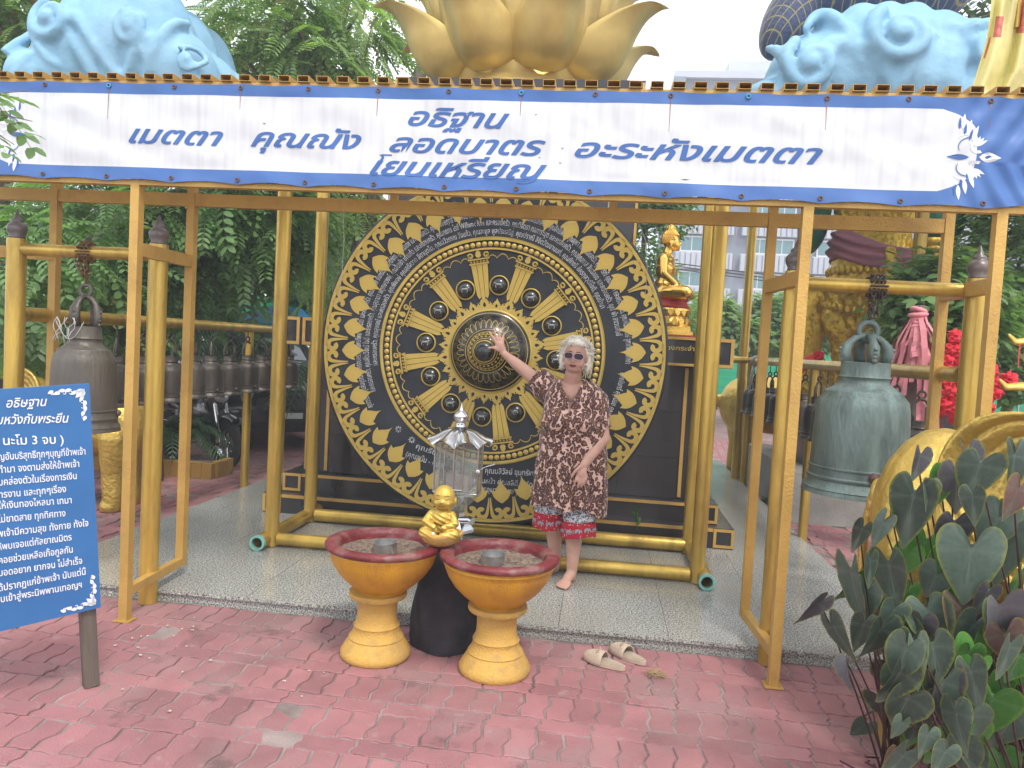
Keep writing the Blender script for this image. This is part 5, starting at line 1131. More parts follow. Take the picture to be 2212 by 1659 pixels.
bl('อธิษฐาน', 35, 318, 262, 308, .052, shear=.3); bl('สมหวังกับพระยืน', -62, 412, 382, 400, .052, shear=.3)
bl('( นะโม 3 จบ )', -30, 526, 352, 516, .050)
rows_ = [('ด้วยผลบุญอันบริสุทธิ์ทุกๆบุญที่ข้าพเจ้า', -170, 620, 472, 577), ('ได้กระทำมา จงตามส่งให้ข้าพเจ้า', -130, 690, 438, 645), ('มีความคล่องตัวในเรื่องการเงิน', -110, 758, 424, 712), ('การงาน และทุกๆเรื่อง', -28, 820, 365, 784), ('ให้เงินทองไหลมา เทมา', -8, 878, 396, 846), ('ไม่ขาดสาย ทุกทิศทาง', -12, 955, 362, 918), ('ข้าพเจ้ามีความสุข ทั้งกาย ทั้งใจ', -60, 1040, 488, 972), ('ให้พบเจอแต่กัลยาณมิตร', -30, 1110, 396, 1050), ('คอยช่วยเหลือเกื้อกูลกัน', -8, 1182, 402, 1118), ('ความอดอยาก ยากจน ไม่สำเร็จ', -80, 1262, 454, 1180), ('ได้ปรากฏแก่ข้าพเจ้า นับแต่นี้', -28, 1338, 474, 1240), ('จบเข้าสู่พระนิพพานเทอญฯ', -24, 1400, 452, 1312)]
for s, a, b_, c, d in rows_: bl(s, a, b_, c, d, .040)
def corner(cx_, cz_, sx_, sz_):
    P_, F_ = [], []
    def addp(p, f): o_ = len(P_); P_.extend(p); F_.extend([tuple(i+o_ for i in q) for q in f])
    for k in range(6):
        addp(*leafpoly(.012+.022*k, .010+.004*math.sin(k*2), .034-.002*k, .0075, .25+.25*math.sin(k*1.7), 6)); addp(*leafpoly(.010+.004*math.sin(k*2), .012+.022*k, .034-.002*k, .0075, PI/2-.25-.25*math.sin(k*1.7), 6))
        addp(*scroll_pts(.018+.022*k, .020, .003, .010-.001*k, 0, 4.2, .002, .004, 8)); addp(*scroll_pts(.020, .018+.022*k, .003, .010-.001*k, 0, 4.2, .002, .004, 8))
    addp(*leafpoly(.008, .008, .05, .012, PI/4, 6)); m_ = MB(); m_.add([(cx_-sx_*x, nf, cz_-sz_*z) for x, z in P_], F_); m_.obj('corner_scroll', white_print, sg)
corner(-.012, HS-.012, 1, 1); corner(-.012, .012, 1, -1); corner(-WS+.012, HS-.012, -1, 1); corner(-WS+.012, .012, -1, -1)
# ================================================================== THE WOMAN WITH HER HAND ON THE GONG
fem = thing('person', 'barefoot woman in leopard print tunic, sunglasses and pale curly hair touching the gong boss', 'person', (-.16, 4.98, .07))
O = Vector((-.16, 4.98, .07))
def Q(u, v, Y): return P(u, v, Y=Y)-O
Hc = Q(1243, 772, 4.92)
Rh = Euler((rad(-2), rad(4), rad(-6))).to_matrix()
def hp(x, y, z): return Hc+Rh @ Vector((x, -y, z))     # y forward (towards the camera)
mb = MB()
def hell(c, r, rot=None):
    t = MB().ball((0, 0, 0), r, 18, 12); R_ = Rh @ (Euler(rot).to_matrix() if rot else Matrix.Identity(3)); mb.add([R_ @ Vector(p)+hp(*c) for p in t.v], t.f)
hell((0, -.005, .028), (.074, .090, .085)); hell((0, .018, -.028), (.064, .070, .070)); hell((0, .052, -.072), (.030, .026, .020)); hell((0, .020, -.065), (.055, .050, .035))
for s_ in (-1, 1):
    hell((s_*.036, .052, -.036), (.028, .024, .028)); hell((s_*.030, .066, .022), (.022, .014, .008)); hell((s_*.076, -.004, -.008), (.010, .018, .030)); hell((s_*.013, .082, -.030), (.010, .010, .008))
cap(mb, hp(0, .082, .010), .009, hp(0, .094, -.026), .012); hell((0, .078, -.052), (.024, .012, .012))
nb = Q(1236, 826, 4.98)
cap(mb, hp(0, -.015, -.065), .052, nb, .060)
shR, shL = Q(1196, 852, 5.03), Q(1290, 866, 4.99)
ell(mb, (nb+Vector((.0, .015, -.08))), (.15, .10, .10)); ell(mb, nb+Vector((0, .01, -.26)), (.155, .115, .20)); cap(mb, nb+Vector((0, .02, -.5)), .13, nb+Vector((0, .02, -.70)), .15)
# raised arm
elR, wrR = Q(1136, 803, 5.14), Q(1090, 765, 5.205)
chain(mb, [shR, elR, elR.lerp(wrR, .5), wrR], [.060, .044, .038, .025])
hand_base = Q(1081, 750, 5.205)
cap(mb, wrR, .024, hand_base, .030, flat=.6, side=(1, 0, 0))
for (ub, vb, u1, v1, u2, v2, r) in ((1073, 742, 1064, 728, 1057, 717, .0088), (1077, 738, 1071, 724, 1067, 711, .009), (1082, 737, 1079, 723, 1078, 712, .0085), (1087, 741, 1087, 729, 1089, 720, .0078)):
    chain(mb, [Q(ub, vb, 5.215), Q(u1, v1, 5.225), Q(u2, v2, 5.24)], [r*1.15, r, r*.85], n=8)
chain(mb, [Q(1076, 756, 5.20), Q(1066, 751, 5.195), Q(1052, 752, 5.20)], [.014, .0105, .009], n=8)
ell(mb, Q(1079, 748, 5.205), (.032, .016, .034))
# hanging arm
elL, wrL = Q(1302, 946, 4.94), Q(1262, 1004, 4.79)
chain(mb, [shL, elL, elL.lerp(wrL, .5), wrL], [.062, .047, .040, .027])
pl_ = Q(1256, 1022, 4.77); cap(mb, wrL, .026, pl_, .032, flat=.55, side=(1, 0, .3))
for (ub, vb, u1, v1, u2, v2, r) in ((1248, 1026, 1244, 1036, 1240, 1046, .009), (1254, 1029, 1251, 1042, 1248, 1053, .0095), (1261, 1030, 1259, 1042, 1256, 1052, .009), (1267, 1026, 1266, 1036, 1263, 1045, .008)):
    chain(mb, [Q(ub, vb, 4.765), Q(u1, v1, 4.755), Q(u2, v2, 4.765)], [r*1.15, r, r*.8], n=8)
chain(mb, [Q(1254, 1008, 4.77), Q(1243, 1017, 4.755), Q(1236, 1027, 4.75)], [.014, .011, .009], n=8)
# legs
def leg(hip, knee, ank, toe_dir, sz=1):
    chain(mb, [hip, knee, knee.lerp(ank, .35)+Vector((0, .015, 0)), ank], [.098, .062, .060, .036])
    heel = Vector((ank.x, ank.y+.02, .028)); td = Vector(toe_dir).normalized(); sd = Vector((-td.y, td.x, 0)); ball_ = heel+td*.135+Vector((0, 0, -.006))
    cap(mb, ank, .037, heel, .030); chain(mb, [ank+td*.01+Vector((0, 0, -.03)), heel+td*.07+Vector((0, 0, .012)), ball_], [.034, .033, .024]); ell(mb, heel+td*.12+Vector((0, 0, -.006)), (.044, .050, .020))
    for i, (o_, l_, r) in enumerate(((-.034, .055, .0135), (-.014, .056, .0105), (.004, .052, .010), (.021, .044, .0095), (.036, .034, .009))):
        cap(mb, heel+td*.135+sd*o_*-1+Vector((0, 0, -.010)), r, heel+td*(.135+l_)+sd*o_*-1+Vector((0, 0, -.016)), r*.9, n=8)
anL = Q(1236, 1222, 4.96); anR = Q(1199, 1213, 5.13)
leg(Vector((.09, .0, .80)), Vector((.06, -.02, .44)), Vector((anL.x, anL.y, .095)), (-.35, -1, 0)); leg(Vector((-.10, .03, .80)), Vector((-.09, .06, .44)), Vector((anR.x, anR.y, .095)), (-.6, -1, 0))
bod = fuse(mb, 'body', skin, .0055, 3)
a = np.empty(len(bod.vertices)*3, dtype=np.float32); bod.vertices.foreach_get('co', a); a = a.reshape(-1, 3); a[:, 2] = np.maximum(a[:, 2], .002); bod.vertices.foreach_set('co', a.ravel()); bod.update()
body = link('body', bod, fem)
def hobj(name, m_, mt, smooth=True):
    me = MB(); me.add([Hc+Rh @ Vector((p[0], -p[1], p[2])) for p in m_.v], [tuple(reversed(f)) for f in m_.f]); return me.obj(name, mt, fem, smooth)
m = MB(); m.tube([(-.024, .076, -.054), (-.012, .087, -.051), (0, .089, -.053), (.012, .087, -.051), (.024, .076, -.054)], [.002, .0045, .004, .0045, .002], 8); m.tube([(-.022, .077, -.056), (0, .088, -.060), (.022, .077, -.056)], [.002, .0055, .002], 8); hobj('lips', m, lips_mat)
m = MB()
for s_ in (-1, 1): m.tube([(s_*.014, .089, .030), (s_*.03, .086, .034), (s_*.048, .076, .028)], [.003, .0032, .0015], 6)
hobj('eyebrow', m, mat('brow_brown', (.12, .07, .06), .8))
m = MB(); fr_ = MB()
for s_ in (-1, 1):
    pts = []
    for i in range(20):
        a_ = 2*PI*i/20; x = .0285*abs(math.cos(a_))**.75*math.copysign(1, math.cos(a_)); z = .0205*abs(math.sin(a_))**.75*math.copysign(1, math.sin(a_)); pts.append((s_*.032+x, .101-abs(s_*.032+x)**2*6, .008+z-.003))
    m.add(pts, [tuple(range(20)) if s_ > 0 else tuple(range(19, -1, -1))]); fr_.tube(pts+[pts[0]], .0016, 5, caps=False); fr_.tube([(s_*.060, .082, .014), (s_*.074, .05, .012), (s_*.082, -.005, .008)], .002, 5)
fr_.tube([(-.006, .102, .014), (0, .104, .016), (.006, .102, .014)], .0018, 5)
hobj('sunglass_lens', m, lens_mat); hobj('glasses_frame', fr_, rim_mat)
# hair
mb = MB(); hell((0, -.028, .042), (.084, .090, .080)); hell((0, -.045, -.02), (.082, .070, .08)); hell((0, .035, .092), (.060, .045, .024))
for s_ in (-1, 1): hell((s_*.084, -.03, -.02), (.022, .042, .075))
hm = MB()
def tuft_h(p0, d, L_, r0, cu, seed):
    rr = random.Random(seed); pts = []; p = Vector(p0); d = Vector(d).normalized(); side = d.orthogonal().normalized(); side.rotate(Matrix.Rotation(rr.uniform(0, 6.28), 3, d)); n_ = 6
    for i in range(n_+1):
        t_ = i/n_; pts.append(p + d*L_*t_ + side*cu*math.sin(t_*PI*1.6) + side.cross(d)*cu*.8*math.cos(t_*PI*2.2) + Vector((0, 0, -L_*.2*t_*t_)))
    hm.tube([hp(*q) for q in pts], [r0*(1-.75*(i/n_)**1.5) for i in range(n_+1)], 5, flat=.6)
for k in range(760):
    z = random.uniform(-.55, 1); a_ = random.uniform(0, 2*PI); cx = math.sqrt(1-z*z); x, y_ = cx*math.cos(a_), cx*math.sin(a_)
    if y_ > .25 and z < .52: continue
    if y_ > .0 and z < .15 and abs(x) < .9: continue
    p0 = (x*.080, -.028+y_*.088, .036+z*.084)
    L_ = random.uniform(.025, .045) if z > .2 else random.uniform(.03, .055); down = -.5 if z < .3 else .1
    tuft_h(p0, (x*.75+random.uniform(-.35, .35), y_*.6+random.uniform(-.3, .3) + (.5 if z > .6 else 0), z*.45+down+random.uniform(-.35, .2)), L_, random.uniform(.005, .009), random.uniform(.010, .018), k)
for k in range(50):
    s_ = random.choice((-1, 1)); p0 = (s_*random.uniform(.066, .082), random.uniform(-.07, .0), random.uniform(-.07, .0)); tuft_h(p0, (s_*random.uniform(.1, .8), random.uniform(-.2, .2), -.9), random.uniform(.02, .035) if s_ < 0 else random.uniform(.03, .05), random.uniform(.005, .009), random.uniform(.008, .018), k+999)
for k in range(40):
    x = random.uniform(-.055, .055); tuft_h((x, .045, .098-abs(x)*.25), (x*4+random.uniform(-.4, .4), .6, -.15), random.uniform(.03, .045), .0055, .008, k+2000)
hs = fuse(mb, 'hair', hair_mat, .006, 3, lambda a: a+np.stack([wob(a, 90)*.004, wob(a, 80, 2)*.004, wob(a, 85, 5)*.004], 1))
ho = link('hair', hs, fem); o = hm.obj('curls', hair_mat, ho, smooth=True); tag(o, kind='stuff')
m = MB(); m.ball((.080, .004, -.050), .005, 8, 6); hobj('earring', m, gold_bright)
m = MB(); m.tube([(.062, -.09, .075), (.082, -.06, .060), (.088, -.03, .04)], .008, 6); hobj('hair_clip', m, mat('magenta_clip', (.35, .04, .12), .4))
# tunic
leo = bpy.data.materials.new('leopard_print'); leo.use_nodes = True; t = leo.node_tree; nd = t.nodes; l = t.links.new; b = nd['Principled BSDF']; b.inputs['Roughness'].default_value = .7; b.inputs['Sheen Weight'].default_value = .2
tc = nd.new('ShaderNodeTexCoord'); nz = nd.new('ShaderNodeTexNoise'); nz.inputs['Scale'].default_value = 22; nz.inputs['Detail'].default_value = 2; l(tc.outputs['Object'], nz.inputs['Vector'])
mm = nd.new('ShaderNodeMix'); mm.data_type = 'RGBA'; mm.blend_type = 'LINEAR_LIGHT'; mm.inputs[0].default_value = .022; l(tc.outputs['Object'], mm.inputs[6]); l(nz.outputs['Color'], mm.inputs[7])
mp = nd.new('ShaderNodeMapping'); mp.inputs['Scale'].default_value = (1.15, 1.0, .85); l(mm.outputs[2], mp.inputs[0])
vo = nd.new('ShaderNodeTexVoronoi'); vo.inputs['Scale'].default_value = 40; vo.inputs['Randomness'].default_value = .85; l(mp.outputs[0], vo.inputs['Vector'])
n2 = nd.new('ShaderNodeTexNoise'); n2.inputs['Scale'].default_value = 60; n2.inputs['Detail'].default_value = 1; l(tc.outputs['Object'], n2.inputs['Vector'])
ad = nd.new('ShaderNodeMath'); ad.operation = 'MULTIPLY_ADD'; l(n2.outputs['Fac'], ad.inputs[0]); ad.inputs[1].default_value = .34; l(vo.outputs['Distance'], ad.inputs[2])
rp = nd.new('ShaderNodeValToRGB'); rp.color_ramp.interpolation = 'LINEAR'; e = rp.color_ramp.elements; e[0].position = .42; e[0].color = (.26, .11, .045, 1); e[1].position = .49; e[1].color = (.060, .016, .014, 1)
for pos, col in ((.765, (.045, .012, .012, 1)), (.815, (.56, .35, .28, 1)), (1, (.68, .45, .36, 1))): q = e.new(pos); q.color = col
l(ad.outputs[0], rp.inputs[0]); l(rp.outputs[0], b.inputs['Base Color'])
mb = MB(); X0 = nb.x
rings = [(.505, .245, .185), (.60, .240, .18), (.75, .228, .175), (.90, .220, .170), (1.02, .217, .168), (1.12, .212, .160), (1.20, .203, .145), (1.28, .172, .110), (1.335, .115, .08), (1.36, .078, .066)]
n_ = 48; vs = []
for z, rx, ry in rings:
    cx_ = .025+(.0 if z > .9 else (.9-z)*-.02); cx_ += (X0-.01 if z > 1.25 else X0*.5)
    for k in range(n_): an = 2*PI*k/n_; c_, s2 = math.cos(an), math.sin(an); vs.append((cx_+rx*math.copysign(abs(c_)**.9, c_), .01+ry*math.copysign(abs(s2)**.85, s2), z-.0))
fs = [(i*n_+k, i*n_+(k+1) % n_, (i+1)*n_+(k+1) % n_, (i+1)*n_+k) for i in range(len(rings)-1) for k in range(n_)]; fs += [tuple(range(n_-1, -1, -1)), tuple((len(rings)-1)*n_+k for k in range(n_))]
mb.add(vs, fs)
slR = Q(1160, 818, 5.08); smb = MB(); chain(smb, [shR+Vector((.07, 0, -.03)), shR+Vector((.0, 0, -.01)), slR+(slR-shR).normalized()*.03], [.088, .092, .092])
slL = Q(1292, 921, 4.965); chain(smb, [shL+Vector((-.06, 0, -.02)), shL+Vector((.0, 0, -.01)), slL+(slL-shL).normalized()*.03], [.080, .080, .084])
ell(mb, (X0-.085, -.10, 1.06), (.10, .09, .09)); ell(mb, (X0+.075, -.10, 1.06), (.10, .09, .09))
def tw(a):
    a = a.copy(); z = a[:, 2]; an = np.arctan2(a[:, 1]-.01, a[:, 0]-.0); k = np.clip((1.05-z)/.5, 0, 1)
    f_ = k*.012*np.sin(an*11+1.2*np.sin(z*5))+k*.006*np.sin(an*23+z*6)+.005*wob(a, 22)+.0035*wob(a, 55, 3)
    inb = np.abs(a[:, 0]-.02) < .30; a[:, 0] += np.cos(an)*f_*inb; a[:, 1] += np.sin(an)*f_*inb
    low = z < .56; a[low, 2] += (-.055*np.clip((a[low, 0]-.06)/.2, 0, 1)+.02*np.sin(an[low]*5)+.03*np.clip((-.15-a[low, 0])/.15, 0, 1))
    return a
tun = fuse(mb, 'tunic', leo, .010, 4, tw)
# open the neck, the sleeves and the hem
import bmesh
bmh = bmesh.new(); bmh.from_mesh(tun); dR, dL = (slR-shR).normalized(), (slL-shL).normalized(); kill = []
for f in bmh.faces:
    c_ = f.calc_center_median(); vv_ = c_.z-(nb.z-.185)
    if vv_ > 0 and c_.y < .0 and abs(c_.x-(nb.x-.004)) < vv_*.36+.002 and c_.z < nb.z+.05: kill.append(f)
    elif c_.z > nb.z+.015 and (c_-nb).xy.length < .12: kill.append(f)
    elif f.normal.z < -.9 and c_.z < .62 and abs(c_.x) < .22 and abs(c_.y) < .15: kill.append(f)
bmesh.ops.delete(bmh, geom=kill, context='FACES'); bmh.to_mesh(tun); bmh.free()
to = link('tunic', tun, fem); md = to.modifiers.new('t', 'SOLIDIFY'); md.thickness = .004; md.offset = -1
def slw(a):
    a = a.copy(); k = .006*wob(a, 22)+.005*wob(a, 50, 3); a[:, 1] += k; a[:, 2] += k; return a
slv = fuse(smb, 'sleeves', leo, .010, 3, slw); bmh = bmesh.new(); bmh.from_mesh(slv)
bmesh.ops.delete(bmh, geom=[f for f in bmh.faces if (f.calc_center_median()-slR).dot(dR) > .0 and (f.calc_center_median()-slR).length < .16 or ((f.calc_center_median()-slL).dot(dL) > .0 and (f.calc_center_median()-slL).length < .16)], context='FACES'); bmh.to_mesh(slv); bmh.free()
so = link('sleeve', slv, to); md = so.modifiers.new('t', 'SOLIDIFY'); md.thickness = .004; md.offset = -1
m = MB(); m.tube([nb+Vector((-.068, -.05, -.035)), nb+Vector((-.045, -.095, -.07)), nb+Vector((-.018, -.135, -.13)), nb+Vector((-.004, -.15, -.185))], [.010, .010, .008, .006], 8, flat=.5); m.tube([nb+Vector((.062, -.05, -.035)), nb+Vector((.040, -.095, -.07)), nb+Vector((.014, -.135, -.13)), nb+Vector((-.002, -.15, -.185))], [.010, .010, .008, .006], 8, flat=.5); m.tube([nb+Vector((-.068, -.05, -.035)), nb+Vector((-.05, .04, -.01)), nb+Vector((0, .07, .0)), nb+Vector((.05, .04, -.01)), nb+Vector((.062, -.05, -.035))], .012, 8, flat=.5); m.obj('collar', leo, fem, smooth=True)
# shorts
sh_m = bpy.data.materials.new('shorts_white_pattern'); sh_m.use_nodes = True; t = sh_m.node_tree; nd = t.nodes; l = t.links.new; b = nd['Principled BSDF']; b.inputs['Roughness'].default_value = .75
tc = nd.new('ShaderNodeTexCoord'); nz = nd.new('ShaderNodeTexNoise'); nz.inputs['Scale'].default_value = 55; nz.inputs['Detail'].default_value = 3; nz.inputs['Distortion'].default_value = 1.5; l(tc.outputs['Object'], nz.inputs['Vector']); rp = nd.new('ShaderNodeValToRGB'); rp.color_ramp.elements[0].position = .47; rp.color_ramp.elements[0].color = (.10, .10, .12, 1); rp.color_ramp.elements[1].position = .53; rp.color_ramp.elements[1].color = (.62, .62, .66, 1); l(nz.outputs['Fac'], rp.inputs[0]); l(rp.outputs[0], b.inputs['Base Color'])
sh_r = bpy.data.materials.new('shorts_red_band'); sh_r.use_nodes = True; t = sh_r.node_tree; nd = t.nodes; l = t.links.new; b = nd['Principled BSDF']; b.inputs['Roughness'].default_value = .75
tc = nd.new('ShaderNodeTexCoord'); vo = nd.new('ShaderNodeTexVoronoi'); vo.inputs['Scale'].default_value = 55; l(tc.outputs['Object'], vo.inputs['Vector']); rp = nd.new('ShaderNodeValToRGB'); rp.color_ramp.elements[0].position = .18; rp.color_ramp.elements[0].color = (.6, .5, .5, 1); rp.color_ramp.elements[1].position = .24; rp.color_ramp.elements[1].color = (.42, .008, .025, 1); l(vo.outputs['Distance'], rp.inputs[0]); l(rp.outputs[0], b.inputs['Base Color'])
grey_el = mat('grey_elephant_print', (.28, .28, .31), .8, 0, .2, 80)
for (cx_, cy_, z0, sl) in ((-.105, .05, .345, 0), (.085, -.015, .315, 0)):
    m = MB(); n_ = 40; zs = [z0, z0+.008, z0+.03, z0+.07, z0+.098, z0+.101, z0+.13, z0+.22, z0+.33, z0+.45]; vs = []
    for z in zs:
        rx = .112+.004*math.sin(z*40); ry = .108
        for k in range(n_): an = 2*PI*k/n_; f_ = 1+.035*math.sin(an*5+cx_*30)+.02*math.sin(an*9+z*12); vs.append((cx_+rx*f_*math.cos(an), cy_+ry*f_*math.sin(an), z+(.012*math.sin(an*2+cx_*40) if z < z0+.1 else .0)))
    for i in range(len(zs)-1):
        for k in range(n_): m.add([], []); m.f.append((i*n_+k, i*n_+(k+1) % n_, (i+1)*n_+(k+1) % n_, (i+1)*n_+k)); m.mi.append(1 if zs[i] < z0+.099 else 0)
    m.v = vs; o = m.obj('shorts_leg', [sh_m, sh_r], fem, smooth=True); md = o.modifiers.new('t', 'SOLIDIFY'); md.thickness = .004; md.offset = -1
    for k in range(7):
        an = -PI*.98+k*PI/6.2; x, y_ = cx_+.1165*math.cos(an), cy_+.1125*math.sin(an); em = MB(); tx = Vector((-math.sin(an), math.cos(an), 0)); nn = Vector((math.cos(an), math.sin(an), 0))
        body_p = [(-.022, -.012), (-.022, .006), (-.014, .014), (.006, .015), (.012, .010), (.018, .014), (.024, .006), (.026, -.010), (.022, -.012), (.020, 0), (.014, -.002), (.012, -.014), (.006, -.014), (.004, -.004), (-.008, -.004), (-.010, -.014), (-.016, -.014)]
        em.add([Vector((x, y_, z0+.048+.012*math.sin(an*2+cx_*40)))+tx*a_+Vector((0, 0, 1))*b2+nn*.004 for a_, b2 in body_p], [tuple(range(len(body_p)))]); em.obj('elephant_print', grey_el, o)
# ================================================================== TREES AND PLANTS
def rotm(a, b_, c): return np.array(Euler((a, b_, c)).to_matrix())
def frond_template(L_=.34, pairs=8, ll=.075, lw=.016, droop=.25):
    V, F = [], []
    for i in range(pairs):
        t_ = (i+.8)/pairs; y_ = L_*t_; z = -droop*L_*t_*t_
        for s_ in (-1, 1):
            k = ll*(1-.25*abs(t_-.5)); a = rad(62-22*t_); dx, dy = s_*math.sin(a), math.cos(a); px, py = -dy*s_, dx*s_
            pts = [(0, 0), (.25, .8), (.6, 1), (.88, .6), (1, 0), (.88, -.6), (.6, -1), (.25, -.8)]; o_ = len(V)
            for a_, b_ in pts: V.append((dx*k*a_+px*lw*b_*.9, y_+dy*k*a_+py*lw*b_*.9, z-.22*k*a_*a_+.006*abs(b_)))
            F.append(tuple(range(o_, o_+8)))
    o_ = len(V); w_ = .002; V += [(-w_, 0, 0), (w_, 0, 0), (w_, L_*.5, -droop*L_*.25), (-w_, L_*.5, -droop*L_*.25), (w_, L_, -droop*L_), (-w_, L_, -droop*L_)]; F += [(o_, o_+1, o_+2, o_+3), (o_+3, o_+2, o_+4, o_+5)]
    return np.array(V), F
def leafy_template(n_=10, R_=.12, lw=.018, ll=.06):
    V, F = [], []
    for i in range(n_):
        a = i*2.4; t_ = i/n_; p = np.array([R_*.6*t_*math.cos(a), R_*.6*t_*math.sin(a), R_*t_]); d = np.array([math.cos(a), math.sin(a), .25-.5*t_*0]); s_ = np.array([-math.sin(a), math.cos(a), 0]); o_ = len(V)
        for a_, b_ in ((0, 0), (.3, 1), (.7, .8), (1, 0), (.7, -.8), (.3, -1)): V.append(p+d*ll*a_+s_*lw*b_+np.array([0, 0, -.25*ll*a_*a_]))
        F.append(tuple(range(o_, o_+6)))
    return np.array(V), F
def scatter(name, tmpl, items, mt, parent=None, kind='stuff', loc=(0, 0, 0)):
    V, F = tmpl; nv = len(V); VV = []; sizes = np.array([len(f) for f in F]); fl = np.concatenate([np.array(f) for f in F])
    for (p, R_, s_) in items: VV.append(V @ (R_*s_).T + np.array(p))
    VV = np.concatenate(VV)-np.array(loc); N_ = len(items); loops = (fl[None, :]+np.arange(N_)[:, None]*nv).ravel(); tot = np.tile(sizes, N_); st_ = np.concatenate([[0], np.cumsum(tot)[:-1]])
    me = bpy.data.meshes.new(name); me.vertices.add(len(VV)); me.vertices.foreach_set('co', VV.astype(np.float32).ravel()); me.loops.add(len(loops)); me.loops.foreach_set('vertex_index', loops.astype(np.int32)); me.polygons.add(len(tot)); me.polygons.foreach_set('loop_start', st_.astype(np.int32)); me.polygons.foreach_set('loop_total', tot.astype(np.int32)); me.materials.append(mt); me.update(calc_edges=True)
    o = link(name, me, parent); 
    if kind: tag(o, kind=kind)
    return o
FT = frond_template(); FT2 = frond_template(.42, 10, .085, .019, .35); LT = leafy_template(); LT2 = leafy_template(12, .2, .03, .12)
FT3 = frond_template(.30, 6, .095, .024, .5); FT4 = frond_template(.5, 13, .07, .015, .15)
def blobs_points(blobs, n_, seed):
    r = np.random.RandomState(seed); vol = np.array([b_[1][0]*b_[1][1]*b_[1][2] for b_ in blobs])**.7; pr = vol/vol.sum(); out_ = []
    for k in range(n_):
        b_ = blobs[r.choice(len(blobs), p=pr)]; d = r.normal(size=3); d /= np.linalg.norm(d); q = r.uniform(.35, 1)**.5; p = np.array(b_[0])+d*np.array(b_[1])*q; out_.append((p, d, r))
    return out_
def tree(name, label, base, trunk, blobs, n_, tmpl, mt, seed, sc=1, droop=.4, group=None, flowers=None, limb_r=.05, kind='tree'):
    """trunk: list of (point, radius); blobs: list of (centre, radii)"""
    t_ = thing(name, label, kind, base, 0, group); m_ = MB(); b0 = Vector(base); m_.tube([Vector(p)-b0 for p, r in trunk], [r for p, r in trunk], 10); tp = Vector(trunk[-1][0])-b0; md_ = Vector(trunk[len(trunk)//2][0])-b0
    for (c, r_) in blobs:
        c = Vector(c)-b0; s0 = tp if (c-tp).length < (c-md_).length else md_; mid = s0.lerp(c, .5)+Vector((random.uniform(-.2, .2), random.uniform(-.2, .2), .1)); m_.tube([s0, mid, c], [limb_r, limb_r*.7, limb_r*.3], 7)
        for k in range(4):
            e_ = c+Vector([random.uniform(-.8, .8)*r_[i] for i in range(3)]); m_.tube([mid.lerp(c, .6), e_], [limb_r*.35, limb_r*.12], 5)
    m_.obj('trunk', bark, t_, smooth=True); its = []
    for p, d, r in blobs_points(blobs, n_, seed):
        yaw = math.atan2(-d[0], d[1])+r.uniform(-.9, .9); pitch = -droop+.5*d[2]+r.uniform(-.5, .4); its.append((p, rotm(pitch, r.uniform(-.5, .5), yaw), sc*r.uniform(.8, 1.5)))
    scatter('crown', tmpl, its[::3]+its[1::3], mt, t_, loc=base); alt = {id(FT): FT3, id(FT2): FT4}.get(id(tmpl)); scatter('crown', alt or tmpl, [(p, R_, s_*1.0) for p, R_, s_ in its[2::3]], mt if seed % 2 else (leaf_l if mt is leaf_m else mt), t_, loc=base)
    if flowers:
        fm, fn = flowers; fb_ = MB()
        for p, d, r in blobs_points(blobs, fn, seed+50):
            p = Vector(p)-b0
            for q in range(26): s_ = r.uniform(.012, .026); c_ = p+Vector((r.normal()*.05, r.normal()*.05, -abs(r.normal())*.22)); a_ = r.uniform(0, 6); fb_.add([c_+Vector((s_*math.cos(a_+w_*1.57), s_*math.sin(a_+w_*1.57)*.6, s_*math.sin(a_*3+w_*1.57))) for w_ in range(4)], [(0, 1, 2, 3)])
        tag(fb_.obj('blossom', fm, t_), kind='stuff')
    return t_
def ub(u, v, Y, rx, rz_, ry=None): p = P(u, v, Y=Y); return (tuple(p), (rx, ry or rx*.8, rz_))
# left, close: the compound-leaved tree with pale hanging blossom
tree('flowering_tree', 'broad feathery-leaved tree with pale yellow blossom filling the left side behind the bells', (-4.6, 7.4, 0), [((-4.6, 7.4, 0), .17), ((-4.75, 7.5, 1.4), .15), ((-4.5, 7.7, 2.8), .12), ((-4.2, 8.0, 4.2), .09)],
     [ub(90, 560, 6.6, .9, .5), ub(250, 470, 7.2, .9, .5), ub(430, 430, 7.6, .8, .5), ub(560, 500, 7.9, .6, .45), ub(470, 580, 8.0, .55, .4), ub(190, 660, 7.0, .7, .4), ub(560, 450, 8.1, .8, .4), ub(330, 620, 7.8, .7, .45), ub(80, 700, 7.4, .6, .35), ub(640, 480, 9, .5, .5)], 1500, FT, leaf_m, 3, 1.0, flowers=(flower_y, 26))
tree('flowering_tree', 'tall feathery tree with pink and yellow blossom rising above the banner left of the lotus', (-3.4, 10.5, 0), [((-3.4, 10.5, 0), .16), ((-3.5, 10.5, 2.5), .14), ((-3.2, 10.6, 4.2), .12), ((-2.6, 10.6, 5.6), .09), ((-2.2, 10.6, 7.0), .06)],
     [ub(560, 60, 9.8, .9, .6), ub(650, 140, 9.8, .8, .5), ub(720, 40, 10.2, .8, .7), ub(780, 120, 10, .40, .5), ub(520, 150, 9.5, .5, .4), ub(700, 420, 10.4, .7, .5), ub(760, 430, 10.6, .35, .4), ub(590, 10, 10, .8, .5), ub(780, -20, 10.4, .4, .4), ub(700, 560, 10.8, .4, .7)], 760, FT2, leaf_l, 5, 1.05, flowers=(flower_y, 60), limb_r=.07)
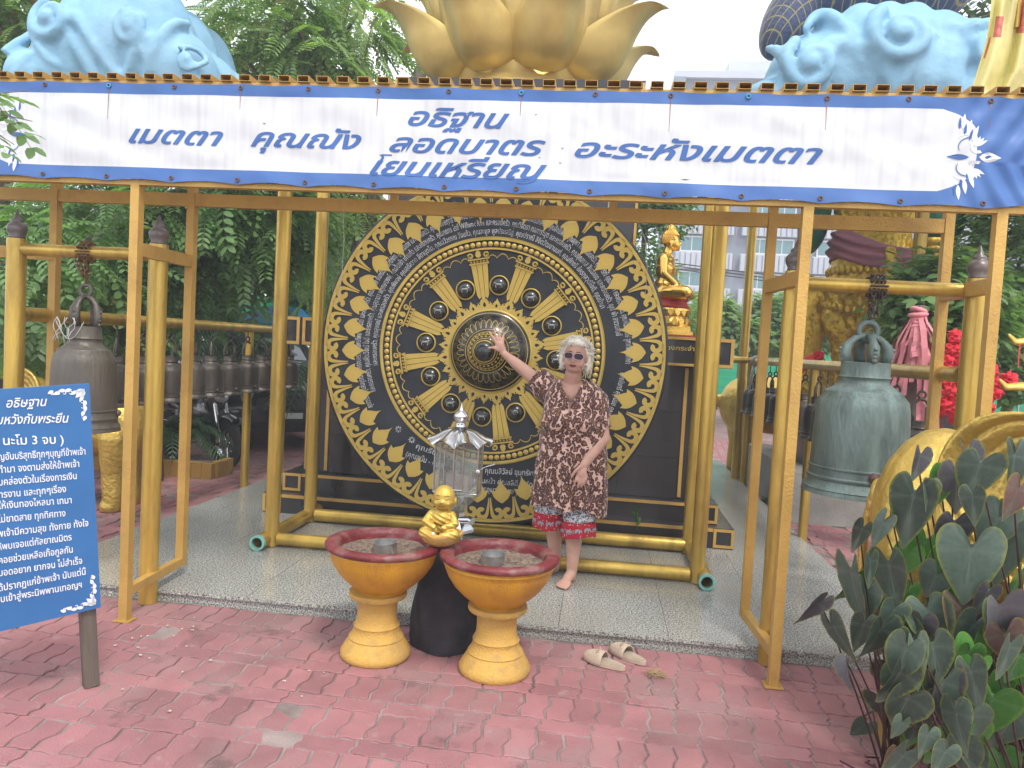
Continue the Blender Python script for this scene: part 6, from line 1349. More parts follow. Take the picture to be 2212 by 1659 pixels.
tree('leafy_tree', 'leafy tree with pink blossom behind the top left cloud statue', (-8.2, 9.5, 0), [((-8.2, 9.5, 0), .2), ((-8.1, 9.4, 3), .16), ((-7.8, 9.2, 5.4), .12)],
     [ub(60, 60, 8.6, .9, .5), ub(20, 130, 8.4, .5, .45), ub(150, 20, 8.8, .7, .4), ub(-60, 40, 8.4, .8, .6), ub(0, 10, 8.6, .9, .5)], 620, FT2, leaf_l, 8, 1.0, flowers=(flower_p, 34))
tree('dark_tree', 'dense dark tree mass behind the left row of small bells', (-7.0, 13.5, 0), [((-7, 13.5, 0), .2), ((-7, 13.5, 2), .18), ((-6.8, 13.4, 3.4), .12)],
     [ub(60, 480, 12, 1.6, 1.0), ub(250, 560, 12, 1.6, 1.2), ub(420, 460, 12.5, 1.4, 1.0), ub(100, 700, 11.5, 1.3, .8), ub(270, 720, 12, 1.1, .8), ub(620, 430, 14, 1.2, .8), ub(640, 500, 14.5, .9, .7)], 1500, FT2, leaf_d, 9, 1.5)
tree('pale_tree', 'pale green tree seen between the gong frame posts on the left', (-5.2, 17, 0), [((-5.2, 17, 0), .2), ((-5.0, 17, 2.5), .16), ((-5, 17, 4), .1)],
     [ub(660, 500, 16.5, 1.1, 1.4), ub(740, 520, 16.5, .9, 1.2), ub(700, 640, 16, 1.0, .7), ub(600, 560, 16.8, 1.2, .6)], 650, LT2, leaf_l, 12, 1.7)
# near twig hanging in front of the banner's left end
tw_ = thing('leafy_branch', 'leafy branch dangling in front of the left end of the banner', 'branch', (-2.95, 3.3, 2.62)); its = []; b0 = Vector((-2.95, 3.3, 2.62)); m = MB()
for (u0, v0, u1, v1) in ((-40, 205, 60, 196), (-30, 240, 70, 262), (-20, 200, 40, 300), (-50, 260, 30, 312), (-40, 190, 20, 210)):
    a_, c_ = P(u0, v0, Y=3.35), P(u1, v1, Y=3.28); d = (c_-a_); m.tube([a_-b0, c_-b0], [.004, .002], 5); yaw = math.atan2(-d.x, d.y); pitch = math.asin(max(-1, min(1, d.z/d.length))); its.append((tuple(a_), rotm(pitch, random.uniform(-.4, .4), yaw), d.length/.34))
m.tube([Vector((-1.2, .3, .5)), Vector((-.3, .05, .06)), Vector((-.05, .02, .0))], [.02, .012, .006], 6)
m.obj('twig', bark, tw_); scatter('leaflets', frond_template(.34, 5, .085, .026, .2), its, leaf_m, tw_, loc=tuple(b0))
its = []; tw2 = thing('leafy_branch', 'low leafy sprig beside the shoulder of the brown bell', 'branch', (-3.5, 4.9, 1.35)); b0 = Vector((-3.5, 4.9, 1.35))
for (u0, v0, u1, v1) in ((60, 690, 140, 730), (180, 690, 130, 750), (120, 680, 100, 745), (40, 720, 110, 700)):
    a_, c_ = P(u0, v0, Y=4.9), P(u1, v1, Y=4.8); d = c_-a_; yaw = math.atan2(-d.x, d.y); pitch = math.asin(max(-1, min(1, d.z/d.length))); its.append((tuple(a_), rotm(pitch, random.uniform(-.4, .4), yaw), d.length/.34))
scatter('leaflets', frond_template(.34, 6, .09, .026, .2), its, leaf_m, tw2, loc=tuple(b0)); MB().tube([(-.9, .6, -1.2), (-.5, .4, .0), (0, 0, .05)], .01, 5).obj('twig', bark, tw2)
# palms
def palm(label, base, n_, L_, H_, seed, mt=palm_m, wid=.011, name='palm_shrub', up=.9, lean=(0, 0)):
    p_ = thing(name, label, 'palm', base); r = random.Random(seed); m_ = MB(); st_ = MB()
    for k in range(n_):
        az = r.uniform(0, 2*PI); el = r.uniform(.35, 1.35)*up; l_ = L_*r.uniform(.75, 1.1); d = Vector((math.cos(az)*math.cos(el)+lean[0], math.sin(az)*math.cos(el)+lean[1], math.sin(el))); p0 = Vector((r.uniform(-.05, .05), r.uniform(-.05, .05), H_)); pts = []; ns = 22
        for i in range(ns+1): t_ = i/ns; pts.append(p0+d*l_*t_+Vector((0, 0, -l_*.75*t_*t_*t_)))
        st_.tube(pts[::3]+[pts[-1]], .006, 5)
        for i in range(3, ns+1):
            t_ = i/ns; tg = (pts[i]-pts[i-1]).normalized(); sd = tg.cross(Vector((0, 0, 1))).normalized(); ln = l_*.30*math.sin(PI*min(1, t_*.8+.2))**.7
            for s_ in (-1, 1):
                q = (sd*s_*.85+tg*.55+Vector((0, 0, -.12))).normalized(); w_ = tg*wid; a_ = pts[i]; e_ = a_+q*ln+Vector((0, 0, -ln*.25)); mm_ = a_+q*ln*.5; m_.add([a_-w_*.5, a_+w_*.5, mm_+w_, mm_-w_, e_], [(0, 1, 2, 3), (3, 2, 4)])
    st_.obj('stem', mt, p_); tag(m_.obj('fronds', mt, p_), kind='stuff')
    if H_ > .2: MB().tube([(0, 0, 0), (.02, 0, H_*.5), (0, 0, H_)], [.09, .07, .05], 8).obj('trunk', bark, p_)
    return p_
palm('dark feathery palm shrub in the yellow brick bed', (-4.75, 8.2, .1), 26, .85, .15, 1); palm('dark feathery palm shrub left of the motorcycle', (-5.3, 8.3, .1), 20, .6, .15, 2)
palm('tall arching palm behind the left bell row', (-4.9, 9.7, 0), 22, 1.35, .95, 3); palm('dark palm behind the brown bell', (-5.4, 8.6, 0), 24, 1.2, .7, 4); palm('arching palm over the parked motorcycle', (-3.75, 10.4, 0), 8, 1.4, .9, 6, lean=(.25, -.1))
palm('distant palm crown right of the gold deity', tuple(P(2030, 860, Y=14).xy)+(0,), 26, 1.6, 2.4, 7, name='palm_tree')
# yellow brick bed
bed = thing('planter_bed', 'low bed edged with upright yellow painted bricks', 'planter', (-4.98, 7.75, 0)); bk = MB().b2(-.055, .055, -.04, .04, 0, .17).mesh('brick', yel_brick)
for i in range(19): o = link('brick', bk, bed, (-1.2+i*.116, -.05+random.uniform(-.004, .004), random.uniform(-.008, .004))); o.rotation_euler = (random.uniform(-.05, .05), 0, 0)
for i in range(3): o = link('brick', bk, bed, (.93, .06+i*.116, random.uniform(-.008, .004))); o.rotation_euler = (0, 0, PI/2)
MB().b2(-1.2, .87, .0, .36, 0, .12).obj('soil', joint, bed)
# right-hand trees
tree('small_tree', 'slender small-leaved tree left of the grey building', (.9, 15.5, 0), [((.9, 15.5, 0), .08), ((.8, 15.5, 2), .07), ((.7, 15.4, 4), .04)],
     [ub(1400, 520, 15, .45, .8), ub(1430, 640, 15, .4, .7), ub(1380, 450, 15, .7, .5), ub(1460, 470, 15, .5, .4), ub(1410, 440, 15, .8, .3), ub(1490, 710, 16, .35, .45)], 800, LT, leaf_m, 21, 1.25, limb_r=.03)
tree('dense_bush', 'dense mango tree right of the far pole', (3.4, 19, 0), [((3.4, 19, 0), .12), ((3.4, 19, 1.5), .1)], [ub(1680, 725, 19, .7, .55), ub(1665, 690, 19, .45, .4), ub(1725, 740, 19, .7, .4), ub(1630, 730, 19, .6, .35)], 700, LT2, leaf_m, 23, 1.35)
tree('dense_bush', 'dense mango tree between the gong posts and the far pole', (1.9, 18, 0), [((1.9, 18, 0), .12), ((1.9, 18, 1.5), .1)], [ub(1555, 715, 18, .4, .5), ub(1590, 735, 18, .5, .3), ub(1530, 710, 18, .5, .6)], 500, LT2, leaf_m, 24, 1.3)
tree('leafy_shrub', 'broad-leaved shrub behind the pink ribbon bundle', (3.6, 7.6, 0), [((3.6, 7.6, 0), .05), ((3.6, 7.6, 1.2), .04)], [ub(1990, 640, 7.8, .35, .3), ub(2060, 700, 7.6, .5, .45), ub(1940, 660, 7.9, .2, .2), ub(2080, 620, 7.8, .4, .3), ub(2010, 720, 7.7, .4, .35)], 330, LT2, leaf_m, 26, .85, limb_r=.02)
tree('crape_tree', 'thin many-stemmed green tree at the right edge of the picture', (4.4, 8.8, 0), [((4.4, 8.8, 0), .06), ((4.4, 8.8, 1.5), .05), ((4.5, 8.8, 3), .03)], [ub(2170, 560, 8.6, .45, .6), ub(2200, 660, 8.4, .5, .5), ub(2150, 760, 8.4, .5, .5), ub(2190, 480, 8.8, .4, .4), ub(2120, 520, 8.8, .25, .4), ub(2210, 800, 8.2, .4, .4)], 900, LT, leaf_m, 27, 1.1, limb_r=.02)
tree('leafy_tree', 'leafy tree top behind the yellow cloth at the upper right', (8.6, 14, 0), [((8.6, 14, 0), .14), ((8.5, 14, 5), .1)], [ub(2120, 20, 14, .7, .6), ub(2190, 150, 14, .9, .8), ub(2230, 30, 14, 1, .8)], 260, LT2, leaf_d, 28, 1.2)
# ================================================================== TARO WITH DARK HEART-SHAPED LEAVES
tmats = []
def taro_mat(name, c1, c2, edge):
    m_ = bpy.data.materials.new(name); m_.use_nodes = True; t = m_.node_tree; nd = t.nodes; l = t.links.new; b = nd['Principled BSDF']; b.inputs['Roughness'].default_value = .38
    at = nd.new('ShaderNodeAttribute'); at.attribute_name = 'rim'; nz = nd.new('ShaderNodeTexNoise'); nz.inputs['Scale'].default_value = 16; tc = nd.new('ShaderNodeTexCoord'); l(tc.outputs['Object'], nz.inputs['Vector']); l(tc.outputs['Object'], nz.inputs['Vector'])
    mx = nd.new('ShaderNodeMix'); mx.data_type = 'RGBA'; l(nz.outputs['Fac'], mx.inputs[0]); mx.inputs[6].default_value = (*c1, 1); mx.inputs[7].default_value = (*c2, 1)
    ob = nd.new('ShaderNodeObjectInfo'); hs = nd.new('ShaderNodeHueSaturation'); mr = nd.new('ShaderNodeMapRange'); mr.inputs[3].default_value = .6; mr.inputs[4].default_value = 1.4; l(ob.outputs['Random'], mr.inputs[0]); l(mr.outputs[0], hs.inputs['Value']); l(mx.outputs[2], hs.inputs['Color'])
    ad = nd.new('ShaderNodeMath'); ad.operation = 'MULTIPLY_ADD'; l(nz.outputs['Fac'], ad.inputs[0]); ad.inputs[1].default_value = .35; l(at.outputs['Fac'], ad.inputs[2]); rr = nd.new('ShaderNodeMapRange'); rr.inputs[1].default_value = .95; rr.inputs[2].default_value = 1.25; l(ad.outputs[0], rr.inputs[0])
    m2 = nd.new('ShaderNodeMix'); m2.data_type = 'RGBA'; l(rr.outputs[0], m2.inputs[0]); l(hs.outputs[0], m2.inputs[6]); m2.inputs[7].default_value = (*edge, 1)
    va = nd.new('ShaderNodeAttribute'); va.attribute_name = 'vein'; m3 = nd.new('ShaderNodeMix'); m3.data_type = 'RGBA'; mv = nd.new('ShaderNodeMath'); mv.operation = 'MULTIPLY'; l(va.outputs['Fac'], mv.inputs[0]); mv.inputs[1].default_value = .45; l(mv.outputs[0], m3.inputs[0]); l(m2.outputs[2], m3.inputs[6]); m3.inputs[7].default_value = (.20, .26, .20, 1)
    l(m3.outputs[2], b.inputs['Base Color']); tr = nd.new('ShaderNodeBsdfTranslucent'); l(m3.outputs[2], tr.inputs[0]); ms = nd.new('ShaderNodeMixShader'); ms.inputs[0].default_value = .22; l(b.outputs[0], ms.inputs[1]); l(tr.outputs[0], ms.inputs[2]); l(ms.outputs[0], nd['Material Output'].inputs[0]); return m_
T_dark = taro_mat('taro_grey_green', (.042, .078, .055), (.095, .125, .10), (.22, .24, .03)); T_green = taro_mat('taro_fresh_green', (.035, .16, .025), (.09, .26, .04), (.16, .30, .03)); T_mar = taro_mat('taro_wilting_maroon', (.10, .05, .045), (.15, .10, .08), (.35, .26, .03)); T_pur = taro_mat('taro_purple', (.075, .075, .09), (.115, .105, .115), (.26, .22, .05))
def heart_mesh(name, mt, cup=.25, seed=0, wf=.62):
    r = random.Random(seed); nr, na = 7, 36; V = []; F = []; rim = []; vein = []
    OL = [(0, -.80), (.055, -.68), (.15, -.52), (.25, -.33), (.325, -.14), (.36, .04), (.345, .17), (.28, .27), (.19, .31), (.11, .27), (.05, .16), (0, .04)]
    def edge(a):   # a = 0 is the tip, +-pi the notch where the stalk joins
        s_ = abs(a)/PI*(len(OL)-1); i = min(int(s_), len(OL)-2); f = s_-i; x = OL[i][0]*(1-f)+OL[i+1][0]*f; z = OL[i][1]*(1-f)+OL[i+1][1]*f; return x*wf/.62*(1 if a > 0 else -1), z
    V.append((0, 0, 0)); rim.append(0); vein.append(1)
    for i in range(1, nr+1):
        t_ = i/nr
        for k in range(na):
            a = -PI+2*PI*(k+.5)/na; ex, ez = edge(a); x, z = ex*t_, ez*t_; y_ = -cup*(x*x)*1.0+(.10+.12*((seed*3) % 5)/4)*z*z+.05*z*(seed % 2)-.05*abs(x)+.03*math.sin(a*3+seed)*t_*t_+.006*math.cos(a*14)*t_
            V.append((x, y_, z)); rim.append(t_*t_); vein.append(1 if (abs(ex) < .05*t_+.02 and ez < 0) else .35 if k % 5 == 0 else 0)
    for k in range(na): F.append((0, 1+k, 1+(k+1) % na))
    for i in range(nr-1):
        for k in range(na): k2 = (k+1) % na; F.append((1+i*na+k, 1+(i+1)*na+k, 1+(i+1)*na+k2, 1+i*na+k2))
    m_ = MB().add(V, F).mesh(name, mt, True); at = m_.attributes.new('rim', 'FLOAT', 'POINT'); at.data.foreach_set('value', rim); at = m_.attributes.new('vein', 'FLOAT', 'POINT'); at.data.foreach_set('value', vein); return m_
HM = {k: [heart_mesh('leaf', mt, c, i, w_) for i, (c, w_) in enumerate(((.35, .60), (.9, .54), (-.35, .64), (1.3, .62), (.5, .50)))] for k, mt in (('d', T_dark), ('g', T_green), ('m', T_mar), ('p', T_pur))}
tl = [(655,280,130,60,'p'),(625,500,300,170,'d'),(530,520,150,50,'p'),(395,615,150,55,'d'),(490,590,170,50,'d'),(515,800,250,100,'d'),(345,840,280,100,'d'),(200,960,190,50,'p'),(265,1070,220,60,'d'),(325,1240,160,45,'p'),(475,1090,240,140,'d'),(400,1050,170,80,'d'),(620,1150,250,115,'d'),(690,1010,240,140,'d'),(835,990,250,150,'m'),(1010,1000,280,170,'p'),(885,740,300,190,'d'),(810,610,220,160,'p'),(925,340,210,200,'d'),(820,390,210,100,'p'),(865,290,190,90,'p'),(760,390,170,80,'g'),(680,680,190,120,'g'),(1080,300,220,110,'d'),(1070,660,320,140,'d'),(730,830,180,100,'d'),(765,1310,250,130,'p'),(740,1420,190,95,'p'),(630,1450,240,85,'p'),(545,1270,170,95,'d'),(890,1470,190,120,'d'),(1030,1290,160,125,'g'),(930,1205,100,120,'g'),(1085,1480,240,120,'d'),(805,1530,150,65,'g'),(570,1480,110,50,'d'),(560,1180,190,75,'d'),(1040,1100,200,120,'m'),(1100,440,180,90,'m'),(1010,580,220,120,'d'),(890,470,160,90,'d'),(600,720,150,90,'g'),(430,760,150,70,'d'),(410,900,180,80,'d'),(760,760,170,120,'g'),(870,860,160,110,'g'),(670,1340,170,80,'g'),(690,1540,130,70,'d'),(770,1620,150,80,'d'),(1010,1640,160,120,'g'),(960,900,150,90,'p'),(600,890,140,70,'g'),(980,1400,240,210,'g'),(1110,820,180,100,'g'),(540,980,150,90,'d'),(800,1180,120,70,'g'),(1100,1190,150,90,'g'),(900,1620,150,90,'d'),(700,420,120,70,'d'),(580,1380,130,60,'g')]
TB = [thing('taro_plant', lb, 'plant', b_, 0, 'dark-leaved taro plants') for lb, b_ in (('dark heart-leaved taro, its leaves reaching furthest left over the platform corner', (1.22, 3.05, 0)), ('dark heart-leaved taro with tall leaves in front of the elephant', (1.42, 2.80, 0)), ('dark heart-leaved taro at the right picture edge with leaves over the ear of the elephant', (1.62, 2.70, 0)), ('low dark-leaved taro nearest the camera at the lower right corner', (1.33, 2.42, 0)), ('taro with fresh green lower leaves at the right picture edge', (1.50, 2.50, 0)))]
_r = random.Random(11)

for k in range(30):
    hh_ = _r.uniform(150, 270); xx_, yy_ = _r.uniform(520, 1130), _r.uniform(1020, 1660); tl.append((xx_, yy_, hh_, hh_*_r.uniform(.4, .65), _r.choice('ggggd' if (xx_ > 780 and yy_ > 1100) else 'dddpgm')))
for i, (x, y_, h, w_, kd) in enumerate(tl):
    u, v = 1674+x*.479, 864+y_*.479; pl_i = 0 if x < 430 else 3 if (y_ > 1150 and x < 850) else 4 if y_ > 1100 else 2 if x > 860 else 1; tb = TB[pl_i]; b0 = Vector(tb.location)
    Y = {0: 2.95, 1: 2.62, 2: 2.55, 3: 2.30, 4: 2.35}[pl_i]+random.uniform(-.10, .10)+(.16 if kd == 'g' else 0); p = P(u, v-h*.479*.22, Y=Y); sz = h*.479*Y/1650/.84; wf = w_/h
    me = HM[kd][random.randrange(5)]; o = link('leaf', me, tb, p-b0); yawm = random.uniform(-.5, .5)+(0 if wf > .45 else random.choice((-1, 1))*.7); o.rotation_euler = (random.uniform(-.05, .5), random.uniform(-.42, .42)*(1.3 if wf < .4 else 1), yawm); o.scale = (sz*max(.5, min(1.45, wf/.60*(1.25 if wf < .45 else 1))), sz, sz)
    bx, by = random.uniform(-.07, .07), random.uniform(-.06, .06); q0 = Vector((bx, by, 0)); q3 = p-b0; q2 = q3+Vector((-.02, .05, .06)); q1 = q0.lerp(q3, .55)+Vector((0, .06, .10)); m_ = MB(); pts = []
    for k in range(9): t_ = k/8; pts.append(q0*(1-t_)**3+q1*3*t_*(1-t_)**2+q2*3*t_*t_*(1-t_)+q3*t_**3)
    m_.tube(pts, [.0042-.002*k/8 for k in range(9)], 6); m_.obj('stalk', stem_m, tb, smooth=True)
r_ = random.Random(4)
for k in range(95):   # crowding leaves deeper in the clump
    tb = TB[k % 5]; b0 = Vector(tb.location); z = r_.uniform(.05, .85); kd = r_.choice('ddgpdg'); p = Vector((r_.uniform(-.10, .40), r_.uniform(.05, .35), z)); o = link('leaf', HM[kd][k % 5], tb, p); o.rotation_euler = (r_.uniform(-.2, .7), r_.uniform(-.5, .5), r_.uniform(-.9, .9)); s_ = r_.uniform(.14, .25); o.scale = (s_,)*3
    m_ = MB(); m_.tube([Vector((r_.uniform(-.05, .05), 0, 0)), p*.6+Vector((0, .05, .12)), p+Vector((0, .03, .02)), p], [.005, .004, .003, .003], 5); m_.obj('stalk', stem_m, tb, smooth=True)
m = MB()
for k in range(260):
    a = r_.uniform(0, 6.3); x, y_ = 1.50+r_.uniform(-.38, .5), 2.65+r_.uniform(-.45, .5); l_ = r_.uniform(.04, .12); m.tube([(x, y_, r_.uniform(0, .03)), (x+l_*math.cos(a), y_+l_*math.sin(a), r_.uniform(.0, .07))], .004, 4)
tag(tag(m.obj('leaf_litter', stem_m), 'dead reddish stalks littering the soil under the taro leaves', 'litter'), kind='stuff')
# ================================================================== CLOTH, RIBBONS, FLOWERS ON THE RIGHT
fx = P(1985, 660, Y=6.6); rb = thing('ribbon_bundle', 'tall post wrapped in faded pink prayer ribbons behind the right bell rail', 'ribbons', (fx.x, 6.6, 0)); hz = fx.z
MB().tube([(0, 0, 0), (0, 0, hz)], .05, 10).obj('post', bark, rb)
for k in range(64):
    a = k*2.4; m_ = MB(); l_ = random.uniform(.25, .5) if k % 3 else random.uniform(.5, .95); r0 = .04; z0 = hz-.03-random.uniform(0, .28); sp = random.uniform(.08, .20)*(l_/.5); w_ = random.uniform(.028, .05); pts = []
    for i in range(6): t_ = i/5; R_ = r0+sp*t_**.7+.012*math.sin(i*2+k); pts.append((R_, z0-l_*t_))
    n_ = len(pts); vs = []
    for R_, z in pts:
        for s_ in (-1, 1): aa = a+s_*w_/R_*.5*(.6+.4*min(1, R_/.1)); vs.append((R_*math.cos(aa), R_*math.sin(aa), z+.004*s_))
    m_.add(vs, [(2*i, 2*i+1, 2*i+3, 2*i+2) for i in range(n_-1)]); m_.obj('ribbon', pink_cloth, rb)
m = MB(); [m.torus((0, 0, hz-.04-.035*i), .052+.008*math.sin(i*2), .020, 14, 5, rot=Euler((.3*math.sin(i*3), .3*math.cos(i*2), 0)).to_matrix()) for i in range(5)]; m.obj('knot', pink_cloth, rb, smooth=True)
def garland(label, pts, nm='garland'):
    g_ = thing(nm, label, 'garland', tuple(pts[0])); b0 = Vector(pts[0])
    for i in range(len(pts)-1):
        n_ = max(1, int((pts[i+1]-pts[i]).length/.085))
        for k in range(n_):
            c_ = pts[i].lerp(pts[i+1], k/n_)-b0; m_ = MB(); m_.ball((0, 0, 0), .055, 16, 10); m_.v = [tuple(Vector(p)*(1+.75*mnoise.noise(Vector(p)*70+Vector((k, i, 0))))) for p in m_.v]; o = m_.obj('flower', red_flower, g_); o.location = c_+Vector((random.uniform(-.02, .02), random.uniform(-.03, .03), 0))
garland('thick red flower garland hanging between ribbon bundle and right post', [P(2060, 728, Y=6.3), P(2040, 780, Y=6.3), P(2050, 850, Y=6.2), P(2030, 900, Y=6.2)])
garland('red flower garland heap right of the right canopy post', [P(2135, 800, Y=6.2), P(2150, 850, Y=6.2), P(2125, 880, Y=6.2), P(2160, 800, Y=6.2)])
garland('red flower garland at the picture edge beside the gold bracket', [P(2185, 822, Y=5.6), P(2200, 826, Y=5.6)])
garland('second red garland draped behind the right bell rail', [P(2075, 760, Y=6.5), P(2082, 840, Y=6.5), P(2060, 900, Y=6.4), P(2010, 870, Y=6.5)])
garland('small red garland on the flame ornament by the deity', [P(1770, 770, Y=8.5), P(1782, 790, Y=8.5)])
mb = MB(); a_, b_ = P(1730, 800, Y=8.5), P(1768, 770, Y=8.5); chain(mb, [a_, a_.lerp(b_, .5)+Vector((0, 0, .04)), b_], [.05, .07, .05], flat=.4); o = link('red_sash', fuse(mb, 'red_sash', red_cloth, .015, 3)); tag(o, 'red cloth strip tied low on the flame ornament', 'cloth')
for (u, v, lb) in ((2180, 735, 'curled gold bracket tip with red ribbon at the right edge of the picture'), (2160, 832, 'curled gold bracket tip just above the elephant ear')):
    p = P(u, v, Y=5.2); mb = MB(); chain(mb, [p+Vector((0, 0, .03)), p+Vector((.04, 0, -.01)), p+Vector((.12, 0, .0)), p+Vector((.30, 0, .0))], [.016, .026, .034, .036], flat=.6); cap(mb, p+Vector((.26, 0, 0)), .03, p+Vector((.26, .02, -1.0 if v > 800 else -1.3)), .03)
    o = thing('gold_bracket', lb, 'bracket', tuple(p)); me = fuse(mb, 'body', gold_leaf, .008, 3); me.transform(Matrix.Translation(-p)); link('body', me, o)
    if v < 800: m = MB(); [m.tube([(.05+.03*k, -.035, -.02), (.045+.03*k, -.04, -.10), (.05+.035*k, -.035, -.17+.03*k)], .009, 6, flat=.3) for k in range(3)]; m.obj('ribbon', red_cloth, o)
# yellow cloth with red print hanging at the upper right
yc = thing('yellow_cloth', 'pale yellow flag cloth with red print hanging over the right end of the banner', 'cloth', tuple(P(2150, 120, Y=4.6)))
b0 = Vector(yc.location); m = MB(); n1, n2 = 26, 30; vs = []
Lc = [(-10, 2142, 2260), (40, 2138, 2250), (90, 2130, 2245), (150, 2112, 2240), (190, 2100, 2215), (225, 2130, 2190), (262, 2168, 2172)]
for j in range(n2+1):
    v = -10+272*j/n2; ul = float(np.interp(v, [a[0] for a in Lc], [a[1] for a in Lc])); ur = float(np.interp(v, [a[0] for a in Lc], [a[2] for a in Lc]))
    for i in range(n1+1):
        t_ = i/n1; p = P(ul+(ur-ul)*t_, v, Y=4.05+.3*math.sin(min(1, v/250+.04)*0+t_*1.5)*.2+.045*math.sin(t_*13+v*.012)+.02*math.sin(t_*27)); vs.append(p-b0)
m.add(vs, [(j*(n1+1)+i, j*(n1+1)+i+1, (j+1)*(n1+1)+i+1, (j+1)*(n1+1)+i) for j in range(n2) for i in range(n1)])
for (i0, i1, j0, j1) in ((2, 7, 4, 10), (0, 2, 9, 15), (12, 22, 0, 9)):
    for j in range(j0, j1):
        for i in range(i0, i1): 
            if ((i-i0-.5*(i1-i0))/(.5*(i1-i0)))**2+((j-j0-.5*(j1-j0))/(.5*(j1-j0)))**2 < 1: m.mi[j*n1+i] = 1
m.obj('cloth', [yellow_cloth, mat('red_cloth_print', (.55, .16, .13), .8, 0, .3, 40)], yc, smooth=True)
MB().tube([P(2205, -60, Y=4.12)-b0, P(2200, 20, Y=4.12)-b0, P(2196, 60, Y=4.12)-b0], .012, 8).obj('pole', gold_pipe, yc)
# ================================================================== POLES, FENCE, BUILDING, STALLS, VEHICLES
pa = P(1640, 450, Y=9.9); o = MB().tube([(1.79, 9.9, 0), (1.79, 9.9, 4.2)], .055, 20).obj('tall_pole', gold_pipe, auto=40); tag(o, 'tall weathered gold pole at the far end of the right bell rail', 'pole')
pb = P(1985, 560, Y=8.1); o = MB().tube([(pb.x, 8.1, 0), (pb.x, 8.1, 3.4)], .065, 20).obj('tall_pole', gold_pipe, auto=40); tag(o, 'tall gold pole rising beside the deity behind the ribbon bundle', 'pole')
fe = thing('net_fence', 'green shade-net fence far behind on the right', 'fence', (4.5, 24, 0)); y0 = 24
for i in range(9):
    m = MB(); x = -5.0+i*1.6; m.add([(x+.02, .03*math.sin(i), .05), (x+1.58, .02, .05), (x+1.58, 0, 2.1+.05*math.sin(i*2)), (x+.02, 0, 2.1+.05*math.cos(i))], [(0, 1, 2, 3)]); m.obj('net_panel', green_net, fe); MB().tube([(x, 0, 0), (x, 0, 2.2)], .03, 6).obj('post', steel, fe)
fe2 = thing('net_fence', 'green shade-net fence behind the parked cars on the left', 'fence', (-8, 20, 0))
for i in range(8):
    m = MB(); x = -6.0+i*1.7; m.add([(x+.02, .03*math.sin(i), .05), (x+1.68, .02, .05), (x+1.68, 0, 2.6+.05*math.sin(i*2)), (x+.02, 0, 2.6)], [(0, 1, 2, 3)]); m.obj('net_panel', green_net, fe2); MB().tube([(x, 0, 0), (x, 0, 2.7)], .03, 6).obj('post', steel, fe2)
def tent(name, label, X, Y, w_, d_, z0, z1, mt, mt2=None):
    t_ = thing(name, label, 'canopy tent', (X, Y, 0))
    m_ = MB(); m_.add([(-w_/2, -d_/2, z0), (w_/2, -d_/2, z0), (w_/2, d_/2, z0), (-w_/2, d_/2, z0), (-w_*.3, 0, z1), (w_*.3, 0, z1)], [(0, 1, 5, 4), (1, 2, 5), (2, 3, 4, 5), (3, 0, 4)]); m_.obj('roof', mt, t_)
    m_ = MB(); m_.add([(-w_/2, -d_/2-.01, z0), (w_/2, -d_/2-.01, z0), (w_/2, -d_/2-.01, z0-.28), (-w_/2, -d_/2-.01, z0-.28)], [(0, 1, 2, 3)]); m_.obj('valance', mt2 or mt, t_)
    for x in (-1, 1):
        for y_ in (-1, 1): MB().tube([(x*w_/2*.97, y_*d_/2*.97, 0), (x*w_/2*.97, y_*d_/2*.97, z0)], .025, 6).obj('leg', steel, t_)
pt = P(560, 670, Y=15.5); tent('market_tent', 'green roofed canopy tent beyond the parked cars', pt.x, 15.5, 2.6, 2, pt.z-.15, pt.z+.25, green_net)
pt = P(600, 690, Y=14.5); tent('market_tent', 'blue roofed canopy tent beyond the parked cars', pt.x+.1, 14.5, 1.2, 1.6, pt.z-.1, pt.z+.25, blue_tarp)
pt = P(570, 760, Y=13.8); tent('market_tent', 'low white stall tent with red valance beyond the parked cars', pt.x, 13.8, 2.3, 1.5, pt.z-.02, pt.z+.22, white_cloth, red_cloth)
m = MB(); p = P(262, 735, Y=9.8); o = thing('hanging_sign', 'small dark blue sign behind the left bells', 'sign', tuple(p)); MB().b2(-.28, .28, -.01, .01, -.12, .12).obj('board', sign_blue, o); MB().tube([(0, .02, -p.z), (0, .02, -.12)], .02, 6).obj('post', steel, o)
pts, fs = fit_text('ขอ', -.1, .12, -.04, .12); m = MB(); m.add([(x, -.014, z) for x, z in pts], fs); m.obj('lettering', white_print, o)
# grey apartment building
BY = 62; bd = thing('apartment_building', 'long grey and white apartment building with louvred floors and curtained windows', 'building', (28, BY, 0)); b0 = Vector((28, BY, 0))
bx0 = P(1440, 600, Y=BY).x; bx1 = P(2500, 600, Y=BY).x; ztop = P(1550, 172, Y=BY).z; zr = [P(1600, v, Y=BY).z for v in (455, 535, 610, 683)]; FH = (zr[0]-zr[3])/3
MB().b2(bx0, bx1, BY, BY+14, 0, ztop-.02).obj('wall', build_wall, bd, world=True)
MB().b2(bx0-.4, bx1, BY-.5, BY+14.3, ztop-.02, ztop+.5).obj('roof', build_lv, bd, world=True)
MB().b2(bx0+4, bx0+9, BY+2, BY+8, ztop+.5, ztop+2.2).obj('roof_room', build_lv, bd, world=True)
zc0 = zr[3]; fl = [zc0+FH*k for k in range(-2, 9)]
wm_f = MB().b2(-1.75, 1.75, -.22, -.02, -.62, .62).mesh('window', win_frame)
pn = MB().b2(-.38, .38, -.26, -.225, -.50, .50).mesh('pane', curtain)
bay = 5.2; nb_ = int((bx1-bx0)/bay)
